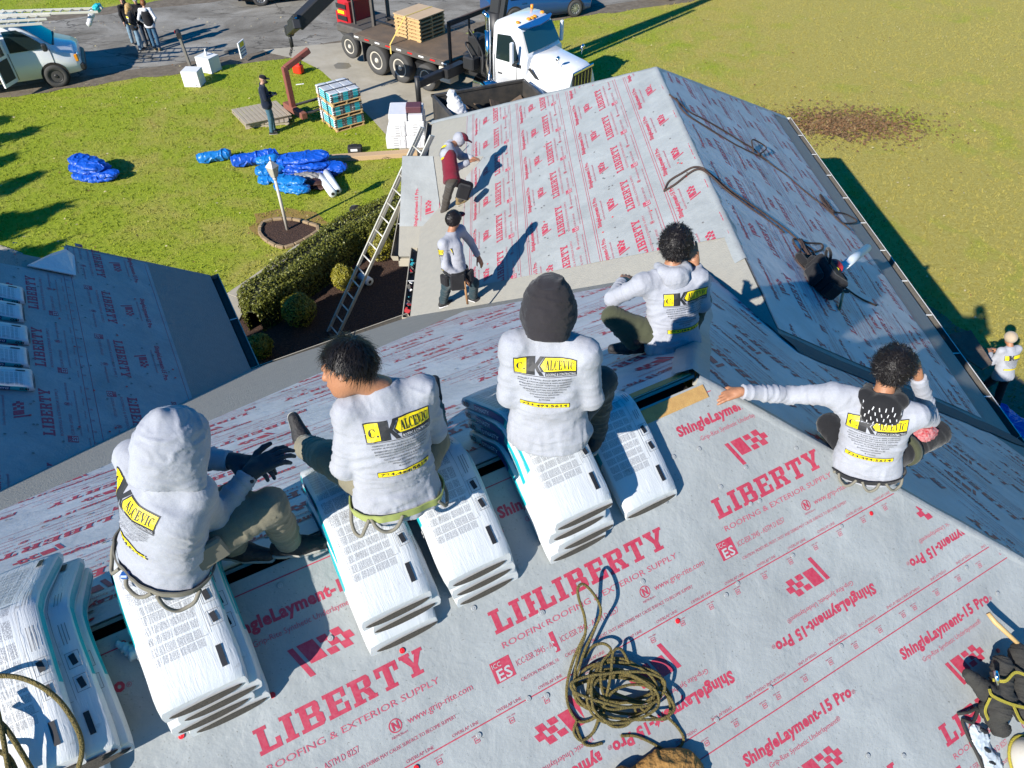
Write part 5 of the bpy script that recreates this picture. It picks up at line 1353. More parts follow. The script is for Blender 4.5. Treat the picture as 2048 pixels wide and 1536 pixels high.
def hair_obj(parent, c, face, up, org, m=None, length=.035, n_=1500, seed=1, cover=None, name='hair', sc=1.0, wave=.0, grow=.014, fringe=.0, low=-.03, nape=-.07):
    """cap of hair plus strands lying over it"""
    f = Vector(face).normalized(); u = Vector(up); u = (u - f * u.dot(f)).normalized(); s = f.cross(u); C = Vector(c); rr = np.random.RandomState(seed)
    S = SDF(.02); A = (s, f, u); hc = C + u * .026 * sc - f * .018 * sc; rad = np.array([.079, .100, .093]) * sc + grow
    S.ell(hc, rad, A, amp=.004, freq=45)
    cut = [(C + u * nape * sc - f * .09 * sc, -u + f * ((low - nape) / .08), 0), (C + f * (.055 + fringe) * sc + u * .03 * sc, f - u * .85, 0)]
    sideb = C - u * .0 * sc + f * .025 * sc
    cut.append((sideb, (f * .75 - u * .66), 0))
    o, V, Q = sdf_obj(name, S, [m or m_hair], parent, .006 * sc, cut=cut, org=org)
    # strands
    u3 = rr.normal(0, 1, (n_ * 3, 3)); u3 /= np.linalg.norm(u3, axis=1)[:, None]; B = np.array([npn(s), npn(f), npn(u)]); P = npn(hc) + (u3 * rad) @ B
    ok = np.ones(len(P), bool)
    for co, no, _ in cut: ok &= ((P - npn(co)) @ (npn(no) / np.linalg.norm(npn(no)))) < .0
    P = P[ok][:n_]; Nn = (P - npn(hc)); Nn /= np.linalg.norm(Nn, axis=1)[:, None]
    crown = npn(hc + u * .08 * sc - f * .035 * sc); T = P - crown; T -= (T * Nn).sum(1)[:, None] * Nn; T /= np.linalg.norm(T, axis=1)[:, None] + 1e-6; T += rr.normal(0, .32 + wave, T.shape); T /= np.linalg.norm(T, axis=1)[:, None]
    W_ = np.cross(Nn, T); W_ /= np.linalg.norm(W_, axis=1)[:, None] + 1e-9; L = length * rr.uniform(.5, 1.3, len(P)); wd = .0014 * sc * rr.uniform(.7, 1.5, len(P)); Vs, Fs = [], []
    K = 4
    for k in range(K):
        t = k / (K - 1); cv = P + T * (L * t)[:, None] + Nn * (.0015 + (.006 + .030 * wave) * np.sin(t * 2.6) * rr.uniform(.2, 1.0, len(P)))[:, None] - Nn * (.010 * t * t) + W_ * (wave * .03 * np.sin(t * 5 + P[:, 0] * 90))[:, None]
        w = wd * (1 - .8 * t); Vs += [cv - W_ * w[:, None], cv + W_ * w[:, None]]
    V = np.stack(Vs, 1).reshape(-1, 3); b = np.arange(len(P)) * 2 * K; Fq = np.concatenate([np.stack([b + 2 * k, b + 2 * k + 1, b + 2 * k + 3, b + 2 * k + 2], 1) for k in range(K - 1)])
    st = link('strands', npmesh('strands', V - npn(org), Fq, [m or m_hair]), o); st['kind'] = 'stuff'
    return o
def person(org, label, J, f, shirt, pants, shoes, skin=None, fine=True, group=None, glove=None, hem=.10, shirt_amp=.006, sleeve=1.0, build_=.91, lhn=None, rhn=None, lcurl=.35, rcurl=.35, thigh=.088, hands=True, jacket=None, neckr=.052, ear=True):
    """J: joints in world space. Returns (root, shirt verts, shirt quads)"""
    e = empty('person', org, label=label, cat='person', group=group)
    V_ = {k: Vector(v) for k, v in J.items()}; pel, neck, head = V_['pel'], V_['neck'], V_['head']; ls, rs = V_['ls'], V_['rs']
    f = Vector(f).normalized(); R = (rs - ls).normalized(); up = (neck - pel).normalized(); f = (f - up * f.dot(up)).normalized(); Rh = f.cross(up)
    face = V_['face'].normalized(); hu = V_.get('hup', ZZ)
    b = build_; rb, rs_, rp = (.006, .009, .010) if fine else (.013, .016, .018)
    chest = pel.lerp(neck, .66) - f * .012; waist = pel.lerp(neck, .30)
    lh, rh = pel - Rh * .085 * b, pel + Rh * .085 * b
    # --- body, one continuous skin: core, limbs, head, hands
    B = SDF(.035)
    B.chain([pel, waist, chest, neck], [.10 * b, .095 * b, .10 * b, .05], g=0); B.cone(ls, rs, .045, .045)
    B.cone(neck, head - hu * .04 - face * .015, neckr, neckr * .95, k=.03)
    head_sdf(B, head, face, hu, ear=ear)
    for s_, sh, el, wr in (('l', ls, V_['lel'], V_['lwr']), ('r', rs, V_['rel'], V_['rwr'])):
        B.cone(chest + (sh - chest) * .6, sh, .05, .045); B.cone(sh, el, .042, .036); B.cone(el, wr, .037, .024)
    for s_, hp, kn, an in (('l', lh, V_['lkn'], V_['lan']), ('r', rh, V_['rkn'], V_['ran'])):
        B.cone(hp, kn, .070, .045); B.cone(kn, an, .045, .032)
    Hd = {}
    for s_, sd in (('l', 1), ('r', -1)):
        wr, el = V_[s_ + 'wr'], V_[s_ + 'el']; d = V_.get(s_ + 'hd', wr - el).normalized(); n = V_.get(s_ + 'hn', ZZ); n = n if abs(n.normalized().dot(d)) < .95 else f
        Hd[s_] = (wr, d, n, sd)
        if hands and not glove: hand_sdf(B, wr, d, n, side=sd, curl=lcurl if s_ == 'l' else rcurl)
    sdf_obj('body', B, [skin or m_skin], e, rb, org=org)
    if glove:
        for s_ in 'lr':
            wr, d, n, sd = Hd[s_]; Gv = SDF(.012); hand_sdf(Gv, wr, d, n, side=sd, curl=lcurl if s_ == 'l' else rcurl, sc=1.16); el = V_[s_ + 'el']; a = (el - wr).normalized(); Gv.cone(wr + a * .055, wr + d * .02, .038, .033, k=.012, amp=.002, freq=60)
            sdf_obj('glove', Gv, [glove], e, .005 if fine else .012, org=org)
    # --- shirt
    S = SDF(.045); am = shirt_amp
    S.cone(pel + Rh * .065 * b, chest + Rh * .082 * b, .122 * b, .112 * b, amp=am, freq=17); S.cone(pel - Rh * .065 * b, chest - Rh * .082 * b, .122 * b, .112 * b, amp=am, freq=17)
    S.cone(lh - up * .05, rh - up * .05, .130 * b, k=.05, amp=am); S.cone(pel - up * .07, waist, .150 * b, .128 * b, amp=am * 1.3, freq=22); S.cone(waist, chest, .128 * b, .128 * b, amp=am, freq=15)
    for sh, sg in ((ls, -1), (rs, 1)):
        S.cone(chest + Rh * sg * .085 * b, sh, .098 * b, .066 * b, amp=am, freq=16); S.cone(neck - up * .03, sh, .060, .063, k=.035, amp=am * .6)
    S.cone(chest, neck - up * .02, .115, .064)
    for sh, el, wr in ((ls, V_['lel'], V_['lwr']), (rs, V_['rel'], V_['rwr'])):
        S.cone(sh, el, .068 * b, .056 * b, k=.03, amp=am * .7, freq=20)
        w2 = el.lerp(wr, .95 * sleeve) if sleeve > .05 else None
        if w2 is not None:
            S.cone(el, w2, .056 * b, .043, k=.022, amp=am * .9, freq=26)
            dw = (wr - el).normalized(); S.cone(w2 - dw * .035, w2, .040, .038, k=.008)
    hemc = pel - up * hem
    cuts = [(hemc, -up, 0)]
    for el, wr in ((V_['lel'], V_['lwr']), (V_['rel'], V_['rwr'])):
        if sleeve > .05: d = (wr - el).normalized(); cuts.append((el + (wr - el) * .97 * sleeve, d, .10))
    cuts.append((neck + up * .028 - f * .01, up, .11))
    o, Vs, Qs = sdf_obj('sweatshirt' if jacket is None else jacket, S, [shirt], e, rs_, cut=cuts, org=org)
    # --- trousers
    T = SDF(.05); T.cone(lh - up * .02, rh - up * .02, .104 * b, k=.06); T.cone(pel, pel + up * .05, .105 * b, .095 * b)
    for hp, kn, an in ((lh, V_['lkn'], V_['lan']), (rh, V_['rkn'], V_['ran'])):
        T.cone(hp, kn, thigh * 1.08 * b, .070, amp=.005, freq=16, k=.035); T.cone(kn, kn.lerp(an, .96), .070, .058, amp=.008, freq=30, k=.03)
    sdf_obj('trousers', T, [pants], e, rp, org=org)
    for s_, kn, an in (('l', V_['lkn'], V_['lan']), ('r', V_['rkn'], V_['ran'])):
        td = V_[s_ + 'toe']; sh_up = V_.get(s_ + 'sup', (kn - an)); shoe(e, an, td, sh_up, shoes, org, res=.008 if fine else .014)
    return e, Vs, Qs, dict(f=f, up=up, R=Rh, chest=chest, waist=waist, lh=lh, rh=rh)
def loop(parent, pts, r, m, org, name, n=8, closed=False, k=10):
    mb = MB(); mb.tube(curve_pts(pts, k, closed), r, n, closed=closed); return mb.build(name, m, parent, org)
def strap(parent, pts, w, t, nrm, m, org, name, k=8, closed=False):
    """flat webbing along a path; nrm(p) gives the outward normal"""
    P = curve_pts(pts, k, closed); mb = MB(); N_ = len(P)
    for i, p in enumerate(P):
        a = P[i - 1] if (i > 0 or closed) else P[i]; b = P[(i + 1) % N_] if (i < N_ - 1 or closed) else P[i]; d = (b - a).normalized(); n = nrm(p); n = (n - d * n.dot(d)).normalized(); s = d.cross(n)
        for q, h in ((-1, 0), (1, 0), (1, 1), (-1, 1)): mb.v.append(p + s * (q * w / 2) + n * (h * t))
    for i in range(N_ if closed else N_ - 1):
        j = (i + 1) % N_
        for q in range(4): mb.f.append([i * 4 + q, i * 4 + (q + 1) % 4, j * 4 + (q + 1) % 4, j * 4 + q]); mb.mi.append(0); mb.sm.append(False)
    if not closed:
        mb.f.append([3, 2, 1, 0]); mb.f.append([(N_ - 1) * 4 + q for q in range(4)]); mb.mi += [0, 0]; mb.sm += [False, False]
    return mb.build(name, m, parent, org)
def belt_path(V, c, up, R, f, offs=.006, n=22, a0=0, a1=360, dz=0.0):
    """ring round a cloth surface at height c, by casting inwards"""
    return None
def ring_on(V, Q, c, R, f, up, a0, a1, n, off_=.006, tilt=0.0):
    bv = BVHTree.FromPolygons([tuple(v) for v in V], [tuple(int(i) for i in q) for q in Q]); out = []
    for i in range(n):
        a = math.radians(a0 + (a1 - a0) * i / (n - 1)); d = R * math.cos(a) - f * math.sin(a)      # 90 degrees is the back
        o = Vector(c) + up * (tilt * math.cos(a)) + d * .6; h = bv.ray_cast(o, -d, .6)
        if h[0] is not None: out.append(h[0] + d * off_)
    return out
def Gv(px, py, z): return G(px, py, z)
ROOFERS = 'roofers sitting on the ridge'
# ------------------------------------------------ 1: pale hood, far left of the row
J = dict(pel=Gv(330, 1100, 7.53), neck=Gv(338, 950, 7.95), head=Gv(352, 888, 8.06), face=(.62, .62, -.48), hup=(.18, .25, 1), ls=Gv(268, 915, 7.90), rs=Gv(392, 985, 7.87),
         lel=Gv(392, 915, 7.70), lwr=Gv(462, 922, 7.70), rel=Gv(432, 1035, 7.62), rwr=Gv(498, 946, 7.70), lkn=Gv(468, 1000, 7.60), lan=Gv(466, 1090, 7.17), rkn=Gv(540, 1012, 7.58), ran=Gv(577, 1082, 7.175),
         ltoe=(.95, -.05, -.1), rtoe=(1.0, .22, -.05), lhd=Gv(505, 925, 7.70) - Gv(462, 922, 7.70), rhd=Gv(548, 915, 7.73) - Gv(498, 946, 7.70), lhn=(0, .3, 1), rhn=(0, -.2, 1), lsup=(0, 0, 1), rsup=(0, 0, 1))
fw = Vector((.50, .87, -.25)); org = J['pel'] - ZZ * .12
p1, Vs, Qs, X = person(org, 'person in a pale grey hooded sweatshirt, hood up, gloved hands crossed', J, fw, m_shirt, m_khaki, (m_shoe, m_sole), glove=m_glove, shirt_amp=.011, ear=False, lcurl=.5, rcurl=.45)
def hood(parent, c, face, up, org, m, rad=(.112, .128, .132), amp=.005, res=.008, peak=.0, drop=.10, side=.075, open_=.05):
    fc = Vector(face).normalized(); u = Vector(up).normalized(); u = (u - fc * u.dot(fc)).normalized(); s = fc.cross(u); C = Vector(c); H = SDF(.05)
    H.ell(C + u * .012 - fc * .012, rad, (s, fc, u), amp=amp, freq=26)
    H.cone(C - u * .06 - fc * .045, C - u * (.06 + drop) - fc * .055, .095, .092, amp=amp, freq=30)
    for q in (-1, 1): H.cone(C - u * .05 + s * q * .045 + fc * .02, C - u * (.05 + drop) + s * q * side + fc * .035, .070, .055, amp=amp, freq=30)
    if peak: H.cone(C + u * .10 - fc * .05, C + u * (.10 + peak) - fc * .075, .035, .014, k=.05)
    H.ell(C + fc * (.115 + open_) - u * .02, (.082, .10, .105), (s, fc, u), k=.012, sub=True)
    o, V, Q = sdf_obj('hood', H, [m], parent, res, cut=[(C - u * (.06 + drop), -u, 0)], org=org)
    # hem round the face opening
    ring = []
    for i in range(24):
        a = 2 * math.pi * i / 24; ring.append(C + fc * (.062 + open_ * .8) - u * .015 + s * math.cos(a) * .084 + u * math.sin(a) * .108)
    return o, V, Q
hood(p1, J['head'], J['face'], J['hup'], org, m_shirt, rad=(.112, .130, .130), amp=.007, peak=.03, drop=.075)
put_print(BP, Vs, Qs, X['chest'] + X['up'] * .07 - X['f'] * .2 - X['R'] * .06, X['R'], X['up'], PMATS, p1, scale=.86)
rg = ring_on(Vs, Qs, J['pel'] - X['up'] * .035, X['R'], X['f'], X['up'], -30, 205, 26, .008)
strap(p1, rg, .035, .006, lambda p: (p - J['pel']), m_strap, org, 'harness_belt')
def hang(parent, V, Q, X, pel, a, drop, m, org, name, width=30, r=.008, dz=-.05):
    """a loop of webbing hanging below the belt over an angle span"""
    A_ = ring_on(V, Q, Vector(pel) + X['up'] * dz, X['R'], X['f'], X['up'], a - width / 2, a + width / 2, 7, .012)
    if len(A_) < 4: return
    c = A_[len(A_) // 2]; pts = [A_[0]] + [p - X['up'] * drop * math.sin(math.pi * (i + 1) / (len(A_) - 1)) + (p - Vector(pel)).normalized() * .01 for i, p in enumerate(A_[1:-1])] + [A_[-1]]
    loop(parent, pts, r, m, org, name)
for a_, dr in ((25, .08), (78, .045), (140, .10)): hang(p1, Vs, Qs, X, J['pel'], a_, dr, m_strap, org, 'harness_loop', 46)
mb = MB(); c = ring_on(Vs, Qs, J['pel'] - X['up'] * .04, X['R'], X['f'], X['up'], 98, 104, 3, .016)
mb.box(c[1], (.035, .03, .022), ch=.006); mb.build('carabiner', mat('blue_clip', (.02, .10, .35), .4), p1, org)
# tool pouch on the near thigh
mb = MB(); th = J['rkn'].lerp(X['rh'], .62); d_ = (J['rkn'] - X['rh']).normalized(); mb.box(th - X['f'] * 0 + Vector((.0, -.085, .02)), (.16, .035, .12), Matrix((d_, d_.cross(ZZ).normalized() * -1, d_.cross(d_.cross(ZZ)).normalized() * -1)).transposed(), ch=.01); mb.build('tool_pouch', m_strap, p1, org)
# ------------------------------------------------ 2: bare head, looking left
J = dict(pel=Gv(792, 972, 7.45), neck=Gv(762, 778, 7.92), head=Gv(694, 738, 8.035), face=(-.95, .10, -.28), hup=(-.18, .50, .85), ls=Gv(700, 826, 7.86), rs=Gv(842, 782, 7.86),
         lel=Gv(690, 935, 7.60), lwr=Gv(725, 880, 7.52), rel=Gv(868, 860, 7.60), rwr=Gv(820, 840, 7.50), lkn=Gv(655, 915, 7.49), lan=Gv(612, 893, 7.22), rkn=Gv(866, 882, 7.50), ran=Gv(866, 812, 7.06),
         ltoe=(-.35, .55, .75), rtoe=(.0, .75, .62), lhn=(0, 0, 1), rhn=(0, 0, 1), lsup=(.4, -.8, .6), rsup=(0, -.6, .7))
fw = Vector((-.41, .91, -.1)); org = J['pel'] - ZZ * .12
p2_, Vs, Qs, X = person(org, 'person with short black bowl haircut looking left, grey printed long shirt', J, fw, m_shirt, m_khaki, (m_shoe, m_sole), shirt_amp=.013)
hair_obj(p2_, J['head'], J['face'], J['hup'], org, n_=3200, length=.055, seed=2, grow=.013, fringe=.03, low=.02, nape=-.03)
put_print(BP, Vs, Qs, X['chest'] + X['up'] * .075 - X['f'] * .2 + X['R'] * .025, X['R'], X['up'], PMATS, p2_, scale=.86)
rg = ring_on(Vs, Qs, J['pel'] - X['up'] * .05, X['R'], X['f'], X['up'], -20, 200, 26, .008)
strap(p2_, rg, .042, .006, lambda p: (p - J['pel']), m_lime, org, 'harness_belt')
for a_, dr in ((20, .07), (165, .11)): hang(p2_, Vs, Qs, X, J['pel'], a_, dr, m_strap, org, 'harness_loop', 40)
for a_ in (120,): hang(p2_, Vs, Qs, X, J['pel'], a_, .06, m_strap, org, 'harness_loop', 46)
# ------------------------------------------------ 3: black hood
J = dict(pel=Gv(1098, 845, 7.52), neck=Gv(1098, 660, 8.01), head=Gv(1098, 612, 8.13), face=(.12, .95, -.25), hup=(0, .12, 1), ls=Gv(1030, 694, 7.945), rs=Gv(1170, 708, 7.945),
         lel=Gv(1018, 790, 7.70), lwr=Gv(1075, 735, 7.60), rel=Gv(1182, 795, 7.70), rwr=Gv(1125, 735, 7.60), lkn=Gv(1028, 760, 7.57), lan=Gv(1018, 770, 7.13), rkn=Gv(1203, 762, 7.56), ran=Gv(1190, 868, 7.16),
         ltoe=(0, .9, -.4), rtoe=(.3, .9, -.2), lhn=(0, 0, 1), rhn=(0, 0, 1), lsup=(0, .2, 1), rsup=(0, 0, 1))
fw = Vector((.12, .99, -.1)); org = J['pel'] - ZZ * .12
p3_, Vs, Qs, X = person(org, 'person with a black hood up over a grey printed sweatshirt', J, fw, m_shirt, m_greypant, (m_shoe, m_sole), shirt_amp=.011, ear=False)
hood(p3_, J['head'], J['face'], J['hup'], org, m_hoodblk, rad=(.108, .120, .126), amp=.007, drop=.045, side=.05)
put_print(BP, Vs, Qs, X['chest'] + X['up'] * .09 - X['f'] * .2 - X['R'] * .01, X['R'], X['up'], PMATS, p3_, scale=.82)
# ------------------------------------------------ 4: in the shade of the third, hand to the chin
J = dict(pel=Gv(1345, 672, 6.80), neck=Gv(1345, 535, 7.27), head=Gv(1352, 490, 7.40), face=(.35, .93, -.1), hup=(0, .1, 1), ls=Gv(1285, 568, 7.20), rs=Gv(1396, 558, 7.20),
         lel=Gv(1225, 598, 7.03), lwr=Gv(1245, 565, 7.00), rel=Gv(1405, 610, 6.98), rwr=Gv(1390, 528, 7.26), lkn=Gv(1226, 634, 6.94), lan=Gv(1268, 686, 6.74), rkn=Gv(1400, 600, 6.92), ran=Gv(1330, 640, 6.66),
         ltoe=(-.9, .1, -.15), rtoe=(-.9, .3, -.1), lhn=(0, 0, 1), rhn=(0, -1, .2), lsup=(.2, -.3, 1), rsup=(0, 0, 1))
fw = Vector((-.13, .99, -.1)); org = J['pel'] - ZZ * .12
p4_, Vs, Qs, X = person(org, 'person sitting beyond the ridge, cross legged, black curly hair, shadow across the back', J, fw, m_shirt, m_green, (m_shoe, m_shoe), shirt_amp=.011)
hair_obj(p4_, J['head'], J['face'], J['hup'], org, n_=2200, length=.035, seed=4, grow=.022, wave=.25)
put_print(BP, Vs, Qs, X['chest'] + X['up'] * .03 - X['f'] * .2 + X['R'] * .055, X['R'], X['up'], PMATS, p4_, scale=.95)
H = SDF(.03); nk = J['neck']
H.chain([nk - X['R'] * .08 + X['f'] * .05, nk - X['R'] * .075 - X['f'] * .04 - X['up'] * .01, nk - X['f'] * .085 - X['up'] * .025, nk + X['R'] * .075 - X['f'] * .04 - X['up'] * .01, nk + X['R'] * .08 + X['f'] * .05], [.03, .036, .042, .036, .03], amp=.006, freq=30)
H.ell(nk - X['f'] * .095 - X['up'] * .05, (.085, .035, .07), (X['R'], X['f'], X['up']), amp=.006, freq=24)
sdf_obj('hood', H, [m_shirt], p4_, .008, org=org)
# ------------------------------------------------ 5: at the hip, patterned hood, arm stretched left
hL = pN.hit(1458, 793)
J = dict(pel=Gv(1735, 918, 6.72), neck=Gv(1765, 792, 7.16), head=Gv(1784, 737, 7.31), face=(.45, .85, -.35), hup=(.15, .25, 1), ls=Gv(1668, 790, 7.10), rs=Gv(1832, 832, 7.08),
         lel=Gv(1580, 790, 6.98), lwr=hL + Vector((.055, -.01, .05)), rel=Gv(1858, 838, 6.84), rwr=Gv(1836, 752, 7.20), lkn=Gv(1660, 850, 6.72), lan=Gv(1745, 900, 6.60), rkn=Gv(1874, 866, 6.73), ran=Gv(1775, 925, 6.585),
         ltoe=(.9, .1, -.3), rtoe=(-.85, -.5, -.3), lhd=(-.95, -.12, -.30), rhd=(-.35, .25, .8), lhn=(-.1, .0, 1), rhn=(.6, -.7, .1), lsup=(0, 0, 1), rsup=(0, 0, 1))
fw = Vector((.38, .93, -.15)); org = J['pel'] - ZZ * .12
p5_, Vs, Qs, X = person(org, 'person on the hip in a black dashed hood, left arm stretched out to the roof', J, fw, m_shirt, m_blackcl, (m_boot, m_sole), shirt_amp=.010, lcurl=.12, rcurl=.5)
hair_obj(p5_, J['head'], J['face'], J['hup'], org, n_=2600, length=.035, seed=5, grow=.020, wave=.30)
put_print(BP, Vs, Qs, X['chest'] + X['up'] * .065 - X['f'] * .2 - X['R'] * .01, X['R'], X['up'], PMATS, p5_, scale=.94)
H = SDF(.035); nk = J['neck']
H.chain([nk - X['R'] * .07 + X['f'] * .06, nk - X['R'] * .085 - X['f'] * .03, nk - X['f'] * .075, nk + X['R'] * .085 - X['f'] * .03, nk + X['R'] * .07 + X['f'] * .06], [.032, .04, .045, .04, .032], amp=.003)
H.ell(nk - X['f'] * .095 - X['up'] * .055, (.105, .042, .105), (X['R'], X['f'], X['up']), amp=.004, freq=18)
ho, HV, HQ = sdf_obj('hood', H, [m_blackcl], p5_, .007, org=org)
pr = PR(); rr = random.Random(2)
for i in range(7):
    for j in range(9):
        x = (i - 3) * .032 + (.016 if j % 2 else 0); y = .07 - j * .028 + rr.uniform(-.004, .004); a = rr.uniform(-.35, .35); c_, s_ = math.cos(a), math.sin(a)
        pr.poly([(x + u * c_ - v * s_, y + u * s_ + v * c_) for u, v in ((-.0024, -.009), (.0024, -.009), (.0024, .009), (-.0024, .009))], 0)
put_print([pr], HV, HQ, nk - X['f'] * .1 - X['up'] * .03, X['R'], X['up'] * .8 - X['f'] * .5, [m_white_cl], p5_, name='hood_dashes', base=.003)
rg = ring_on(Vs, Qs, J['pel'] - X['up'] * .055, X['R'], X['f'], X['up'], -10, 190, 26, .008)
strap(p5_, rg, .035, .006, lambda p: (p - J['pel']), m_blackcl, org, 'harness_belt')
for a_ in (35, 80, 125, 165): hang(p5_, Vs, Qs, X, J['pel'], a_, .055, m_strap, org, 'harness_loop', 34)
# red patterned rag on the thigh, green band
th = X['rh'].lerp(J['rkn'], .62); d_ = (J['rkn'] - X['rh']).normalized(); R_ = SDF(.02)
R_.ell(th + ZZ * .07 + d_ * .03, (.085, .05, .045), (d_, d_.cross(ZZ).normalized(), d_.cross(d_.cross(ZZ)).normalized()), amp=.008, freq=60)
sdf_obj('red_rag', R_, [mat('red_rag', (.36, .012, .02), .9, var=(60, .6, (.6, .45, .44)))], p5_, .007, org=org)
rb = X['rh'].lerp(J['rkn'], .42); mb = MB(); u_ = d_.orthogonal().normalized(); w_ = d_.cross(u_)
mb.lathe([(.098, -.028), (.102, 0), (.098, .028)], rb, d_, 20); mb.build('knee_band', m_green, p5_, org)
# ================================================================== PEOPLE FURTHER AWAY
def standing(base, yaw, h=1.74, lean=0.0, arms='down', stride=0.05, head_yaw=0.0, head_pitch=-.15):
    """joints of a standing person; yaw: direction faced"""
    f = Vector((math.cos(yaw), math.sin(yaw), 0)); s = Vector((f.y, -f.x, 0)); k = h / 1.74; b = Vector(base)
    pel = b + ZZ * .93 * k; up = (ZZ + f * lean).normalized(); neck = pel + up * .52 * k; hf = (Matrix.Rotation(head_yaw, 3, 'Z') @ f + ZZ * head_pitch).normalized(); head = neck + (ZZ * .9 + f * (.35 + lean * .8)).normalized() * .16 * k
    ls, rs = neck - s * .165 * k - up * .05, neck + s * .165 * k - up * .05
    J = dict(pel=pel, neck=neck, head=head, face=hf, ls=ls, rs=rs, lan=b - s * .09 * k + f * stride + ZZ * .085, ran=b + s * .09 * k - f * stride + ZZ * .085, ltoe=f - s * .15, rtoe=f + s * .15)
    J['lkn'] = (J['pel'] - s * .095 + J['lan']) / 2 + f * .03; J['rkn'] = (J['pel'] + s * .095 + J['ran']) / 2 + f * .03
    if arms == 'down':
        J['lel'] = ls - s * .06 - ZZ * .28 * k - f * .02; J['rel'] = rs + s * .06 - ZZ * .28 * k - f * .02; J['lwr'] = J['lel'] - ZZ * .24 * k + f * .08; J['rwr'] = J['rel'] - ZZ * .24 * k + f * .08
    elif arms == 'front':
        J['lel'] = ls - s * .05 - ZZ * .27 * k; J['rel'] = rs + s * .05 - ZZ * .27 * k; J['lwr'] = J['lel'] + f * .22 + s * .12 + ZZ * .02; J['rwr'] = J['rel'] + f * .22 - s * .12 + ZZ * .02
    elif arms == 'pockets':
        J['lel'] = ls - s * .12 - ZZ * .26 * k - f * .10; J['rel'] = rs + s * .12 - ZZ * .26 * k - f * .10; J['lwr'] = pel - s * .19 + f * .05 + ZZ * .05; J['rwr'] = pel + s * .19 + f * .05 + ZZ * .05
    J['lsup'] = J['rsup'] = ZZ
    return J, f
def cap(parent, head, face, org, m, brim=True, res=.010):
    f = Vector(face).normalized(); u = (ZZ - f * f.z).normalized(); s = f.cross(u); C = Vector(head); S = SDF(.015); S.ell(C + u * .045 - f * .012, (.090, .112, .082), (s, f, u))
    if brim: S.ell(C + u * .045 + f * .125, (.070, .075, .012), (s, f, u))
    sdf_obj('cap', S, [m], parent, res, cut=[(C + u * .028, -u, 0)], org=org)
def seen_hair(parent, J, org, m, long=False):
    hair_obj(parent, J['head'], J['face'], ZZ, org, m=m, n_=500, length=.06, seed=9, grow=.016)
    if long:
        f = Vector(J['face']).normalized(); S = SDF(.04); S.chain([J['head'] - f * .06 + ZZ * .02, J['head'] - f * .085 - ZZ * .10, J['neck'] - f * .09 - ZZ * .06], [.085, .085, .055], amp=.01, freq=30); sdf_obj('long_hair', S, [m], parent, .012, org=org)
# man in navy by the pallets
b = G(547, 266); J, f = standing(b, .35, 1.80, arms='front', head_pitch=-.35); e, V, Q, X = person(b, 'person in navy hooded jacket, black cap and jeans standing by the flat pallets', J, f, m_navy_cl, cloth('blue_denim', (.07, .15, .20)), (m_shoe, m_sole), skin=m_skin2, fine=False, hem=.16, build_=1.05, jacket='jacket')
cap(e, J['head'], J['face'], b, m_blackcl)
S = SDF(.02); S.ell(J['head'] + Vector(J['face']) * .07 - ZZ * .075, (.06, .05, .045)); sdf_obj('beard', S, [m_hair], e, .012, org=b)
mb = MB(); c = (J['lwr'] + J['rwr']) / 2 + f * .09; mb.box(c, (.09, .16, .05), Matrix.Rotation(.35, 3, 'Z'), ch=.008); mb.build('controller', m_shoe, e, b)
# three talking on the road
b = G(284, 101); J, f = standing(b, .55, 1.68, arms='pockets'); e, V, Q, X = person(b, 'person with blond hair, black jacket printed on the back, pale jeans, on the road', J, f, m_blackcl, m_jeanl, (m_shoe, m_sole), skin=m_skin2, fine=False, hem=.17, jacket='jacket', group='people talking on the road')
seen_hair(e, J, b, m_blond, True)
put_print(BP[:2], V, Q, X['chest'] + ZZ * .03 - X['f'] * .2, X['R'], ZZ, [m_yel, m_white_cl, m_white_cl], e, scale=.95, base=.012)
b = G(316, 101); J, f = standing(b, 1.75, 1.80, arms='pockets', head_yaw=.3); e, V, Q, X = person(b, 'person in a quilted black vest over a white hooded top, blue jeans, back turned', J, f, m_white_cl, cloth('mid_denim', (.05, .12, .20)), (m_boot, m_sole), skin=m_skin2, fine=False, hem=.12, group='people talking on the road')
seen_hair(e, J, b, m_brownhair)
S = SDF(.05); S.cone(X['waist'] - ZZ * .10, X['chest'], .175, .165); S.cone(X['chest'], J['neck'] - ZZ * .06, .16, .10); 
V2, Q2 = S.mesh(.014, cut=[(J['neck'] - ZZ * .045, ZZ, 0)]); ringz = V2[:, 2]; V2 = V2 + ((V2 - npn(X['chest'])) * np.array([1, 1, 0])) * (.05 * np.abs(np.sin(ringz * 42)))[:, None]
link('vest', npmesh('vest', V2 - npn(b), Q2, [m_blackcl], None, True), e)
S = SDF(.03); S.ell(J['neck'] - f * .09 - ZZ * .03, (.10, .07, .07)); sdf_obj('hood', S, [m_white_cl], e, .014, org=b)
b = G(300, 92); J, f = standing(b, -1.2, 1.80, arms='down'); e, V, Q, X = person(b, 'person in grey cap and black top facing the house, between the other two', J, f, m_blackcl, cloth('dark_denim', (.02, .035, .06)), (m_shoe, m_sole), skin=m_skin2, fine=False, hem=.14, group='people talking on the road')
cap(e, J['head'], J['face'], b, mat('grey_cap', (.25, .26, .25), .8))
b = G(272, 88); J, f = standing(b, -.6, 1.72, arms='down', head_yaw=-.8); e, V, Q, X = person(b, 'person with long ginger hair in black, half hidden behind the blond one', J, f, m_blackcl, m_jeanl, (m_shoe, m_sole), skin=m_skin2, fine=False, hem=.14, group='people talking on the road')
seen_hair(e, J, b, m_brownhair, True)
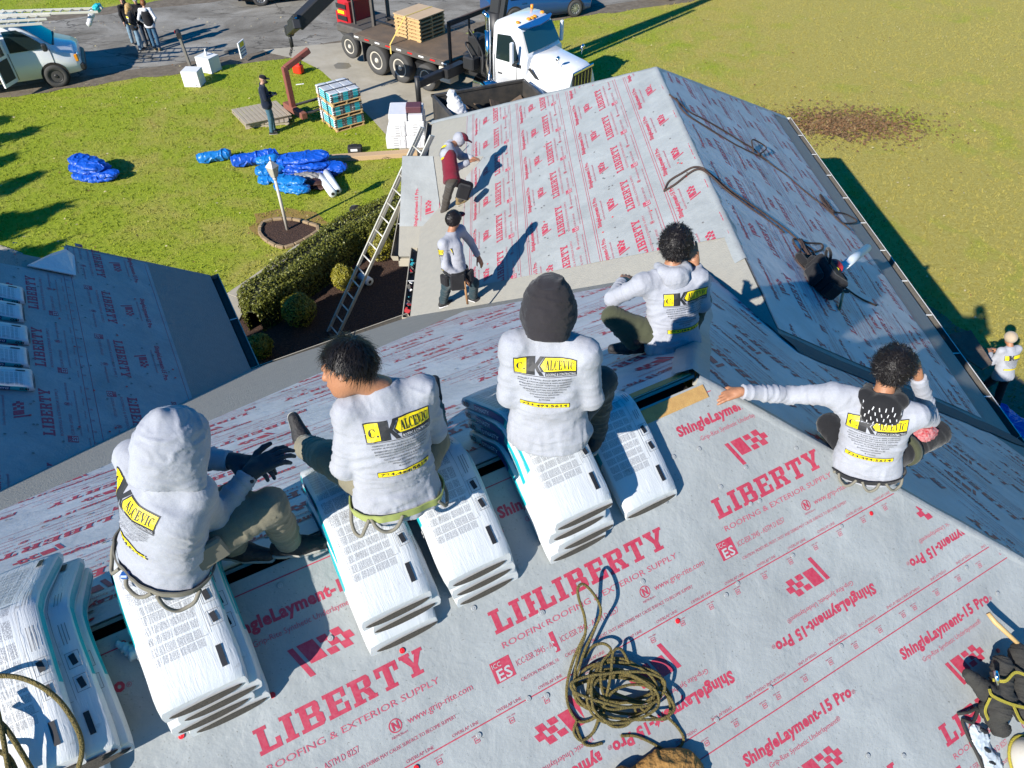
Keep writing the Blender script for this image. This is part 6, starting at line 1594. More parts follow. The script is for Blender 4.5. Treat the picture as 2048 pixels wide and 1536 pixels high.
# bottle-less; the two on the wing slope
def wl(px, py, h=0): P = pWL.hit(px, py); x, y = pWL.q(P); return pWL.p(x, y, h)
fa, fb = wl(893, 610, .08), wl(953, 600, .08)
J = dict(pel=G(912, 541, 4.47), neck=G(903, 466, 4.97), head=G(908, 440, 5.11), face=(.55, .75, -.25), ls=G(922, 470, 4.78), rs=G(897, 488, 4.76), lel=G(938, 515, 4.55), lwr=G(948, 540, 4.40), rel=G(903, 530, 4.50), rwr=G(930, 538, 4.36),
         lan=fb, ran=fa, ltoe=(.85, -.15, -.15), rtoe=(.75, .35, .1), lsup=pWL.N, rsup=pWL.N)
J['lkn'] = G(948, 566, 4.10); J['rkn'] = G(893, 572, 3.95); J['ls'], J['rs'] = J['neck'] + Vector((.10, .17, -.06)), J['neck'] + Vector((-.10, -.17, -.06))
J['lel'] = J['ls'] + Vector((.12, .10, -.24)); J['lwr'] = J['lel'] + Vector((.10, -.06, -.20)); J['rel'] = J['rs'] + Vector((.02, -.10, -.27)); J['rwr'] = J['rel'] + Vector((.20, .0, -.17))
b = (fa + fb) / 2 - ZZ * .08; f = Vector((.88, -.45, 0)); f = Vector((.86, .5, 0))
e, V, Q, X = person(b, 'person standing on the wing slope in grey printed shirt with tool belt', J, f, m_shirt, cloth('teal_denim', (.018, .050, .065)), (m_shoe, m_white_cl), fine=False, hem=.06, group='roofers standing on the wing')
hair_obj(e, J['head'], J['face'], ZZ, b, n_=700, length=.03, seed=8, grow=.016); cap_m = mat('red_cap', (.40, .02, .02), .8)
S = SDF(.01); fc = Vector(J['face']).normalized(); S.ell(J['head'] + fc * .13 + ZZ * .06, (.07, .06, .02)); sdf_obj('cap_brim', S, [cap_m], e, .012, org=b)
put_print(BP, V, Q, X['chest'] + ZZ * .03 - X['f'] * .2, X['R'], X['up'], PMATS, e, scale=.95, base=.010)
rg = ring_on(V, Q, J['pel'] + ZZ * .02, X['R'], X['f'], X['up'], 0, 350, 30, .012)
strap(e, rg, .06, .012, lambda p: (p - J['pel']), m_blackcl, b, 'tool_belt', closed=True)
for a_, dz, sz in ((20, -.10, (.20, .08, .24)), (75, -.08, (.14, .07, .16)), (-40, -.09, (.15, .07, .2))):
    a_ = math.radians(a_); d = X['R'] * math.cos(a_) - X['f'] * math.sin(a_); t = ZZ.cross(d).normalized(); mb = MB(); mb.box(J['pel'] + d * .20 + ZZ * dz, sz, Matrix((t, d, ZZ)).transposed(), ch=.02); mb.build('tool_pouch', m_blackcl, e, b)
mb = MB(); c = J['pel'] + X['R'] * .24 - ZZ * .2; mb.cyl(c + ZZ * .12, c - ZZ * .26 + X['f'] * .03, .016, 8); mb.build('hammer_handle', mat('hickory', (.36, .19, .08), .6), e, b)
# the one bending over on the entry gable
def g1(px, py, h=0): P = pG1.hit(px, py); x, y = pG1.q(P); return pG1.p(x, y, h)
fa, fb = g1(888, 432, .09), wl(925, 408, .09)
J = dict(pel=G(903, 357, 4.16), neck=G(897, 293, 4.54), head=G(920, 279, 4.57), face=(.75, .35, -.55), hup=(.35, .1, .9), ls=G(905, 292, 4.36), rs=G(893, 305, 4.36), lan=fb, ran=fa, ltoe=(.9, .2, .35), rtoe=(.95, .1, .0), lsup=ZZ, rsup=ZZ)
J['ls'], J['rs'] = J['neck'] + Vector((.03, .16, -.05)), J['neck'] + Vector((-.03, -.16, -.05)); J['rel'] = J['rs'] + Vector((.14, -.03, -.24)); J['rwr'] = J['rel'] + Vector((.20, .10, .05)); J['lel'] = J['ls'] + Vector((.16, .0, -.20)); J['lwr'] = J['lel'] + Vector((.18, -.10, .02))
J['lkn'] = G(938, 372, 3.86); J['rkn'] = G(894, 394, 3.66)
b = (fa + fb) / 2 - ZZ * .08; f = Vector((.95, .3, -.1))
e, V, Q, X = person(b, 'person bending over on the entry gable, maroon shirt with grey sleeves, maroon cap', J, f, m_maroon, cloth('brown_trousers', (.065, .055, .045)), (m_boot, m_sole), fine=False, hem=.06, group='roofers standing on the wing')
S = SDF(.03)
for sh, el, wr in ((J['ls'], J['lel'], J['lwr']), (J['rs'], J['rel'], J['rwr'])): S.cone(sh, el, .078, .064, amp=.006); S.cone(el, el.lerp(wr, .95), .064, .050, amp=.006)
S.cone(J['ls'], J['rs'], .085, .085, amp=.005); S.cone(X['chest'] + X['up'] * .06, J['neck'], .15, .085)
o_, V3, Q3 = sdf_obj('hooded_cape', S, [m_shirt], e, .013, org=b)
put_print(BP[:2], V3, Q3, J['neck'] - X['f'] * .2, X['R'], X['up'], PMATS, e, scale=.8, base=.012)
S = SDF(.02); fc = J['face']; S.ell(J['head'] - Vector(fc).normalized() * .02, (.105, .105, .115), amp=.004); sdf_obj('hood', S, [m_shirt], e, .012, org=b)
cap(e, J['head'] + Vector(fc).normalized() * .035, fc, b, m_maroon)
mb = MB(); mb.box(J['pel'] + Vector((.20, -.12, -.18)), (.22, .12, .26), Matrix.Rotation(.3, 3, 'Y'), ch=.03); mb.build('tool_pouch', m_blackcl, e, b)
# the one below the eave at the right, carrying a brown sheet
b = G(1962, 818); J, f = standing(b, 1.75, 1.74, lean=.35, arms='front', stride=.2, head_pitch=-.5); e, V, Q, X = person(b, 'person in white cap below the right eave, bending with a brown board', J, f, m_shirt, m_blackcl, (m_shoe, m_sole), fine=False)
S = SDF(.03); S.ell(J['head'] + ZZ * .035, (.105, .115, .105)); sdf_obj('cap', S, [m_tancl], e, .012, org=b)
put_print(BP[:2], V, Q, X['chest'] + ZZ * .06 - X['f'] * .2, X['R'], X['up'], PMATS, e, scale=.95, base=.010)
bd = empty('brown_board', G(1935, 710, 1.4), label='brown weathered board held by the person below the right eave', cat='board')
mb = MB(); pts = [G(1900, 668, 1.5), G(1942, 660, 1.5), G(1985, 726, 1.4), G(1965, 738, 1.4), G(1910, 702, 1.4)]; 
mb.v = [Vector(p) - bd.location for p in pts] + [Vector(p) - bd.location + Vector((0, 0, -.03)) for p in pts]; mb.f = [[0, 1, 2, 3, 4], [9, 8, 7, 6, 5]] + [[i, (i + 1) % 5, 5 + (i + 1) % 5, 5 + i] for i in range(5)]; mb.mi = [0] * 7; mb.sm = [False] * 7
mb.build('sheet', mat('brown_board', (.16, .115, .085), .9, bump=(14, 1.0, (1, 6, 1)), var=(6, .6, (.07, .05, .04))), bd)

# ================================================================== YARD THINGS
# lamp post
lp = empty('lamp_post', G(575, 459, .014), label='pale lamp post with four sided lantern standing in the mulched island', cat='lamp post')
m_lamp = mat('lamp_grey', (.50, .47, .42), .5); mb = MB(); mb.tube([(0, 0, 0), (.0, 0, 1.45)], [.042, .036], 12); mb.cyl((0, 0, 1.40), (0, 0, 1.46), .055, 12); mb.build('post', m_lamp, lp)
mb = MB()
for i in range(4):
    a0 = math.pi / 2 * i + .3; a1 = a0 + math.pi / 2
    p = lambda a, r, z: (math.cos(a) * r, math.sin(a) * r, z)
    mb.add([p(a0, .07, 1.47), p(a1, .07, 1.47), p(a1, .145, 1.74), p(a0, .145, 1.74)], [(0, 1, 2, 3)])
mb.build('lantern_glass', mat('frosted_glass', (.42, .40, .34), .35), lp)
mb = MB()
for i in range(4):
    a0 = math.pi / 2 * i + .3; a1 = a0 + math.pi / 2; p = lambda a, r, z: (math.cos(a) * r, math.sin(a) * r, z)
    mb.add([p(a0, .165, 1.74), p(a1, .165, 1.74), p(a1, .03, 1.88), p(a0, .03, 1.88)], [(0, 1, 2, 3)]); mb.bar(p(a0, .072, 1.46), p(a0, .148, 1.74), .014, .014)
mb.add([(math.cos(math.pi / 2 * i + .3) * .165, math.sin(math.pi / 2 * i + .3) * .165, 1.739) for i in range(4)], [(0, 1, 2, 3)]); mb.cyl((0, 0, 1.89), (0, 0, 1.95), .02, 8); mb.lathe([(.0, 1.94), (.028, 1.96), (.0, 2.0)], (0, 0, 0), (0, 0, 1), 8)
mb.build('lantern_roof', m_lamp, lp)
# mailbox, yard sign, boxes, fuel can
mx = empty('mailbox', G(382, 133), label='black mailbox with red flag on a grey post at the road edge', cat='mailbox')
mb = MB(); mb.box((-.06, 0, .52), (.09, .09, 1.04), Matrix.Rotation(-.07, 3, 'Y'), ch=.008); mb.build('post', mat('weathered_post', (.16, .15, .13), .9, bump=(20, .5, (8, 8, 1))), mx)
mb = MB(); prof = [(-.085, 0)] + [(.085 * math.cos(a), .12 + .085 * math.sin(a)) for a in [math.pi * k / 8 for k in range(8, -1, -1)]] + [(.085, 0)]
rdv = RP; mb.prism(prof, -.24, .24, lambda x, y, t: Vector((-.10, 0, 1.04)) + RD * x + RP * t + ZZ * y); mb.build('box', m_shoe, mx)
mb = MB(); c = Vector((-.10, 0, 1.2)) - RD * .095 + RP * .1; mb.box(c, (.012, .10, .08)); mb.build('flag', mat('flag_red', (.5, .02, .03), .5), mx)
sg = empty('yard_sign', G(490, 121), label='small white yard sign with yellow panel and blue lines at the driveway mouth', cat='sign')
mb = MB(); mb.box((0, 0, .42), (.04, .50, .55)); R_ = Matrix.Rotation(.15, 4, 'Z'); o = mb.build('board', mat('sign_white', (.75, .75, .75), .5), sg); 
mb = MB(); mb.box((.021, .02, .58), (.006, .32, .16)); mb.build('yellow_panel', m_yel, sg); mb = MB()
for z in (.44, .34, .22): mb.box((.021, .0, z), (.006, .44, .03))
mb.build('printed_line', m_navy, sg)['kind'] = 'stuff'; mb = MB(); mb.cyl((0, -.18, 0), (0, -.18, .2), .006, 6); mb.cyl((0, .18, 0), (0, .18, .2), .006, 6); mb.build('wire_leg', m_strap, sg)['kind'] = 'stuff'
sg.rotation_euler = (0, 0, -.15)
m_foam = mat('white_box', (.78, .77, .75), .5)
def whitebox(px, py, sz, rz, label):
    e = empty('white_box', G(px, py), rz, label, 'box', 'white boxes on the lawn by the mailbox'); mb = MB(); mb.box((0, 0, sz[2] / 2), sz, ch=.012); mb.build('carton', m_foam, e); mb = MB(); mb.box((0, 0, sz[2] + .004), (sz[0] * .98, sz[1] * .98, .008)); mb.build('lid', mat('box_lid', (.70, .70, .68), .5), e)
    pr = PR(); pr.frame(-.2, .12, .12, .36, .006); pr.rect(.14, .06, .19, .1); pr.rect(-.15, .30, .06, .31); link('printed_mark', pr.to_mesh('printed_mark', lambda x, y: (x, -sz[1] / 2 - .003, y), m_grey), e)['kind'] = 'stuff'; return e
wb = whitebox(421, 141, (.62, .55, .52), -.42, 'larger white carton nearest the mailbox with a spray bottle on top'); whitebox(391, 169, (.58, .52, .52), -.05, 'smaller white carton in front, nearer the house')
bt = empty('spray_bottle', wb.location + ZZ * .53, label='white spray bottle standing on the larger carton', cat='bottle'); mb = MB(); mb.lathe([(.045, 0), (.047, .12), (.02, .18), (.018, .21)], (0, 0, 0), (0, 0, 1), 12); mb.build('bottle', m_foam, bt); mb = MB(); mb.box((.02, 0, .235), (.09, .03, .04), ch=.006); mb.build('trigger', mat('trigger_grey', (.3, .3, .3), .5), bt)
fc_ = empty('fuel_can', G(598, 147), -.4, 'red plastic fuel can on the grass beside the driveway', 'fuel can'); m_can = mat('can_red', (.70, .035, .012), .4); mb = MB(); mb.box((0, 0, .17), (.36, .26, .32), ch=.045); mb.build('tank', m_can, fc_); mb = MB(); mb.tube(curve_pts([(-.12, 0, .32), (-.10, 0, .40), (.02, 0, .42), (.08, 0, .33)], 5), .018, 8); mb.build('grip', m_can, fc_); mb = MB(); mb.cyl((.12, 0, .32), (.17, 0, .43), .03, 10); mb.build('cap', m_shoe, fc_)

# pallets: one of each kind, boards as parts
m_pine2 = mat('pallet_wood', (.55, .37, .17), .8, bump=(20, .3, (1, 8, 8)), var=(5, .5, (.40, .24, .10))); m_ply = mat('plywood_top', (.52, .38, .24), .75, var=(3, .5, (.42, .29, .17)))
m_oldpal = mat('grey_pallet_wood', (.42, .36, .27), .85, bump=(20, .4, (1, 8, 8)), var=(5, .5, (.30, .25, .18)))
def pallet(loc, rz, label, group=None, L=1.2, Wd=1.0, m=None, boards=9, tilt=(0, 0)):
    e = empty('pallet', loc, label=label, cat='pallet', group=group, rot=(tilt[0], tilt[1], rz)); m = m or m_pine2; bw = L / boards * .86
    for x in (-.45, 0, .45): mb = MB(); mb.box((0, x * Wd, .055), (L, .045, .085)); mb.build('stringer', m, e)
    me = None
    for i in range(boards):
        x = -L / 2 + bw / 2 + (L - bw) * i / (boards - 1)
        if me is None: mb = MB(); mb.box((0, 0, 0), (bw, Wd, .02), ch=.003); me = mb.mesh('deck_board', m)
        o = link('deck_board', me, e); o.location = (x, 0, .109)
    for i in range(3):
        o = link('bottom_board', me, e); o.location = (-L / 2 + bw / 2 + (L - bw) * i / 2, 0, .0105)
    return e
pallet(G(524, 231, .13), .62, 'weathered pallet lying on top of another on the lawn beside the navy jacket', m=m_oldpal, L=1.5, Wd=1.25, boards=11, tilt=(.03, .05))
pallet(G(535, 240, 0), .25, 'lower weathered pallet sticking out under the one on the lawn', m=m_oldpal, L=1.35, Wd=1.1, boards=9)
# strapped stack of bundles on pallets
PL, PN_, PRr = Vector((-6.15, 22.75, 0)), Vector((-5.48, 21.84, 0)), Vector((-4.66, 22.42, 0)); ax = (PL - PN_).normalized(); ay = (PRr - PN_); ay = (ay - ax * ay.dot(ax)).normalized(); cen = PN_ + ax * .56 + ay * .50
zt = 0.0; rzp = math.atan2(ax.y, ax.x); protoB = None; tier = ['bottom', 'middle', 'top']
for t in range(3):
    if t == 0: pp = pallet(cen + ZZ * zt, rzp, 'pallet under the bottom tier of the strapped shingle stack', 'pallets in the strapped shingle stack', 1.1, 1.0, boards=7)
    else:
        c = copy_tree(pp); c.location = cen + ZZ * zt; c['label'] = 'pallet between the %s tier and the one below in the strapped stack' % tier[t]
    zt += .122
    for k in range(4):
        for j in range(3):
            P = cen + ay * ((j - 1) * .335) + ZZ * (zt + k * .067)
            if protoB is None:
                protoB = bundle('shingle_bundle', P, ay, ax, 0, 'left bundle, lowest layer of the bottom tier in the strapped pallet stack', 'bundles in the strapped pallet stack', draped=False, prints=False, seed=77, side_sg=0)
                mb = MB(); mb.box(ax * -.519 + ZZ * .03, (.015, .16, .05), Matrix((ax, ay, ZZ)).transposed()); mb.build('teal_label', m_teal, protoB)
                for q in (-1, 1): 
                    mb = MB(); n_ = 8; pts = [ay * (.105 * math.cos(2 * math.pi * i / 16) * .55 + q * .118) + ZZ * (.031 + .022 * math.sin(2 * math.pi * i / 16)) for i in range(16)]; mb.add([p + ax * -.524 for p in pts] + [p + ax * -.50 for p in pts], [tuple(range(16))] + [(i, (i + 1) % 16, 16 + (i + 1) % 16, 16 + i) for i in range(16)]); mb.build('end_opening', m_shingle, protoB)
            else:
                c = copy_tree(protoB); c.location = P + ax * random.uniform(-.015, .015); c['label'] = '%s bundle, %s layer of the %s tier in the strapped pallet stack' % (('left', 'middle', 'right')[j], ('lowest', 'second', 'third', 'top')[k], tier[t])
    zt += .27
for a_ in (-.2, .28):
    sx = cen + ax * a_; e = empty('strap', sx, label='dark blue strap round the shingle pallet stack, ' + ('nearer the house' if a_ < 0 else 'nearer the red fork'), cat='strap'); mb = MB(); w_ = .525
    mb.bar(-ay * w_, -ay * w_ + ZZ * (zt + .01), .05, .006, up=ay); mb.bar(-ay * (w_ + .003) + ZZ * (zt + .012), ay * (w_ + .003) + ZZ * (zt + .012), .05, .006); mb.bar(ay * w_, ay * w_ + ZZ * (zt + .01), .05, .006, up=ay); mb.build('webbing', m_navy_cl, e)
# second stack: white packs and a maroon carton against the garage
B0 = G(776, 300); B1 = G(853, 298); bx = (B1 - B0).normalized(); by = Vector((-bx.y, bx.x, 0)); Rb = Matrix((bx, by, ZZ)).transposed(); rzb = math.atan2(bx.y, bx.x); Wb = (B1 - B0).length
m_pack = mat('white_pack', (.66, .66, .68), .4, bump=(6, .4)); m_car = mat('maroon_carton', (.10, .035, .045), .6)
def pack(x0, x1, z0, z1, label, m=m_pack, d=.9, marks=True, y0=0):
    e = empty('white_pack' if m is m_pack else 'carton', B0 + bx * (x0 + x1) / 2 + by * (d / 2 + y0) + ZZ * z0, rzb, label, 'pack' if m is m_pack else 'carton', 'packs in the white stack by the garage'); mb = MB(); mb.box((0, 0, (z1 - z0) / 2), (x1 - x0 - .012, d, z1 - z0 - .008), ch=.02); mb.build('wrapping', m, e)
    if marks:
        pr = PR(); w = x1 - x0; h = z1 - z0
        n = max(1, int(h / .075))
        for i in range(n): pr.rect(-w * .12, .03 + i * .075, w * .12, .045 + i * .075)
        pr.frame(w * .2, .03, w * .42, h * .75, .006)
        link('printed_mark', pr.to_mesh('printed_mark', lambda x, y: (x, -d / 2 - .004, y), m_grey), e)['kind'] = 'stuff'
pack(-.03, Wb * .5, .02, .40, 'white pack at the bottom left of the white stack by the garage'); pack(Wb * .5, Wb, .02, .42, 'white pack at the bottom right of the white stack, teal stripe below')
pack(.10, Wb * .52, .40, .84, 'white pack in the middle left of the white stack by the garage'); pack(Wb * .52, Wb, .42, .86, 'white pack in the middle right of the white stack by the garage')
pack(.12, Wb * .58, .84, 1.08, 'white pack on top of the white stack, left of the maroon carton', marks=False); pack(Wb * .6, Wb * .98, .86, 1.05, 'white pack under the maroon carton on the white stack', marks=False)
pack(Wb * .55, Wb * .95, 1.06, 1.25, 'maroon carton on top of the white stack by the garage', m_car, .4, False, .1)
# long cardboard carton, trim boards, black case
def longbox(a, b, w, h, label, name, cat, m, part, z=0.0):
    a, b = Vector(a), Vector(b); c = (a + b) / 2; e = empty(name, c, label=label, cat=cat); mb = MB(); mb.bar(a - c + ZZ * (z + h / 2), b - c + ZZ * (z + h / 2), w, h, ch=.006); mb.build(part, m, e); return e
m_card = mat('cardboard', (.48, .33, .19), .8, var=(3, .2, (.42, .28, .15)))
cb = longbox(G(655, 322), G(835, 310), .26, .14, 'long narrow cardboard carton with a white end lying on the grass', 'cardboard_box', 'carton', m_card, 'carton')
a = G(653, 322) - cb.location; mb = MB(); d_ = (G(835, 310) - G(655, 322)).normalized(); mb.bar(a - d_ * .05 + ZZ * .07, a + d_ * .02 + ZZ * .07, .265, .145); mb.build('end_flap', m_foam, cb)
mb = MB(); mb.tube(curve_pts([Vector((.30, -.132, .05)), Vector((.42, -.136, .10)), Vector((.5, -.14, .06)), Vector((.44, -.14, .03))], 5), .006, 5); mb.build('printed_mark', m_black, cb)
longbox(G(478, 315), G(655, 326), .12, .03, 'white trim board lying behind the blue tarps on the grass', 'trim_board', 'board', m_foam, 'board')
longbox(G(560, 322), G(683, 330), .10, .03, 'second white trim board lying nearer, partly under the tarps', 'trim_board', 'board', m_foam, 'board')
longbox(G(592, 170), G(608, 168), .06, .02, 'short white offcut on the grass by the driveway', 'trim_offcut', 'board', m_foam, 'offcut')
tb = empty('tool_case', G(711, 304), .1, 'small black and white tool case on the grass behind the long carton', 'tool case'); mb = MB(); mb.box((0, 0, .10), (.42, .26, .2), ch=.03); mb.build('case', m_shoe, tb); mb = MB(); mb.box((-.02, -.135, .12), (.2, .01, .07)); mb.build('label_plate', m_foam, tb); mb = MB(); mb.tube([(-.1, 0, .2), (-.08, 0, .25), (.08, 0, .25), (.1, 0, .2)], .012, 6); mb.build('grip', m_shoe, tb)
# blue tarps: folded and bundled
m_tarp = mat('blue_tarp', (.006, .085, .50), .42, spec=.5, bump=(5, 1.0), var=(4, .4, (.004, .05, .36))); m_tarp2 = mat('light_blue_tarp', (.01, .17, .50), .35, spec=.6, bump=(8, .9))
def tarp(px, py, rx, ry, h, rz, label, m=None, seed=0, roll=False):
    c = G(px, py); e = empty('blue_tarp', c, rz, label, 'tarp', 'blue tarps bundled on the lawn'); rr = random.Random(seed); S = SDF(.05)
    if roll:
        S.cone((-rx, 0, h * .5), (rx, 0, h * .5), h * .5, h * .48, amp=.03, freq=6); S.cone((-rx * .9, ry * .3, h * .3), (rx * .8, ry * .25, h * .3), h * .3, amp=.025, freq=6)
    else:
        nl = max(2, int(h / .13))
        for i in range(nl):
            z = h * (i + .5) / nl; sc = 1 - .18 * i / nl; a_ = rr.uniform(-.35, .35); A_ = [Vector((math.cos(a_), math.sin(a_), rr.uniform(-.12, .12))).normalized()]; A_.append(ZZ.cross(A_[0]).normalized()); A_.append(A_[0].cross(A_[1]))
            ox, oy = rr.uniform(-.1, .1), rr.uniform(-.07, .07)
            for q in (-.42, 0, .42): S.ell(Vector((ox, oy, z)) + A_[0] * q * rx, (rx * .62 * sc, ry * (.95 - abs(q) * .3) * sc, h / nl * .62), A_, k=.02, amp=.030, freq=10)
    V, Q = S.mesh(.018, cut=[((0, 0, .005), (0, 0, -1), 0)]); o = link('tarp_folds', npmesh('tarp_folds', V, Q, [m or m_tarp], None, False), e); return e
tarp(183, 352, .58, .40, .50, -.1, 'blue tarp bundle lying alone on the lawn left of the others', seed=1); tarp(215, 358, .42, .26, .26, -.3, 'lower blue tarp tucked against the right of the lone bundle', seed=2)
tarp(431, 322, .34, .2, .30, .35, 'small turquoise rolled tarp apart from the big heap', m_tarp2, 3, True)
tarp(513, 328, .50, .3, .36, .35, 'rolled blue tarp at the left end of the heap by the lamp', seed=4, roll=True)
tarp(545, 332, .32, .25, .30, .1, 'pale blue folded tarp behind the lantern', m_tarp2, 5); tarp(545, 356, .42, .30, .34, .6, 'bright blue tarp bundle left of the lamp post', m_tarp2, 6)
tarp(618, 345, .78, .42, .56, .12, 'largest blue tarp bundle in the middle of the heap', seed=7); tarp(660, 348, .42, .3, .34, .2, 'dark blue tarp at the right end of the heap', seed=8)
tarp(588, 382, .52, .30, .40, -.25, 'blue tarp bundle nearest the lamp island', m_tarp2, 9)
tarp(2030, 872, .9, .4, .2, -.9, 'blue tarp spread on the ground under the right eave', seed=14); gt = tarp(610, 362, .45, .25, .22, -.2, 'grey and brown crumpled sheet under the blue tarps', mat('grey_sheet', (.25, .24, .22), .7, bump=(8, .8)), 10); gt['group'] = 'crumpled sheets'
gt = tarp(632, 374, .32, .22, .2, -.2, 'dark brown crumpled bag beside the white rolls', mat('brown_bag', (.05, .022, .015), .5, bump=(8, .8)), 11); gt['group'] = 'crumpled sheets'
m_roll = mat('white_roll', (.68, .72, .74), .45)
def roll(a, b, r, label, grp='white rolls of roofing membrane'):
    a, b = Vector(a), Vector(b); c = a.lerp(b, .5); e = empty('membrane_roll', c, label=label, cat='roll', group=grp); d = (b - a).normalized(); L = (b - a).length; mb = MB(); mb.lathe([(r * .45, -L / 2 + .002), (r, -L / 2), (r, L / 2), (r * .45, L / 2 - .002)], (0, 0, 0), d, 20); mb.build('membrane', m_roll, e); mb = MB(); mb.lathe([(r * .42, -L / 2 - .004), (r * .42, L / 2 + .004)], (0, 0, 0), d, 14); mb.build('core', mat('roll_core', (.03, .025, .02), .9), e); return e
roll(G(640, 352, .12), G(666, 388, .12), .11, 'white roll leaning out of the tarp heap, left one of the pair'); roll(G(653, 345, .2), G(676, 382, .12), .10, 'white roll leaning out of the tarp heap, right one of the pair')
roll(G(722, 552, .12), G(740, 564, .12), .10, 'white roll lying in the mulch bed right of the ladder'); roll(G(688, 540, .1), G(706, 545, .1), .07, 'small white roll lying in the bed left of the ladder')
# black bucket and sundry
bk = empty('black_bag', G(713, 428), label='small black bag at the edge of the lawn by the walk', cat='bag'); S = SDF(.03); S.ell((0, 0, .12), (.16, .13, .13), amp=.02, freq=14); sdf_obj('bag', S, [m_blackcl], bk, .015)
# ---------------- the long ladder
m_alu = mat('ladder_aluminium', (.62, .60, .53), .38, metal=.35)
def ladder(a, b, w, side, label, loc_name='ladder', rungs=None, rail=.028, m=None, rd_=.016, parts_named=True):
    a, b, side = Vector(a), Vector(b), Vector(side).normalized(); d = (b - a).normalized(); side = (side - d * side.dot(d)).normalized(); nrm = d.cross(side); L = (b - a).length; e = empty(loc_name, a, label=label, cat='ladder')
    for q in (-1, 1): mb = MB(); mb.bar(side * q * w / 2, side * q * w / 2 + d * L, rail, .075, up=nrm, ch=.004); mb.build('rail', m or m_alu, e)
    n = int(L / .305); me = None
    for i in range(n):
        if me is None: mb = MB(); mb.tube([-side * w / 2, side * w / 2], rd_, 8); me = mb.mesh('rung', m or m_alu)
        o = link('rung', me, e); o.location = d * (.15 + .305 * i)
    return e, d, side, nrm
la = G(664, 672, .02); top = G(853, 262, 4.15)
l1, d, sd, nr = ladder(la, top, .31, (.72, -.69, 0), 'long aluminium extension ladder leaning on the gutter by the entry gable')
le = la + d * 2.2 + nr * .05
l2 = MB()
for q in (-1, 1): mb = MB(); mb.bar(le - la + sd * q * .15, top - la + d * .0 + sd * q * .15 + nr * .05, .026, .07, up=nr, ch=.004); mb.build('rail', m_alu, l1)
mb = MB(); mb.bar(sd * -.23, sd * .23, .05, .03); mb.build('foot', m_shoe, l1)
# ---------------- ropes and tools on the wing
m_rope = mat('brown_rope', (.060, .036, .028), .9, bump=(90, .8)); m_ropey = mat('yellow_rope', (.21, .155, .035), .8, bump=(160, 1.0, (1, 1, 1)), var=(70, .7, (.055, .05, .025)))
def wr(px, py, h=.022): P = pWR.hit(px, py); x, y = pWR.q(P); return pWR.p(x, y, h)
def rope(name, paths, r, m, label, cat='rope', org=None, k=8, n=7):
    org = org or paths[0][0]; e = empty(name, org, label=label, cat=cat)
    for P in paths: mb = MB(); mb.tube([p - org for p in curve_pts(P, k)], r, n); mb.build('strand', m, e)
    return e
rr = random.Random(11)
def tangle(c, pl, rad, n, seed, flat_=.35, h=.02):
    r_ = random.Random(seed); x0, y0 = pl.q(c); pts = []
    for i in range(n):
        a = i * 2.1 + r_.uniform(-.5, .5); q = rad * r_.uniform(.4, 1.1); pts.append(pl.p(x0 + q * math.cos(a), y0 + q * math.sin(a) * flat_, h + .02 * r_.random()))
    return pts
wl_ = lambda px, py, h=.03: wl(px, py, h)
rope('rope', [[wl_(1340, 192), wr(1352, 205, .03), wr(1375, 225), wr(1400, 238), wr(1440, 260), wr(1480, 285), wr(1505, 300), wr(1540, 330), wr(1570, 352), wr(1600, 378), wr(1640, 410), wr(1665, 432), wr(1699, 462)],
              [wr(1350, 200, .03), wr(1368, 228), wr(1420, 262), wr(1470, 292), wr(1512, 312), wr(1535, 325)], [wr(1505, 305), wr(1500, 285, .06), wr(1528, 300, .05), wr(1515, 312)],
              tangle(wr(1650, 410), pWR, .32, 16, 3), [wr(1660, 425), wr(1690, 430), wr(1712, 445), wr(1685, 448), wr(1668, 436)]], .012, m_rope, 'brown rope over the far part of the wing ridge, ending near the gutter')
rope('rope', [[wl_(1330, 386), wl_(1340, 366), wl_(1365, 350), wl_(1388, 338), wr(1402, 340, .03), wr(1420, 352), wr(1460, 385), wr(1500, 412), wr(1540, 440), wr(1570, 462), wr(1600, 488), wr(1625, 505), wr(1618, 520), wr(1592, 498), wr(1585, 480), wr(1612, 488), wr(1640, 490), wr(1640, 502), wr(1600, 512)],
              [wl_(1332, 384), wl_(1352, 372), wl_(1380, 350), wl_(1398, 342), wr(1412, 350, .03), wr(1450, 382), wr(1495, 416), wr(1535, 444), wr(1566, 468)], tangle(wr(1608, 500), pWR, .22, 12, 5),
              [wr(1600, 500), wr(1590, 520), wr(1610, 545), wr(1625, 560)], [wr(1625, 512), wr(1660, 530), wr(1690, 560), wr(1680, 570), wr(1665, 560), wr(1690, 580), wr(1720, 600), wr(1750, 613)]], .0125, m_rope, 'brown rope with a doubled loop over the near part of the wing ridge')
tb = empty('tool_bag', wr(1632, 570, 0), label='black tool bag with a red pouch on the right slope of the wing', cat='tool bag'); RW = Matrix((pWR.X, pWR.Y, pWR.N)).transposed(); S = SDF(.05)
mb = MB()
for c, z, rz in (((0, 0, .15), (.50, .30, .28), 0), ((.02, -.19, .11), (.34, .09, .2), .05), ((-.05, .19, .11), (.3, .09, .2), -.05), ((.30, .02, .10), (.12, .22, .18), .1), ((-.27, 0, .12), (.08, .22, .2), 0), ((.34, .16, .06), (.2, .12, .1), .5)): mb.box(RW @ Vector(c), z, RW @ Matrix.Rotation(rz, 3, 'Z'), ch=.035)
bev(mb.build('bag', m_blackcl, tb), .02, 2)
mb = MB(); mb.box(RW @ Vector((0, 0, .292)), (.36, .16, .01), RW); mb.build('bag_shade', m_shade, tb)  # dark plate paints the shade inside the open bag
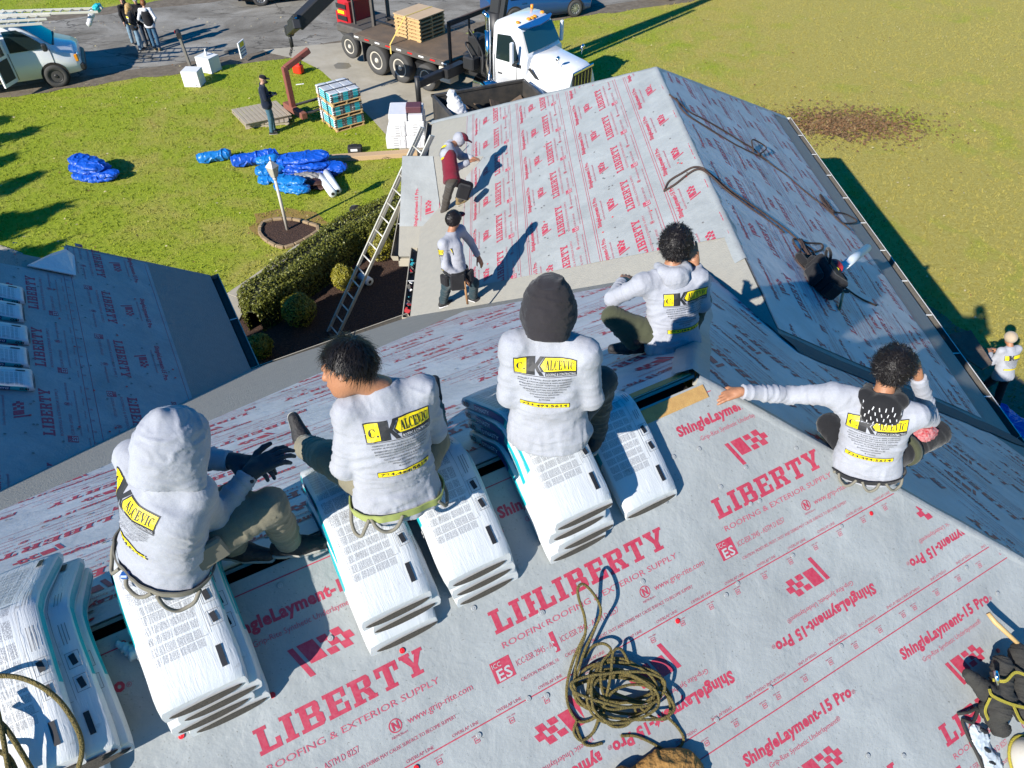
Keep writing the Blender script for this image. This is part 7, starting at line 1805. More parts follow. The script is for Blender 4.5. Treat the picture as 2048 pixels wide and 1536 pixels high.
S = SDF(.03); S.ell(RW @ Vector((.16, -.12, .27)), (.11, .09, .06), [RW.col[0], RW.col[1], RW.col[2]], amp=.01); sdf_obj('red_pouch', S, [mat('pouch_red', (.42, .02, .03), .7)], tb, .012)
mb = MB(); mb.tube(curve_pts([RW @ Vector(p) for p in ((.2, .0, .22), (.24, .1, .36), (.05, .16, .38), (.0, .08, .26))], 6), .018, 8); mb.build('handle', m_blackcl, tb)
mb = MB(); mb.tube(curve_pts([RW @ Vector(p) for p in ((-.05, -.02, .28), (.0, -.05, .30), (.03, -.02, .29), (-.02, .02, .29))], 5), .007, 6); mb.build('buckle', m_yel, tb)
roll(wr(1655, 560, .20), wr(1690, 535, .38), .055, 'small white roll standing in the black tool bag', None)
hm = empty('hammer', wr(1676, 600, .02), label='wooden handled hammer hanging out of the black tool bag', cat='hammer'); h0 = Vector((0, 0, 0)); h1 = wr(1675, 622, .03) - wr(1676, 600, .02); mb = MB(); mb.tube([-h1 * .3 + pWR.N * .06, h1], .016, 8); mb.build('handle', mat('hickory', (.36, .19, .08), .6), hm); mb = MB(); mb.box(-h1 * .35 + pWR.N * .07, (.13, .035, .035), ch=.006); mb.build('head', m_shingle, hm)
# ================================================================== VEHICLES
m_wpaint = mat('white_paint', (.76, .77, .78), .28, coat=.5); m_glass = mat('tinted_glass', (.012, .022, .024), .06, spec=.8); m_wsglass = mat('windscreen_glass', (.02, .065, .07), .05, spec=.9)
m_tyre = mat('tyre_rubber', (.055, .053, .050), .85, bump=(40, .4)); m_rim = mat('dusty_rim', (.52, .48, .40), .5); m_alurim = mat('alloy_rim', (.5, .5, .5), .3, metal=.8); m_steelbl = mat('black_steel', (.020, .020, .021), .5); m_chrome = mat('chrome', (.75, .75, .75), .12, metal=1.0)
m_rust = mat('rusty_deck', (.17, .115, .07), .8, bump=(8, .4, (1, 12, 1)), var=(2.2, .8, (.075, .060, .045))); m_amber = mat('amber_lamp', (.75, .28, .02), .3); m_redl = mat('red_lamp', (.55, .01, .015), .3); m_redp = mat('red_machine_paint', (.42, .015, .022), .4); m_bpaint = mat('blue_car_paint', (.012, .055, .16), .25, coat=.6); m_dpaint = mat('dark_car_paint', (.03, .03, .032), .3, coat=.5); m_dirt = mat('grimy_metal', (.06, .055, .05), .7, var=(6, .6, (.12, .1, .08)))
def wheel(parent, c, r, w, side, rim=None, spokes=0, dual=False):
    """side: unit vector outwards"""
    d = Vector(side).normalized(); C = Vector(c); mb = MB(); h = w / 2
    mb.lathe([(r * .60, -h), (r * .93, -h), (r, -h * .75), (r, h * .75), (r * .96, h * .95), (r * .62, h), (r * .58, h * .8)], C, d, 28); t = mb.build('wheel', m_tyre, parent)
    mb = MB(); mb.lathe([(r * .60, -h * .5), (r * .605, h * .93), (r * .53, h * .93), (r * .50, h * .45), (r * .30, h * .35), (r * .22, h * .75), (r * .13, h * .85), (r * .12, h * 1.0)], C, d, 24)
    u = d.orthogonal().normalized(); v = d.cross(u)
    for k in range(8 if not spokes else 0): a = 2 * math.pi * k / 8; mb.cyl(C + (u * math.cos(a) + v * math.sin(a)) * r * .37 + d * h * .3, C + (u * math.cos(a) + v * math.sin(a)) * r * .37 + d * h * .46, r * .035, 6)
    mb.build('rim', rim or m_rim, t)
    if spokes:
        mb = MB()
        for k in range(spokes): a = 2 * math.pi * k / spokes; p = u * math.cos(a) + v * math.sin(a); mb.bar(C + p * r * .1 + d * h * .85, C + p * r * .56 + d * h * .92, r * .10, .02, up=d)
        mb.build('spoke', rim or m_rim, t)['kind'] = 'stuff'
    return t
def lofted(st, ring):
    """body from stations: st list of (x, params) ; ring(params) -> list of (y, z)"""
    mb = MB(); n = None
    for x, p in st:
        pts = ring(*p); n = len(pts)
        for (y, z) in pts: mb.v.append(Vector((x, y, z)))
    for i in range(len(st) - 1):
        for k in range(n): mb.f.append([i * n + k, i * n + (k + 1) % n, (i + 1) * n + (k + 1) % n, (i + 1) * n + k]); mb.mi.append(0); mb.sm.append(True)
    mb.f.append(list(range(n))[::-1]); mb.f.append([(len(st) - 1) * n + k for k in range(n)]); mb.mi += [0, 0]; mb.sm += [False, False]; return mb
def rr_ring(w, z0, z1, r=.12, tw=None):
    """rounded box section; tw half width at the top"""
    tw = w if tw is None else tw
    return [(-w, z0), (-w, z0 + (z1 - z0) * .45), (-tw, z1 - r), (-tw + r * .35, z1 - r * .35), (-tw + r, z1), (tw - r, z1), (tw - r * .35, z1 - r * .35), (tw, z1 - r), (w, z0 + (z1 - z0) * .45), (w, z0)]
def arch_cut(o, cs, r, w=.5):
    """shade of the wheel arches painted as dark discs just proud of the sides"""
    pass
# ---------------- boom truck on the driveway; local x forward, y to its left
T0 = G(755.6, 150.8); TH = math.radians(-38)
tk = empty('boom_truck', T0, TH, 'white cab flatbed boom truck with a worn deck standing on the driveway', 'truck')
CY = 1.2
for x, r in ((0, .51), (1.15, .51), (2.38, .44)):
    for q in (-1, 1):
        y = CY + q * (CY - .17); wheel(tk, (x, y, r + (.0 if r > .5 else .02)), r, .34, (0, q, 0))
for q in (-1, 1): wheel(tk, (6.75, CY + q * 1.0, .51), .51, .30, (0, q, 0))
mb = MB(); mb.box((1.3, CY, 1.19), (4.5, 2.46, .10), ch=.01); dk = mb.build('deck', m_rust, tk)
mb = MB()
for q in (-1, 1): mb.box((1.3, CY + q * 1.235, 1.15), (4.5, .04, .16))
mb.build('deck_rail', m_dirt, tk)
for i in range(9): mb = MB(); mb.box((-.8 + i * .52, -.062, 1.17), (.22, .012, .045)); mb.build('reflector', m_redl if i % 2 else m_foam, tk)
mb = MB()
for x in (5.28, 6.16): mb.box((x, CY - 1.004, 1.42), (.014, .012, .85))
mb.build('door_gap', m_steelbl, tk)
mb = MB(); mb.box((3.3, CY - .42, .85), (8.4, .09, .30)); mb.box((3.3, CY + .42, .85), (8.4, .09, .30)); mb.box((1.0, CY, .6), (3.2, 1.7, .25)); mb.build('chassis_frame', m_steelbl, tk)
for q in (-1, 1): mb = MB(); mb.box((-.62, CY + q * 1.0, .72), (.02, .42, .75)); mb.build('mud_flap', m_tyre, tk)
# headboard
mb = MB(); 
for y in (.02, 2.38): mb.box((3.58, y, 1.85), (.08, .08, 1.25))
mb.box((3.58, CY, 2.42), (.08, 2.44, .14)); mb.box((3.58, 1.0, 1.9), (.05, .05, 1.0)); mb.box((3.58, CY + .6, 1.6), (.04, 1.1, .7)); mb.build('headboard', mat('rusty_steel', (.075, .045, .032), .8), tk)
# crane turret, boom rising out of the picture and back down over the lawn
mb = MB(); mb.box((4.25, CY, 1.15), (1.0, 1.6, .7), ch=.06); mb.box((4.2, CY - .5, 1.75), (.5, .5, .6), ch=.05); mb.box((4.3, CY - 1.0, 1.35), (.45, .35, .4), ch=.04); mb.cyl((4.35, CY + .25, 1.4), (4.35, CY + .25, 2.6), .28, 16); mb.build('crane_turret', m_steelbl, tk)
mb = MB(); mb.tube(curve_pts([(4.0, CY - .6, 1.9), (4.2, CY - .9, 2.3), (4.6, CY - .8, 1.7), (4.7, CY - .9, 1.1)], 6), .035, 6); mb.tube(curve_pts([(3.9, CY - .3, 1.6), (4.1, CY - 1.0, 1.9), (4.5, CY - 1.1, 1.5)], 6), .03, 6); mb.build('hydraulic_hose', m_steelbl, tk)
Mi = (Matrix.Translation(T0) @ Matrix.Rotation(TH, 4, 'Z')).inverted()
b0 = Vector((4.35, CY + .25, 2.4)); b1 = Vector((4.75, CY + .9, 7.6)); hook = Mi @ Vector((-6.78, 22.92, 1.95)); tip = Mi @ OP(578, 62, (-6.78, 22.92, 0), (0, 1, 0)); bmid = tip + (Mi @ G(655, -10, 6.2) - tip) * 1.0
mb = MB(); mb.bar(b0, b1, .34, .40, up=(1, 0, 0), ch=.04); mb.bar(b0 + Vector((.32, -.1, 0)), b1 + Vector((.3, -.1, -1)), .16, .16, up=(1, 0, 0)); mb.build('crane_mast', m_steelbl, tk)
dr_ = (bmid - tip).normalized(); far_ = tip + dr_ * 3.2
mb = MB(); mb.bar(tip + dr_ * .25, far_, .20, .24, ch=.02); mb.bar(far_ - dr_ * .2, b1, .30, .34, ch=.03); mb.bar(tip + dr_ * .5 + ZZ * .2, far_ + ZZ * .2, .08, .08); mb.build('crane_boom', m_steelbl, tk)
mb = MB(); mb.bar(tip + dr_ * .3 + ZZ * .13, far_ + ZZ * .14, .06, .02); mb.build('boom_stripe', m_chrome, tk)
mb = MB(); mb.box(tip + dr_ * .12, (.22, .22, .3), ch=.04); mb.cyl(tip - ZZ * .05, tip - ZZ * .45, .055, 8); mb.build('boom_tip', m_steelbl, tk)
L_ = (tip - ZZ * .45) - hook; n_ = max(3, int(L_.length / .085)); lk = None
for i in range(n_):
    if lk is None: q = MB(); q.tube([(.032 * math.cos(a), 0, .05 * math.sin(a)) for a in [2 * math.pi * k / 8 for k in range(8)]], .018, 5, closed=True); lk = q.mesh('chain_link', m_dirt)
    o = link('chain_link', lk, tk); o.location = hook + L_ * ((i + .5) / n_); o.rotation_euler = (0, 0, math.pi / 2 * (i % 2))
# outrigger beam and leg on the near side
mb = MB(); mb.bar((3.75, .1, 1.12), (3.75, -1.75, 1.12), .20, .24, ch=.02); mb.bar((3.86, .3, 1.12), (3.86, -.6, 1.12), .26, .30); ob = mb.build('outrigger_beam', m_steelbl, tk)
mb = MB(); mb.box((3.642, -1.1, 1.12), (.006, .55, .05)); mb.box((3.642, -.3, 1.12), (.006, .45, .05)); mb.build('yellow_stripe', m_yel, ob)
mb = MB(); mb.cyl((3.75, -1.75, 1.35), (3.75, -1.75, .55), .085, 12); mb.cyl((3.75, -1.75, .6), (3.75, -1.75, .02), .055, 12); mb.cyl((3.75, -1.75, .03), (3.75, -1.75, .0), .16, 12); mb.build('outrigger_leg', m_steelbl, tk)
# fuel tank, box, steps, exhaust
mb = MB(); mb.cyl((4.5, .30, .72), (5.7, .30, .72), .30, 18); mb.build('fuel_tank', m_chrome, tk); mb = MB(); mb.box((3.25, .25, .75), (.5, .45, .5), ch=.03); mb.build('tool_box', m_rim, tk)
mb = MB(); mb.cyl((5.0, .24, .9), (5.0, .24, 2.45), .095, 14); mb.tube(curve_pts([(5.0, .24, 2.4), (5.0, .24, 2.75), (4.96, .24, 2.88), (4.84, .24, 2.93)], 5), .075, 12); mb.build('exhaust_stack', m_chrome, tk)
# cab
st = [(5.16, (.94, 1.0, 2.72, .16, .86)), (5.3, (.98, .95, 2.78, .18, .88)), (5.75, (1.0, .95, 2.80, .2, .88)), (6.08, (1.0, .95, 2.72, .2, .84)), (6.14, (1.0, .95, 2.60, .16, .86)), (6.42, (1.0, .95, 1.98, .1, .93)), (6.5, (.98, .95, 1.92, .08, .90))]
mb = lofted(st, rr_ring); mb.v = [v + Vector((0, CY, 0)) for v in mb.v]; cabo = mb.build('cab', m_wpaint, tk)
st = [(6.40, (.96, .95, 1.93, .22, .80)), (6.8, (.98, 1.02, 1.90, .22, .70)), (7.3, (.94, 1.02, 1.84, .2, .62)), (7.75, (.82, .85, 1.76, .16, .58)), (7.92, (.72, .72, 1.68, .14, .55))]
mb = lofted(st, rr_ring); mb.v = [v + Vector((0, CY, 0)) for v in mb.v]; mb.build('hood', m_wpaint, tk)
for q in (-1, 1):
    mb = MB(); mb.lathe([(.62, -.02), (.70, .0), (.70, .16), (.60, .17)], (6.75, CY + q * .90, .55), (0, q, 0), 28); fd = mb.build('fender', m_wpaint, tk)
    mb = MB(); mb.cyl((6.75, CY + q * 1.075, .55), (6.75, CY + q * .99, .55), .585, 28); mb.build('arch_shade', m_shade, tk)  # dark disc stands in for the shade inside the truck's arch
    y = CY + q * .945
    mb = MB(); pts = [(5.36, 1.72), (5.36, 2.42), (5.84, 2.46), (6.02, 2.30), (6.24, 1.80), (6.1, 1.72)]
    mb.prism(pts, 0, .03, lambda a, b, t, q=q: (a, CY + q * (1.012 - (b - 1.70) * .135 + t), b)); mb.build('side_window', m_glass, tk)
    mb = MB(); mb.box((6.2, CY + q * 1.30, 2.12), (.10, .14, .62), ch=.03); mr = mb.build('mirror', m_wpaint, tk); mb = MB(); mb.bar((6.2, CY + q * .98, 1.8), (6.2, CY + q * 1.28, 1.85), .04, .04); mb.build('mirror_arm', m_steelbl, mr)
    mb = MB(); mb.box((6.15, CY + q * 1.006, 1.66), (.34, .02, .10)); mb.build('door_trim', m_steelbl, tk); mb = MB(); mb.box((5.50, CY + q * 1.008, 1.30), (.16, .02, .035)); mb.build('door_handle', m_steelbl, tk)
    mb = MB(); mb.prism([(6.55, 1.62), (6.85, 1.42), (7.02, 1.40), (6.88, 1.50), (6.62, 1.68)], 0, .02, lambda a, b, t, q=q: (a, CY + q * (.925 + (1.62 - b) * .16 + t), b)); mb.build('hood_vent', m_steelbl, tk)
    mb = MB(); mb.cyl((7.45, CY + q * .62, 1.83), (7.45, CY + q * .66, 2.02), .012, 6); mb.lathe([(.02, -.05), (.07, -.04), (.085, .02), (.03, .05)], (7.45, CY + q * .66, 2.05), (-1, 0, .2), 12); mb.build('hood_mirror', m_chrome, tk)
    mb = MB(); mb.box((7.70, CY + q * .80, 1.18), (.16, .22, .20), Matrix.Rotation(-q * .5, 3, 'Z'), ch=.05); mb.build('headlight', mat('lamp_glass', (.6, .62, .62), .1, spec=.8), tk)
# windscreen and visor
mb = MB(); ws = [(6.44, -.82, 2.02), (6.44, .82, 2.02), (6.165, .74, 2.57), (6.165, -.74, 2.57)]
mb.v = [Vector((x + .03, CY + y, z + .015)) for x, y, z in ws] + [Vector((x + .075, CY, z + .015)) for x, y, z in (ws[0], ws[2])]; mb.f = [[0, 4, 5, 3], [4, 1, 2, 5]]; mb.mi = [0, 0]; mb.sm = [True, True]; mb.build('windscreen', m_wsglass, tk)
mb = MB(); mb.prism([(-.84, 0), (-.5, .14), (0, .19), (.5, .14), (.84, 0), (.84, -.05), (-.84, -.05)], -.015, .015, lambda a, b, t: (6.12 + b, CY + a, 2.70 - b * .35 + t)); mb.build('visor', mat('blue_visor', (.01, .10, .30), .3), tk)
for y in (-.62, -.16, 0, .16, .62): mb = MB(); mb.lathe([(.075, 0), (.07, .03), (.03, .055)], (5.98 - abs(y) * .12, CY + y, 2.755), (.25, 0, 1), 10); mb.build('roof_lamp', m_amber, tk)
mb = MB(); mb.cyl((5.5, CY + .62, 2.78), (5.5, CY + .62, 2.92), .045, 10); mb.build('beacon', m_amber, tk)
mb = MB(); mb.box((7.925, CY, 1.16), (.04, 1.06, .92), ch=.02); gr_ = mb.build('grille', m_steelbl, tk)
for i in range(6): mb = MB(); mb.box((7.955, CY - .44 + i * .176, 1.16), (.03, .025, .86)); mb.build('grille_bar', m_chrome, gr_)
mb = MB(); mb.box((7.95, CY, 1.66), (.05, 1.12, .10), ch=.02); mb.build('grille_surround', m_chrome, tk); mb = MB(); mb.box((8.08, CY, .52), (.18, 2.1, .28), ch=.05); mb.build('bumper', m_chrome, tk)
# pallets on the deck, strapped
Mt = Matrix.Translation(T0) @ Matrix.Rotation(TH, 4, 'Z'); zt = 1.245; pb = None
for i in range(6):
    p = Mt @ Vector((.98, 1.36, zt)); lab = ['lowest new pallet', 'second new pallet', 'third new pallet', 'fourth new pallet', 'fifth new pallet', 'topmost new pallet'][i] + ' of the stack on the truck deck'
    if pb is None: pb = pallet(p, TH, lab, 'new pallets stacked on the truck deck', 1.2, 1.3, boards=6)
    else: c = copy_tree(pb); c.location = p; c['label'] = lab
    zt += .1225
e = empty('plywood_sheet', Mt @ Vector((.98, 1.36, zt)), TH, 'pale plywood halves lying on the pallet stack on the truck', 'plywood'); 
for q in (-1, 1): mb = MB(); mb.box((q * .31, 0, .009), (.60, 1.32, .018)); mb.build('panel', m_ply, e)
e = empty('cargo_strap', Mt @ Vector((.98, 1.36, 0)), TH, 'yellow strap over the pallet stack on the truck deck', 'strap'); mb = MB(); zz = zt + .025
mb.bar((0, -.68, zz), (0, .68, zz), .06, .006); mb.bar((0, -.68, zz), (-.1, -1.40, 1.27), .06, .006); mb.bar((-.1, -1.41, 1.28), (-.1, -1.42, .95), .06, .006); mb.build('webbing', mat('yellow_webbing', (.50, .38, .10), .8), e)
# ---------------- piggyback forklift hung on the truck's tail
fk = empty('forklift', Mt @ Vector((-2.1, 1.05, 0)), TH, 'red three wheeled forklift hung on the back of the truck', 'forklift')
mb = MB(); mb.box((-.35, .35, 1.45), (.75, 1.25, 1.0), ch=.10); mb.build('engine_cover', m_redp, fk); mb = MB(); mb.box((-.35, .35, 1.97), (.72, 1.15, .08), ch=.03); mb.box((-.6, -.26, 1.72), (.3, .06, .45), ch=.02); mb.build('grey_trim', mat('trim_grey2', (.10, .10, .10), .7), fk)
for z in (1.70, 1.30): mb = MB(); mb.box((-.30, -.285, z), (.5, .02, .16)); mb.build('vent', m_steelbl, fk)
mb = MB(); mb.box((-.32, -.29, 1.50), (.34, .02, .11), ch=.008); mb.build('yellow_plate', m_yel, fk)
wheel(fk, (.55, -.75, .62), .42, .26, (0, -1, 0)); wheel(fk, (.55, 1.6, .62), .42, .26, (0, 1, 0)); wheel(fk, (-1.0, .4, .75), .36, .25, (0, -1, 0))
mb = MB()
for y in (.1, .85): mb.box((.95, y, 1.75), (.12, .10, 1.75))
for y in (-.35, 1.3): mb.box((.45, y, 1.9), (.07, .07, 1.3))
mb.box((.95, .47, 2.5), (.10, .9, .14)); mb.box((.2, .47, 1.0), (1.4, 1.9, .3), ch=.05); mb.build('mast', m_dirt, fk)
for i in range(9): mb = MB(); mb.bar((.2 , -.1 + i * .16, 2.55), (.95, -.1 + i * .16, 2.48), .035, .05); mb.build('guard_bar', m_rim, fk)
for y in (.22, .75): mb = MB(); mb.box((1.35, y, 1.32), (.85, .10, .04)); mb.build('fork', m_steelbl, fk)
mb = MB(); mb.box((.98, .47, 2.3), (.04, .34, .14), ch=.01); mb.build('yellow_plate', m_yel, fk)
# ---------------- red C-hook pallet fork hanging from the boom
Fb = Vector((-7.02, 22.92, .30)); fd_ = Vector((.75, .66, 0)).normalized(); fs_ = Vector((fd_.y, -fd_.x, 0)); m_redf = mat('worn_red_fork', (.22, .05, .04), .7, var=(7, .6, (.20, .10, .06)))
pf = empty('crane_fork', Fb, label='worn red C shaped crane fork holding the strapped shingle stack', cat='crane fork')
mb = MB(); mb.bar((0, 0, 0), (0, 0, 1.33), .15, .18, up=fd_, ch=.02); mb.bar((0, 0, 1.27), fd_ * .92 + ZZ * 1.62, .14, .18, ch=.02); mb.build('frame', m_redf, pf)
mb = MB(); mb.bar(fs_ * -.50, fs_ * .72, .20, .20, ch=.02); mb.build('base_bar', mat('rust_red', (.20, .07, .045), .85), pf)
for q in (-.25, .55): mb = MB(); mb.bar(fs_ * q, fs_ * q + fd_ * 1.15 - ZZ * .02, .10, .05); mb.build('tine', m_dirt, pf)
# ---------------- white work van
V0 = G(122, 174); VH = math.atan2(RD.y, RD.x) + .04
van = empty('work_van', V0, VH, 'white work van with open side doors and ladders on its roof', 'van'); YC = 1.0
def vring(w, z0, z1, tw, zb): return [(-w, z0), (-w, zb - .35), (-w + .01, zb), (-tw, z1 - .10), (-tw + .10, z1), (tw - .10, z1), (tw, z1 - .10), (w - .01, zb), (w, zb - .35), (w, z0)]
st = [(-4.2, (.93, .42, 2.02, .78, 1.25)), (-4.0, (.98, .38, 2.08, .82, 1.25)), (-1.0, (.99, .36, 2.10, .82, 1.25)), (-.62, (.99, .36, 2.06, .80, 1.25)), (-.30, (.99, .36, 1.80, .82, 1.24)), (.22, (.99, .36, 1.30, .88, 1.20)), (.30, (.98, .38, 1.24, .86, 1.13)), (.75, (.94, .40, 1.10, .76, 1.0)), (.92, (.84, .42, 1.0, .68, .9))]
mb = lofted(st, vring); mb.v = [v + Vector((0, YC, 0)) for v in mb.v]; mb.build('body', m_wpaint, van)
mb = MB(); w4 = [(.20, -.80, 1.30), (.20, .80, 1.30), (-.60, .74, 2.03), (-.60, -.74, 2.03)]; mb.v = [Vector((x + .02, YC + y, z + .02)) for x, y, z in w4] + [Vector((x + .06, YC, z + .03)) for x, y, z in (w4[0], w4[2])]; mb.f = [[0, 4, 5, 3], [4, 1, 2, 5]]; mb.mi = [0, 0]; mb.sm = [True] * 2; mb.build('windscreen', m_glass, van)
mb = MB(); mb.bar((.24, YC - .7, 1.30), (.24, YC + .7, 1.30), .10, .04); mb.build('wiper_cowl', m_steelbl, van)
mb = MB(); mb.prism([(-1.05, 1.28), (-1.05, 1.92), (-.62, 1.92), (-.30, 1.68), (.10, 1.30)], 0, .02, lambda a, b, t: (a, YC - (1.0 - max(0, b - 1.25) * .19 + t), b)); mb.build('door_window', m_glass, van)
mb = MB()
for x in (-1.12, .12): mb.box((x, YC - .995, .85), (.015, .012, .85))
mb.build('door_gap', m_steelbl, van)
for x in (0.0, -3.4):
    for q in (-1, 1): wheel(van, (x, YC + q * .91, .37), .37, .24, (0, q, 0), rim=m_steelbl)
    mb = MB(); mb.cyl((x, YC - .996, .40), (x, YC - .9, .40), .43, 24); mb.build('arch_shade', m_shade, van)  # dark disc paints the shade behind the van wheel
mb = MB(); mb.box((.90, YC, .52), (.22, 1.8, .26), ch=.06); mb.build('bumper', m_steelbl, van); mb = MB(); mb.box((.84, YC - .74, .86), (.16, .26, .22), ch=.04); mb.build('headlight', mat('lamp_glass', (.6, .62, .62), .1, spec=.8), van); mb = MB(); mb.box((.78, YC - .88, .84), (.16, .10, .24), ch=.02); mb.build('turn_signal', m_amber, van)
mb = MB(); mb.box((.02, YC - 1.12, 1.36), (.16, .20, .24), ch=.04); mb.build('mirror', m_steelbl, van)
mb = MB(); mb.box((-1.95, YC - .985, 1.12), (1.5, .04, 1.40)); mb.build('interior_shade', m_shade, van)  # dark panel stands in for the unlit inside of the van
Rz = Matrix.Rotation(math.radians(-62), 3, 'Z'); hx = Vector((-1.18, YC - 1.0, 0)); dd_ = Rz @ Vector((-1, 0, 0)); dd_ = Vector((-.55, -.83, 0)); nn_ = Vector((-.83, .55, 0))
D3 = lambda a, b, t: hx + dd_ * a + ZZ * b + nn_ * t
mb = MB(); mb.prism([(0, .40), (.66, .40), (.66, 1.35), (.60, 1.90), (.08, 1.92), (0, 1.80)], -.03, .03, D3); dr1 = mb.build('side_door', m_wpaint, van)
mb = MB(); mb.prism([(.10, 1.28), (.56, 1.28), (.52, 1.78), (.12, 1.80)], -.036, .036, D3); mb.build('door_window', m_glass, dr1); mb = MB(); mb.prism([(.06, .52), (.60, .52), (.60, 1.18), (.06, 1.18)], -.04, .04, D3); mb.build('door_trim', mat('door_trim', (.05, .05, .045), .8), dr1)
for x in (-.95, -2.6): mb = MB(); mb.bar((x, YC - .85, 2.12), (x, YC + .85, 2.12), .05, .05); mb.bar((x, YC - .84, 2.02), (x, YC - .84, 2.46), .05, .05); mb.build('roof_rack', m_wpaint, van)
Mv = Matrix.Translation(V0) @ Matrix.Rotation(VH, 4, 'Z')
for (pa_, pb_, lb) in ((G(-140, 31, 2.3), G(200, 20, 2.3), 'long extension ladder on the van roof, teal rag on its tip'), (G(-140, 47, 2.26), G(97, 34, 2.26), 'shorter ladder on the van roof, middle one'), (G(-140, 58, 2.22), G(88, 43, 2.22), 'shorter ladder on the near edge of the van roof')):
    ladder(pa_, pb_, .40, (0, 1, 0), lb)
e = empty('rag', G(195, 15, 2.3), label='teal rag tied to the tip of the long ladder on the van', cat='rag'); S = SDF(.03); S.ell((0, 0, 0), (.13, .18, .12), amp=.03, freq=14); sdf_obj('cloth', S, [m_teal], e, .02)
e = empty('rag', G(190, 24, 2.15), label='white cloth hanging from the tip of the long ladder on the van', cat='rag'); S = SDF(.03); S.chain([(0, 0, .15), (-.08, -.15, -.05), (-.2, -.3, -.3)], [.05, .09, .07], amp=.02); sdf_obj('cloth', S, [m_white_cl], e, .02)
# ---------------- cars
def car(loc, rz, label, paint, rim):
    e = empty('parked_car', loc, rz, label, 'car'); 
    st = [(-2.3, (.60, .40, .85, .58, .75)), (-2.2, (.82, .28, .98, .70, .85)), (-1.5, (.89, .20, 1.08, .74, .92)), (-.9, (.90, .18, 1.36, .60, .92)), (-.2, (.90, .18, 1.45, .58, .90)), (.5, (.90, .18, 1.38, .58, .88)), (1.15, (.90, .18, 1.0, .72, .86)), (1.7, (.88, .20, .88, .70, .78)), (2.2, (.80, .26, .74, .62, .66)), (2.35, (.58, .36, .62, .50, .56))]
    mb = lofted(st, vring); mb.build('body', paint, e)
    for q in (-1, 1):
        mb = MB(); mb.prism([(-1.55, .96), (-.85, 1.32), (-.2, 1.39), (.42, 1.33), (1.0, .96)], 0, .02, lambda a, b, t, q=q: (a, q * (.905 - max(0, b - .92) * .68 + t), b)); mb.build('side_window', m_glass, e)
        for x in (-1.35, 1.42): wheel(e, (x, q * .83, .33), .33, .22, (0, q, 0), rim=rim, spokes=10); mb = MB(); mb.cyl((x, q * .905, .35), (x, q * .80, .35), .37, 24); mb.build('arch_shade', m_shade, e)  # shade round each wheel is painted as a dark disc
        mb = MB(); mb.box((-2.12, q * .70, .82), (.26, .26, .16), ch=.04); mb.build('tail_light', m_redl, e); mb = MB(); mb.box((2.12, q * .62, .62), (.3, .28, .13), ch=.04); mb.build('headlight', mat('lamp_glass', (.6, .62, .62), .1, spec=.8), e)
        for x in (-.05, ): mb = MB(); mb.box((x - .9, q * .915, .80), (.2, .02, .03)); mb.build('door_handle', paint, e)
    mb = MB(); mb.prism([(-.72, 0), (.72, 0), (.54, 1), (-.54, 1)], 0, .012, lambda a, b, t: (1.12 - b * .60 + t, a, .99 + b * .36 + .02)); mb.build('windscreen', m_glass, e); mb = MB(); mb.prism([(-.72, 0), (.72, 0), (.56, 1), (-.56, 1)], 0, .012, lambda a, b, t: (-1.52 + b * .60 - t, a, 1.08 + b * .28 + .01)); mb.build('rear_window', m_glass, e)
    return e
wc = G(1150, 34); rh = math.atan2(RD.y, RD.x)
car(wc - RD * 1.42 + RP * .92, rh, 'blue sedan parked on the road behind the truck cab', m_bpaint, m_alurim)
wc = G(535, 11); car(wc + RD * 1.2 + RP * .9, rh + math.pi, 'dark car at the top edge, only its near wheel showing left of the boom', m_dpaint, m_alurim)
wc = G(1345, 1); car(wc + RD * 1.42 + RP * .9, rh + math.pi, 'dark car at the top edge right of the blue sedan', m_dpaint, m_alurim)
# ---------------- black debris trailer behind the garage
A_, B_, C_ = G(864, 190, 1.46), G(998, 167, 1.46), G(1040, 196, 1.46); dx_ = (B_ - A_).normalized(); DC = A_ + dx_ * 1.47 + Vector((dx_.y, -dx_.x, 0)) * .92; DC.z = 0; DH = math.atan2(dx_.y, dx_.x)
dp = empty('dump_trailer', DC, DH, 'black open dump trailer with roofing debris beside the truck', 'trailer'); m_dump = mat('black_dump_steel', (.025, .027, .028), .5, var=(4, .6, (.09, .075, .06)))
for (c, s, n) in (((0, -.9, .95), (2.9, .05, .95), 'side_panel'), ((0, .9, .95), (2.9, .05, .95), 'side_panel'), ((-1.45, 0, .95), (.05, 1.8, .95), 'tailgate'), ((1.45, 0, .95), (.05, 1.8, .95), 'front_panel'), ((0, 0, .5), (2.9, 1.8, .06), 'floor')): mb = MB(); mb.box(c, s); mb.build(n, m_dump, dp)
for c, s in (((0, -.9, 1.44), (3.0, .10, .08)), ((0, .9, 1.44), (3.0, .10, .08)), ((-1.45, 0, 1.44), (.10, 1.9, .08)), ((1.45, 0, 1.44), (.10, 1.9, .08))): mb = MB(); mb.box(c, s, ch=.01); mb.build('top_rail', m_dump, dp)
for x in (-.4, .4):
    for q in (-1, 1): wheel(dp, (x, q * 1.05, .33), .33, .2, (0, q, 0))
rr = random.Random(5); mb = MB(); m_deb = mat('roof_debris', (.11, .075, .05), .95, bump=(10, 1), var=(4, .7, (.05, .04, .035)))
for i in range(90): mb.box((rr.uniform(-1.3, 1.3), rr.uniform(-.75, .75), rr.uniform(.6, 1.05)), (rr.uniform(.2, .6), rr.uniform(.15, .4), .03), Euler((rr.uniform(-.6, .6), rr.uniform(-.6, .6), rr.uniform(0, 3))).to_matrix())
e = empty('debris', Mt @ Vector((0, 0, 0)) * 0 + DC, DH, 'heap of torn brown roofing scraps in the dump trailer', 'debris'); mb.build('scrap', m_deb, e)['kind'] = 'stuff'
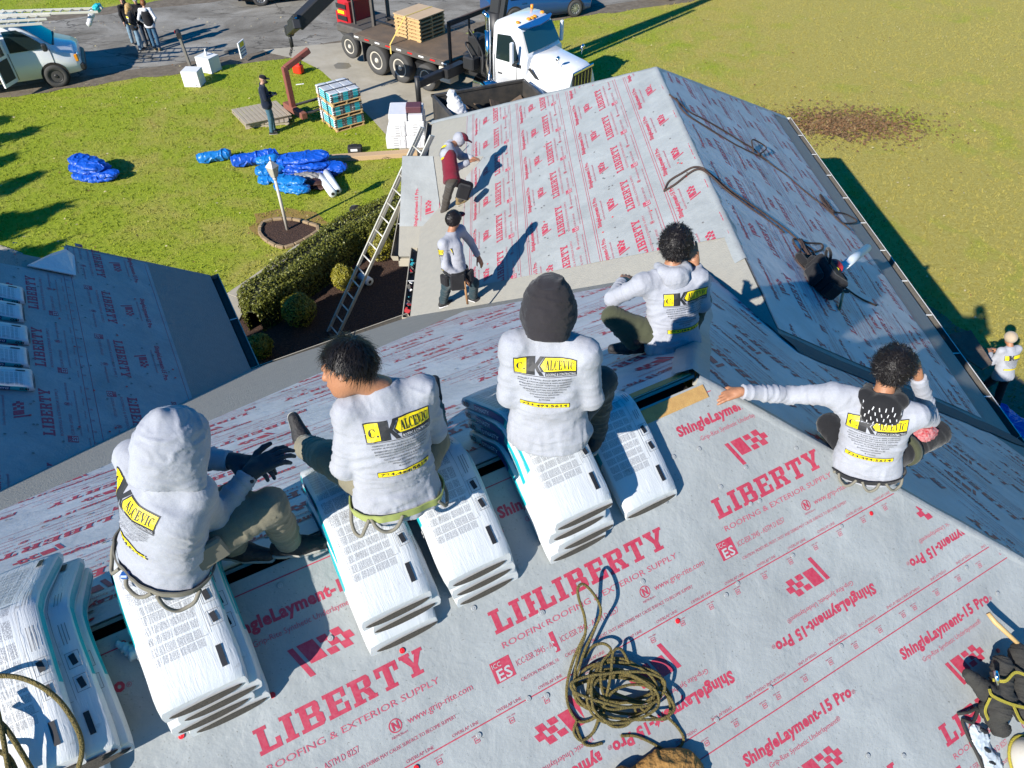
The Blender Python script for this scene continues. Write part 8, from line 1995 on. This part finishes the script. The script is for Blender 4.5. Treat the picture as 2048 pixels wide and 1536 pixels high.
e = empty('wrapping_sheet', DC + dx_ * -.95 + ZZ * 1.0, DH, 'crumpled white sheet standing in the left corner of the trailer', 'sheet'); S = SDF(.06); S.chain([(0, -.1, -.2), (-.12, 0, .35), (-.2, .1, .75)], [.32, .24, .12], amp=.04, freq=8); S.cone((.1, -.2, -.1), (.35, -.5, .1), .22, .12, amp=.03); sdf_obj('plastic', S, [m_white_cl], e, .03)
e = empty('plywood_scrap', DC + dx_ * -.15 - Vector((0, .45, 0)) + ZZ * 1.12, DH, 'orange plywood scrap on the debris in the trailer', 'board'); mb = MB(); mb.box((0, 0, 0), (.5, .45, .02), Euler((.3, -.25, .5)).to_matrix()); mb.build('board', m_deckwood, e)
# ================================================================== FOREGROUND ROPES AND TOOLS
def nh(px, py, h): return OP(px, py, P2 + pN.N * h, pN.N)
def z7(L, h=.012): return [nh(1100 + x * .2839, 1100 + y * .2839, (q[0] if q else h)) for x, y, *q in L]
rr = random.Random(21); coil = []
coil.append(z7([(380, 1110, .02), (250, 1090, .03), (185, 1010, .04), (175, 880, .05), (205, 720, .06), (248, 590, .07), (243, 470, .10), (205, 350, .14), (196, 270, .16), (232, 240, .16), (292, 290, .15), (345, 375, .13), (356, 450, .11), (312, 560, .08), (240, 720, .07), (200, 850, .05), (170, 960, .03), (200, 1080, .02), (330, 1115, .02)]))
coil.append(z7([(250, 590, .07), (170, 760, .05), (120, 950, .03), (130, 1100, .02), (200, 1205, .015), (300, 1190, .03), (370, 1110, .05), (440, 1000, .07), (560, 950, .07), (700, 960, .05), (800, 1000, .04), (845, 1090, .02), (830, 1180, .02), (760, 1190, .03), (680, 1150, .05), (600, 1080, .06), (480, 1080, .04), (390, 1100, .02)]))
coil.append(z7([(390, 1100, .05), (378, 1180), (440, 1242), (540, 1232), (600, 1150, .02), (590, 1090, .05)]))
coil.append(z7([(830, 1180, .03), (900, 1250), (942, 1330), (900, 1402), (820, 1412), (700, 1350), (600, 1310), (500, 1310)]))
coil.append(z7([(190, 1200, .02), (168, 1280), (220, 1342), (300, 1290), (345, 1180, .03), (400, 1020, .07), (430, 860, .09), (445, 720, .09), (500, 700, .08), (560, 800, .05)]))
coil.append(z7([(180, 1230), (230, 1352), (290, 1378), (370, 1360)]))
coil.append(z7([(240, 760, .04), (300, 680, .05), (380, 660, .06), (430, 710, .07), (365, 800, .08), (360, 950, .08), (385, 1060, .05), (330, 1120, .02), (250, 1110), (180, 1030), (190, 930, .02), (260, 830, .04), (400, 790, .05), (560, 800, .05), (720, 870, .03), (820, 980), (860, 1080), (830, 1180)]))
for i in range(9):
    cx, cy = 500 + rr.uniform(-40, 60), 985 + rr.uniform(-60, 70); ra, rb, ro = rr.uniform(220, 330), rr.uniform(80, 190), rr.uniform(.02, .28); L = []; a0 = rr.uniform(0, 6.28); ph = rr.uniform(0, 6)
    for k in range(15):
        a = a0 + k * 2 * math.pi / 14 * 1.03; w = 1 + .10 * math.sin(3 * a + ph); x, y = ra * math.cos(a) * w, rb * math.sin(a) * w
        L.append((cx + x * math.cos(ro) - y * math.sin(ro), cy + x * math.sin(ro) + y * math.cos(ro), .015 + .009 * i + .012 * math.sin(2 * a + ph)))
    coil.append(z7(L))
rope('rope', coil, .0072, m_ropey, 'olive yellow rope coiled in a heap on the near roof, one loop standing up', k=8, n=8)
lo = [[nh(-60, 1372, .33), nh(0, 1352, .34), nh(60, 1362, .36), nh(115, 1398, .38), nh(152, 1452, .37), nh(164, 1500, .33), nh(150, 1560, .22)], [nh(-20, 1430, .33), nh(10, 1455, .34), nh(40, 1500, .34), nh(75, 1560, .30)], [nh(-20, 1500, .32), nh(15, 1512, .33), nh(40, 1560, .30)], [nh(-10, 1400, .33), nh(5, 1470, .35), nh(20, 1560, .33)]]
rope('rope', lo, .0095, m_ropey, 'olive yellow rope looping over the leftmost bundle stack at the corner', k=8, n=8)
# tan leather pouch at the bottom edge
c = nh(1292, 1545, .0); tp = empty('leather_pouch', c, label='tan suede tool pouch at the bottom edge below the coiled rope', cat='tool pouch'); m_suede = mat('tan_suede', (.33, .175, .045), .9, bump=(45, .7), var=(9, .6, (.22, .11, .03)))
S = SDF(.04); X_, Y_, Nn_ = pN.X, pN.Y, pN.N
S.ell(X_ * .02 - Y_ * .03 + Nn_ * .05, (.20, .11, .06), (X_, Y_, Nn_), amp=.010, freq=22); S.cone(-X_ * .14 + Y_ * .05 + Nn_ * .05, -X_ * .11 - Y_ * .08 + Nn_ * .05, .055, .06, amp=.008, freq=30); S.ell(X_ * .15 - Y_ * .08 + Nn_ * .04, (.12, .10, .05), (X_, Y_, Nn_), amp=.008, freq=26)
sdf_obj('pouch', S, [m_suede], tp, .006, cut=[(Nn_ * .002, -Nn_, 0)])
mb = MB(); mb.lathe([(.004, 0), (.006, .003), (.002, .005)], -X_ * .06 + Y_ * .02 + Nn_ * .112, Nn_, 8); mb.build('rivet', m_chrome, tp)
# torn scrap of wrapper between the two left stacks
c = nh(282, 1300, .0); e = empty('plastic_scrap', c, label='torn scrap of clear plastic between the two leftmost stacks', cat='scrap'); S = SDF(.015); S.chain([-X_ * .06 + Y_ * .05 + Nn_ * .02, -X_ * .02 + Nn_ * .03, X_ * .05 - Y_ * .005 + Nn_ * .015], [.018, .026, .012], amp=.010, freq=60); sdf_obj('plastic', S, [mat('clear_plastic', (.45, .50, .53), .15, spec=.7)], e, .005)
# tool belt, bag and pale hard hat in the corner
c = nh(2010, 1400, 0); tb2 = empty('tool_belt', c, label='black tool belt with yellow webbing and a wooden hammer, lower right corner', cat='tool belt')
O = lambda px, py, h: nh(px, py, h) - c
m_canvas = mat('black_canvas', (.022, .021, .019), .85, bump=(200, .5), var=(12, .5, (.05, .047, .04))); m_yweb = mat('yellow_webbing2', (.36, .30, .03), .8, bump=(200, .5))
S = SDF(.025); S.chain([O(1940, 1352, .10), O(1975, 1385, .10), O(2010, 1400, .09)], [.035, .05, .06], amp=.006, freq=40); S.cone(O(2005, 1330, .12), O(2000, 1420, .10), .055, .06, amp=.007, freq=40); S.cone(O(2040, 1310, .12), O(2050, 1420, .10), .06, .07, amp=.007, freq=40); S.cone(O(1975, 1420, .05), O(2000, 1455, .05), .045, .05, amp=.006, freq=40)
sdf_obj('pouch', S, [m_canvas], tb2, .005)
for P in ([O(1978, 1378, .165), O(1985, 1392, .17), O(2020, 1408, .17), O(2060, 1418, .16)], [O(1980, 1395, .165), O(1970, 1420, .12), O(1976, 1440, .10)], [O(1985, 1360, .17), O(2010, 1362, .19), O(2030, 1345, .19), O(2055, 1352, .19)], [O(2025, 1408, .17), O(2040, 1440, .14), O(2055, 1450, .14)]):
    strap(tb2, [p + c for p in P], .016, .004, lambda p: pN.N, m_yweb, c, 'webbing', 6)
mb = MB(); mb.tube([O(1976, 1226, .10), O(1990, 1244, .11), O(2050, 1300, .13)], [.013, .015, .012], 10); mb.build('hammer_handle', mat('ash_handle', (.52, .34, .14), .5, bump=(40, .2, (1, 10, 10))), tb2)
mb = MB(); mb.tube([O(1992, 1345, .20), O(1993, 1352, .21), O(1996, 1378, .17)], [.016, .013, .008], 10); mb.build('hammer_head', m_chrome, tb2)
mb = MB(); mb.tube(curve_pts([O(1915, 1428, .01), O(1935, 1425, .03), O(1955, 1418, .03), O(1945, 1445, .03), O(1925, 1440, .02), O(1935, 1470, .02), O(1955, 1510, .02), O(1970, 1545, .02)], 6), .009, 8); mb.build('strap_end', m_canvas, tb2)
e = empty('plastic_bag', nh(1962, 1490, 0), label='crumpled clear plastic bag with black print beside the tool belt', cat='plastic bag'); c2 = nh(1962, 1490, 0); S = SDF(.03); S.ell(nh(1960, 1480, .015) - c2, (.055, .09, .02), (X_, Y_, Nn_), amp=.008, freq=40); S.ell(nh(1985, 1530, .015) - c2, (.06, .07, .02), (X_, Y_, Nn_), amp=.008, freq=40); sdf_obj('plastic', S, [mat('clear_plastic', (.45, .50, .53), .15, spec=.7)], e, .005, cut=[(Nn_ * .002, -Nn_, 0)])
for q in ((1968, 1462), (1975, 1500), (1985, 1525)): S = SDF(.01); S.ell(nh(*q, .036) - c2, (.012, .026, .006), (X_ * .8 + Y_ * .6, Y_ * .8 - X_ * .6, Nn_), amp=.003, freq=60); sdf_obj('black_print', S, [m_black], e, .004)
e = empty('hard_hat', nh(2052, 1525, 0), label='pale scuffed hard hat at the lower right corner, under the tool belt', cat='hard hat'); S = SDF(.02); S.ell(Nn_ * .03, (.115, .14, .12), (X_, Y_, Nn_)); sdf_obj('shell', S, [mat('scuffed_white', (.50, .48, .43), .45, var=(8, .5, (.40, .34, .25)))], e, .006, cut=[(Nn_ * .01, -Nn_, 0)])
mb = MB(); mb.tube([X_ * .122 * math.cos(a) + Y_ * .147 * math.sin(a) + Nn_ * .012 for a in [2 * math.pi * k / 24 for k in range(24)]], .008, 6, closed=True); mb.build('brim', m_yweb, e)
# folded strips along the two hips of the main roof
def hipwrap(a, b, pa, pb, w, name='hip_wrap', lift=.012):
    a, b = Vector(a), Vector(b); d = (b - a).normalized(); n = 60; mb = MB()
    ua = (pa.N.cross(d)).normalized(); ub = (pb.N.cross(d)).normalized()
    mid = (pa.N + pb.N).normalized()
    if (ua.dot(pb.N)) > 0: ua = -ua
    if (ub.dot(pa.N)) > 0: ub = -ub
    for i in range(n + 1):
        p = a.lerp(b, i / n); wv = .004 * mnoise.noise(p * 6); q = .03 * mnoise.noise(p * 2.3)
        mb.v += [p + ua * (w + q) + pa.N * (lift * .6 + wv), p + ua * w * .4 + pa.N * (lift + wv), p + mid * (lift + .006 + wv), p + ub * w * .4 + pb.N * (lift + wv), p + ub * (w - q) + pb.N * (lift * .6 + wv)]
    for i in range(n):
        for k in range(4): mb.f.append([i * 5 + k, i * 5 + k + 1, i * 5 + k + 6, i * 5 + k + 5]); mb.mi.append(0); mb.sm.append(True)
    return mb.build(name, m_und, house)
hipwrap(P2 + RR * .03 - ZZ * .01, hipN, pN, pE, .07)
hipwrap(P2 - NN * .05 + ZZ * .0 + RR * .02, v_hip, pF, pE, .12)
hipwrap(v_fw + WA * .02, W0, pWL, pWR, .10)
hipwrap(W0, cornL, pWL, pWH, .10); hipwrap(W0, cornR, pWR, pWH, .10)
# loose dark felt flap standing along the valley between hip end and wing
va, vb = meet3(pE, pWL, pWR), meet3(pE, pWR, pEV); mb = MB(); n = 46; d = (vb - va).normalized(); sd = pE.N.cross(d).normalized(); sd = sd if sd.y < 0 else -sd
for i in range(n + 1):
    p = va.lerp(vb, i / n); w = .03 * mnoise.noise(p * 2.1); e_ = min(1, i / 4)
    mb.v += [p - sd * .30 + pWR.N * .02 , p - sd * .10 + ZZ * (.03 + w * .4), p + sd * (.02) + ZZ * .035, p + sd * (.15 + w) + pE.N * .03, p + sd * (.24 + w * 1.5) + pE.N * .014]
for i in range(n):
    for k in range(4): mb.f.append([i * 5 + k, i * 5 + k + 1, i * 5 + k + 6, i * 5 + k + 5]); mb.mi.append(0); mb.sm.append(True)
mb.build('valley_felt', mat('dark_valley_felt', (.085, .095, .095), .9, bump=(50, .4)), house)

# plastic cap nails of the further slopes, too small to pick apart
mb = MB(); rr = random.Random(6)
for pl, sp, x0, x1, y0, y1, w in ((pWL, sWL, -5, 6, -3.9, -.1, wW), (pF, sF, -2, 9, -5.6, -.1, wF), (pWR, sWR, -6, 6, -3.9, -.1, wWR), (pLW, valL, -2, 2.6, 1.05, 3.9, wL)):
    hp = half_planes(sp)
    for k in range(230):
        x, y = rr.uniform(x0, x1), rr.choice([y1 - .12 - 1.04 * q for q in range(4)]) + rr.uniform(-.04, .04) if k % 2 else rr.uniform(y0, y1)
        if any((x - co[0]) * no[0] + (y - co[1]) * no[1] > 0 for co, no in hp) or not y0 < y < y1: continue
        c = pl.p(x, y, .012 + w(x, y)); mb.add([c + pl.X * .014 * math.cos(a) + pl.Y * .014 * math.sin(a) + pl.N * .001 for a in [2 * math.pi * i / 6 for i in range(6)]], [(0, 1, 2, 3, 4, 5)], k % 5 == 0)
mb.build('cap_nails', [mat('cap_dull', (.16, .15, .15), .5), m_capred], house)['kind'] = 'stuff'
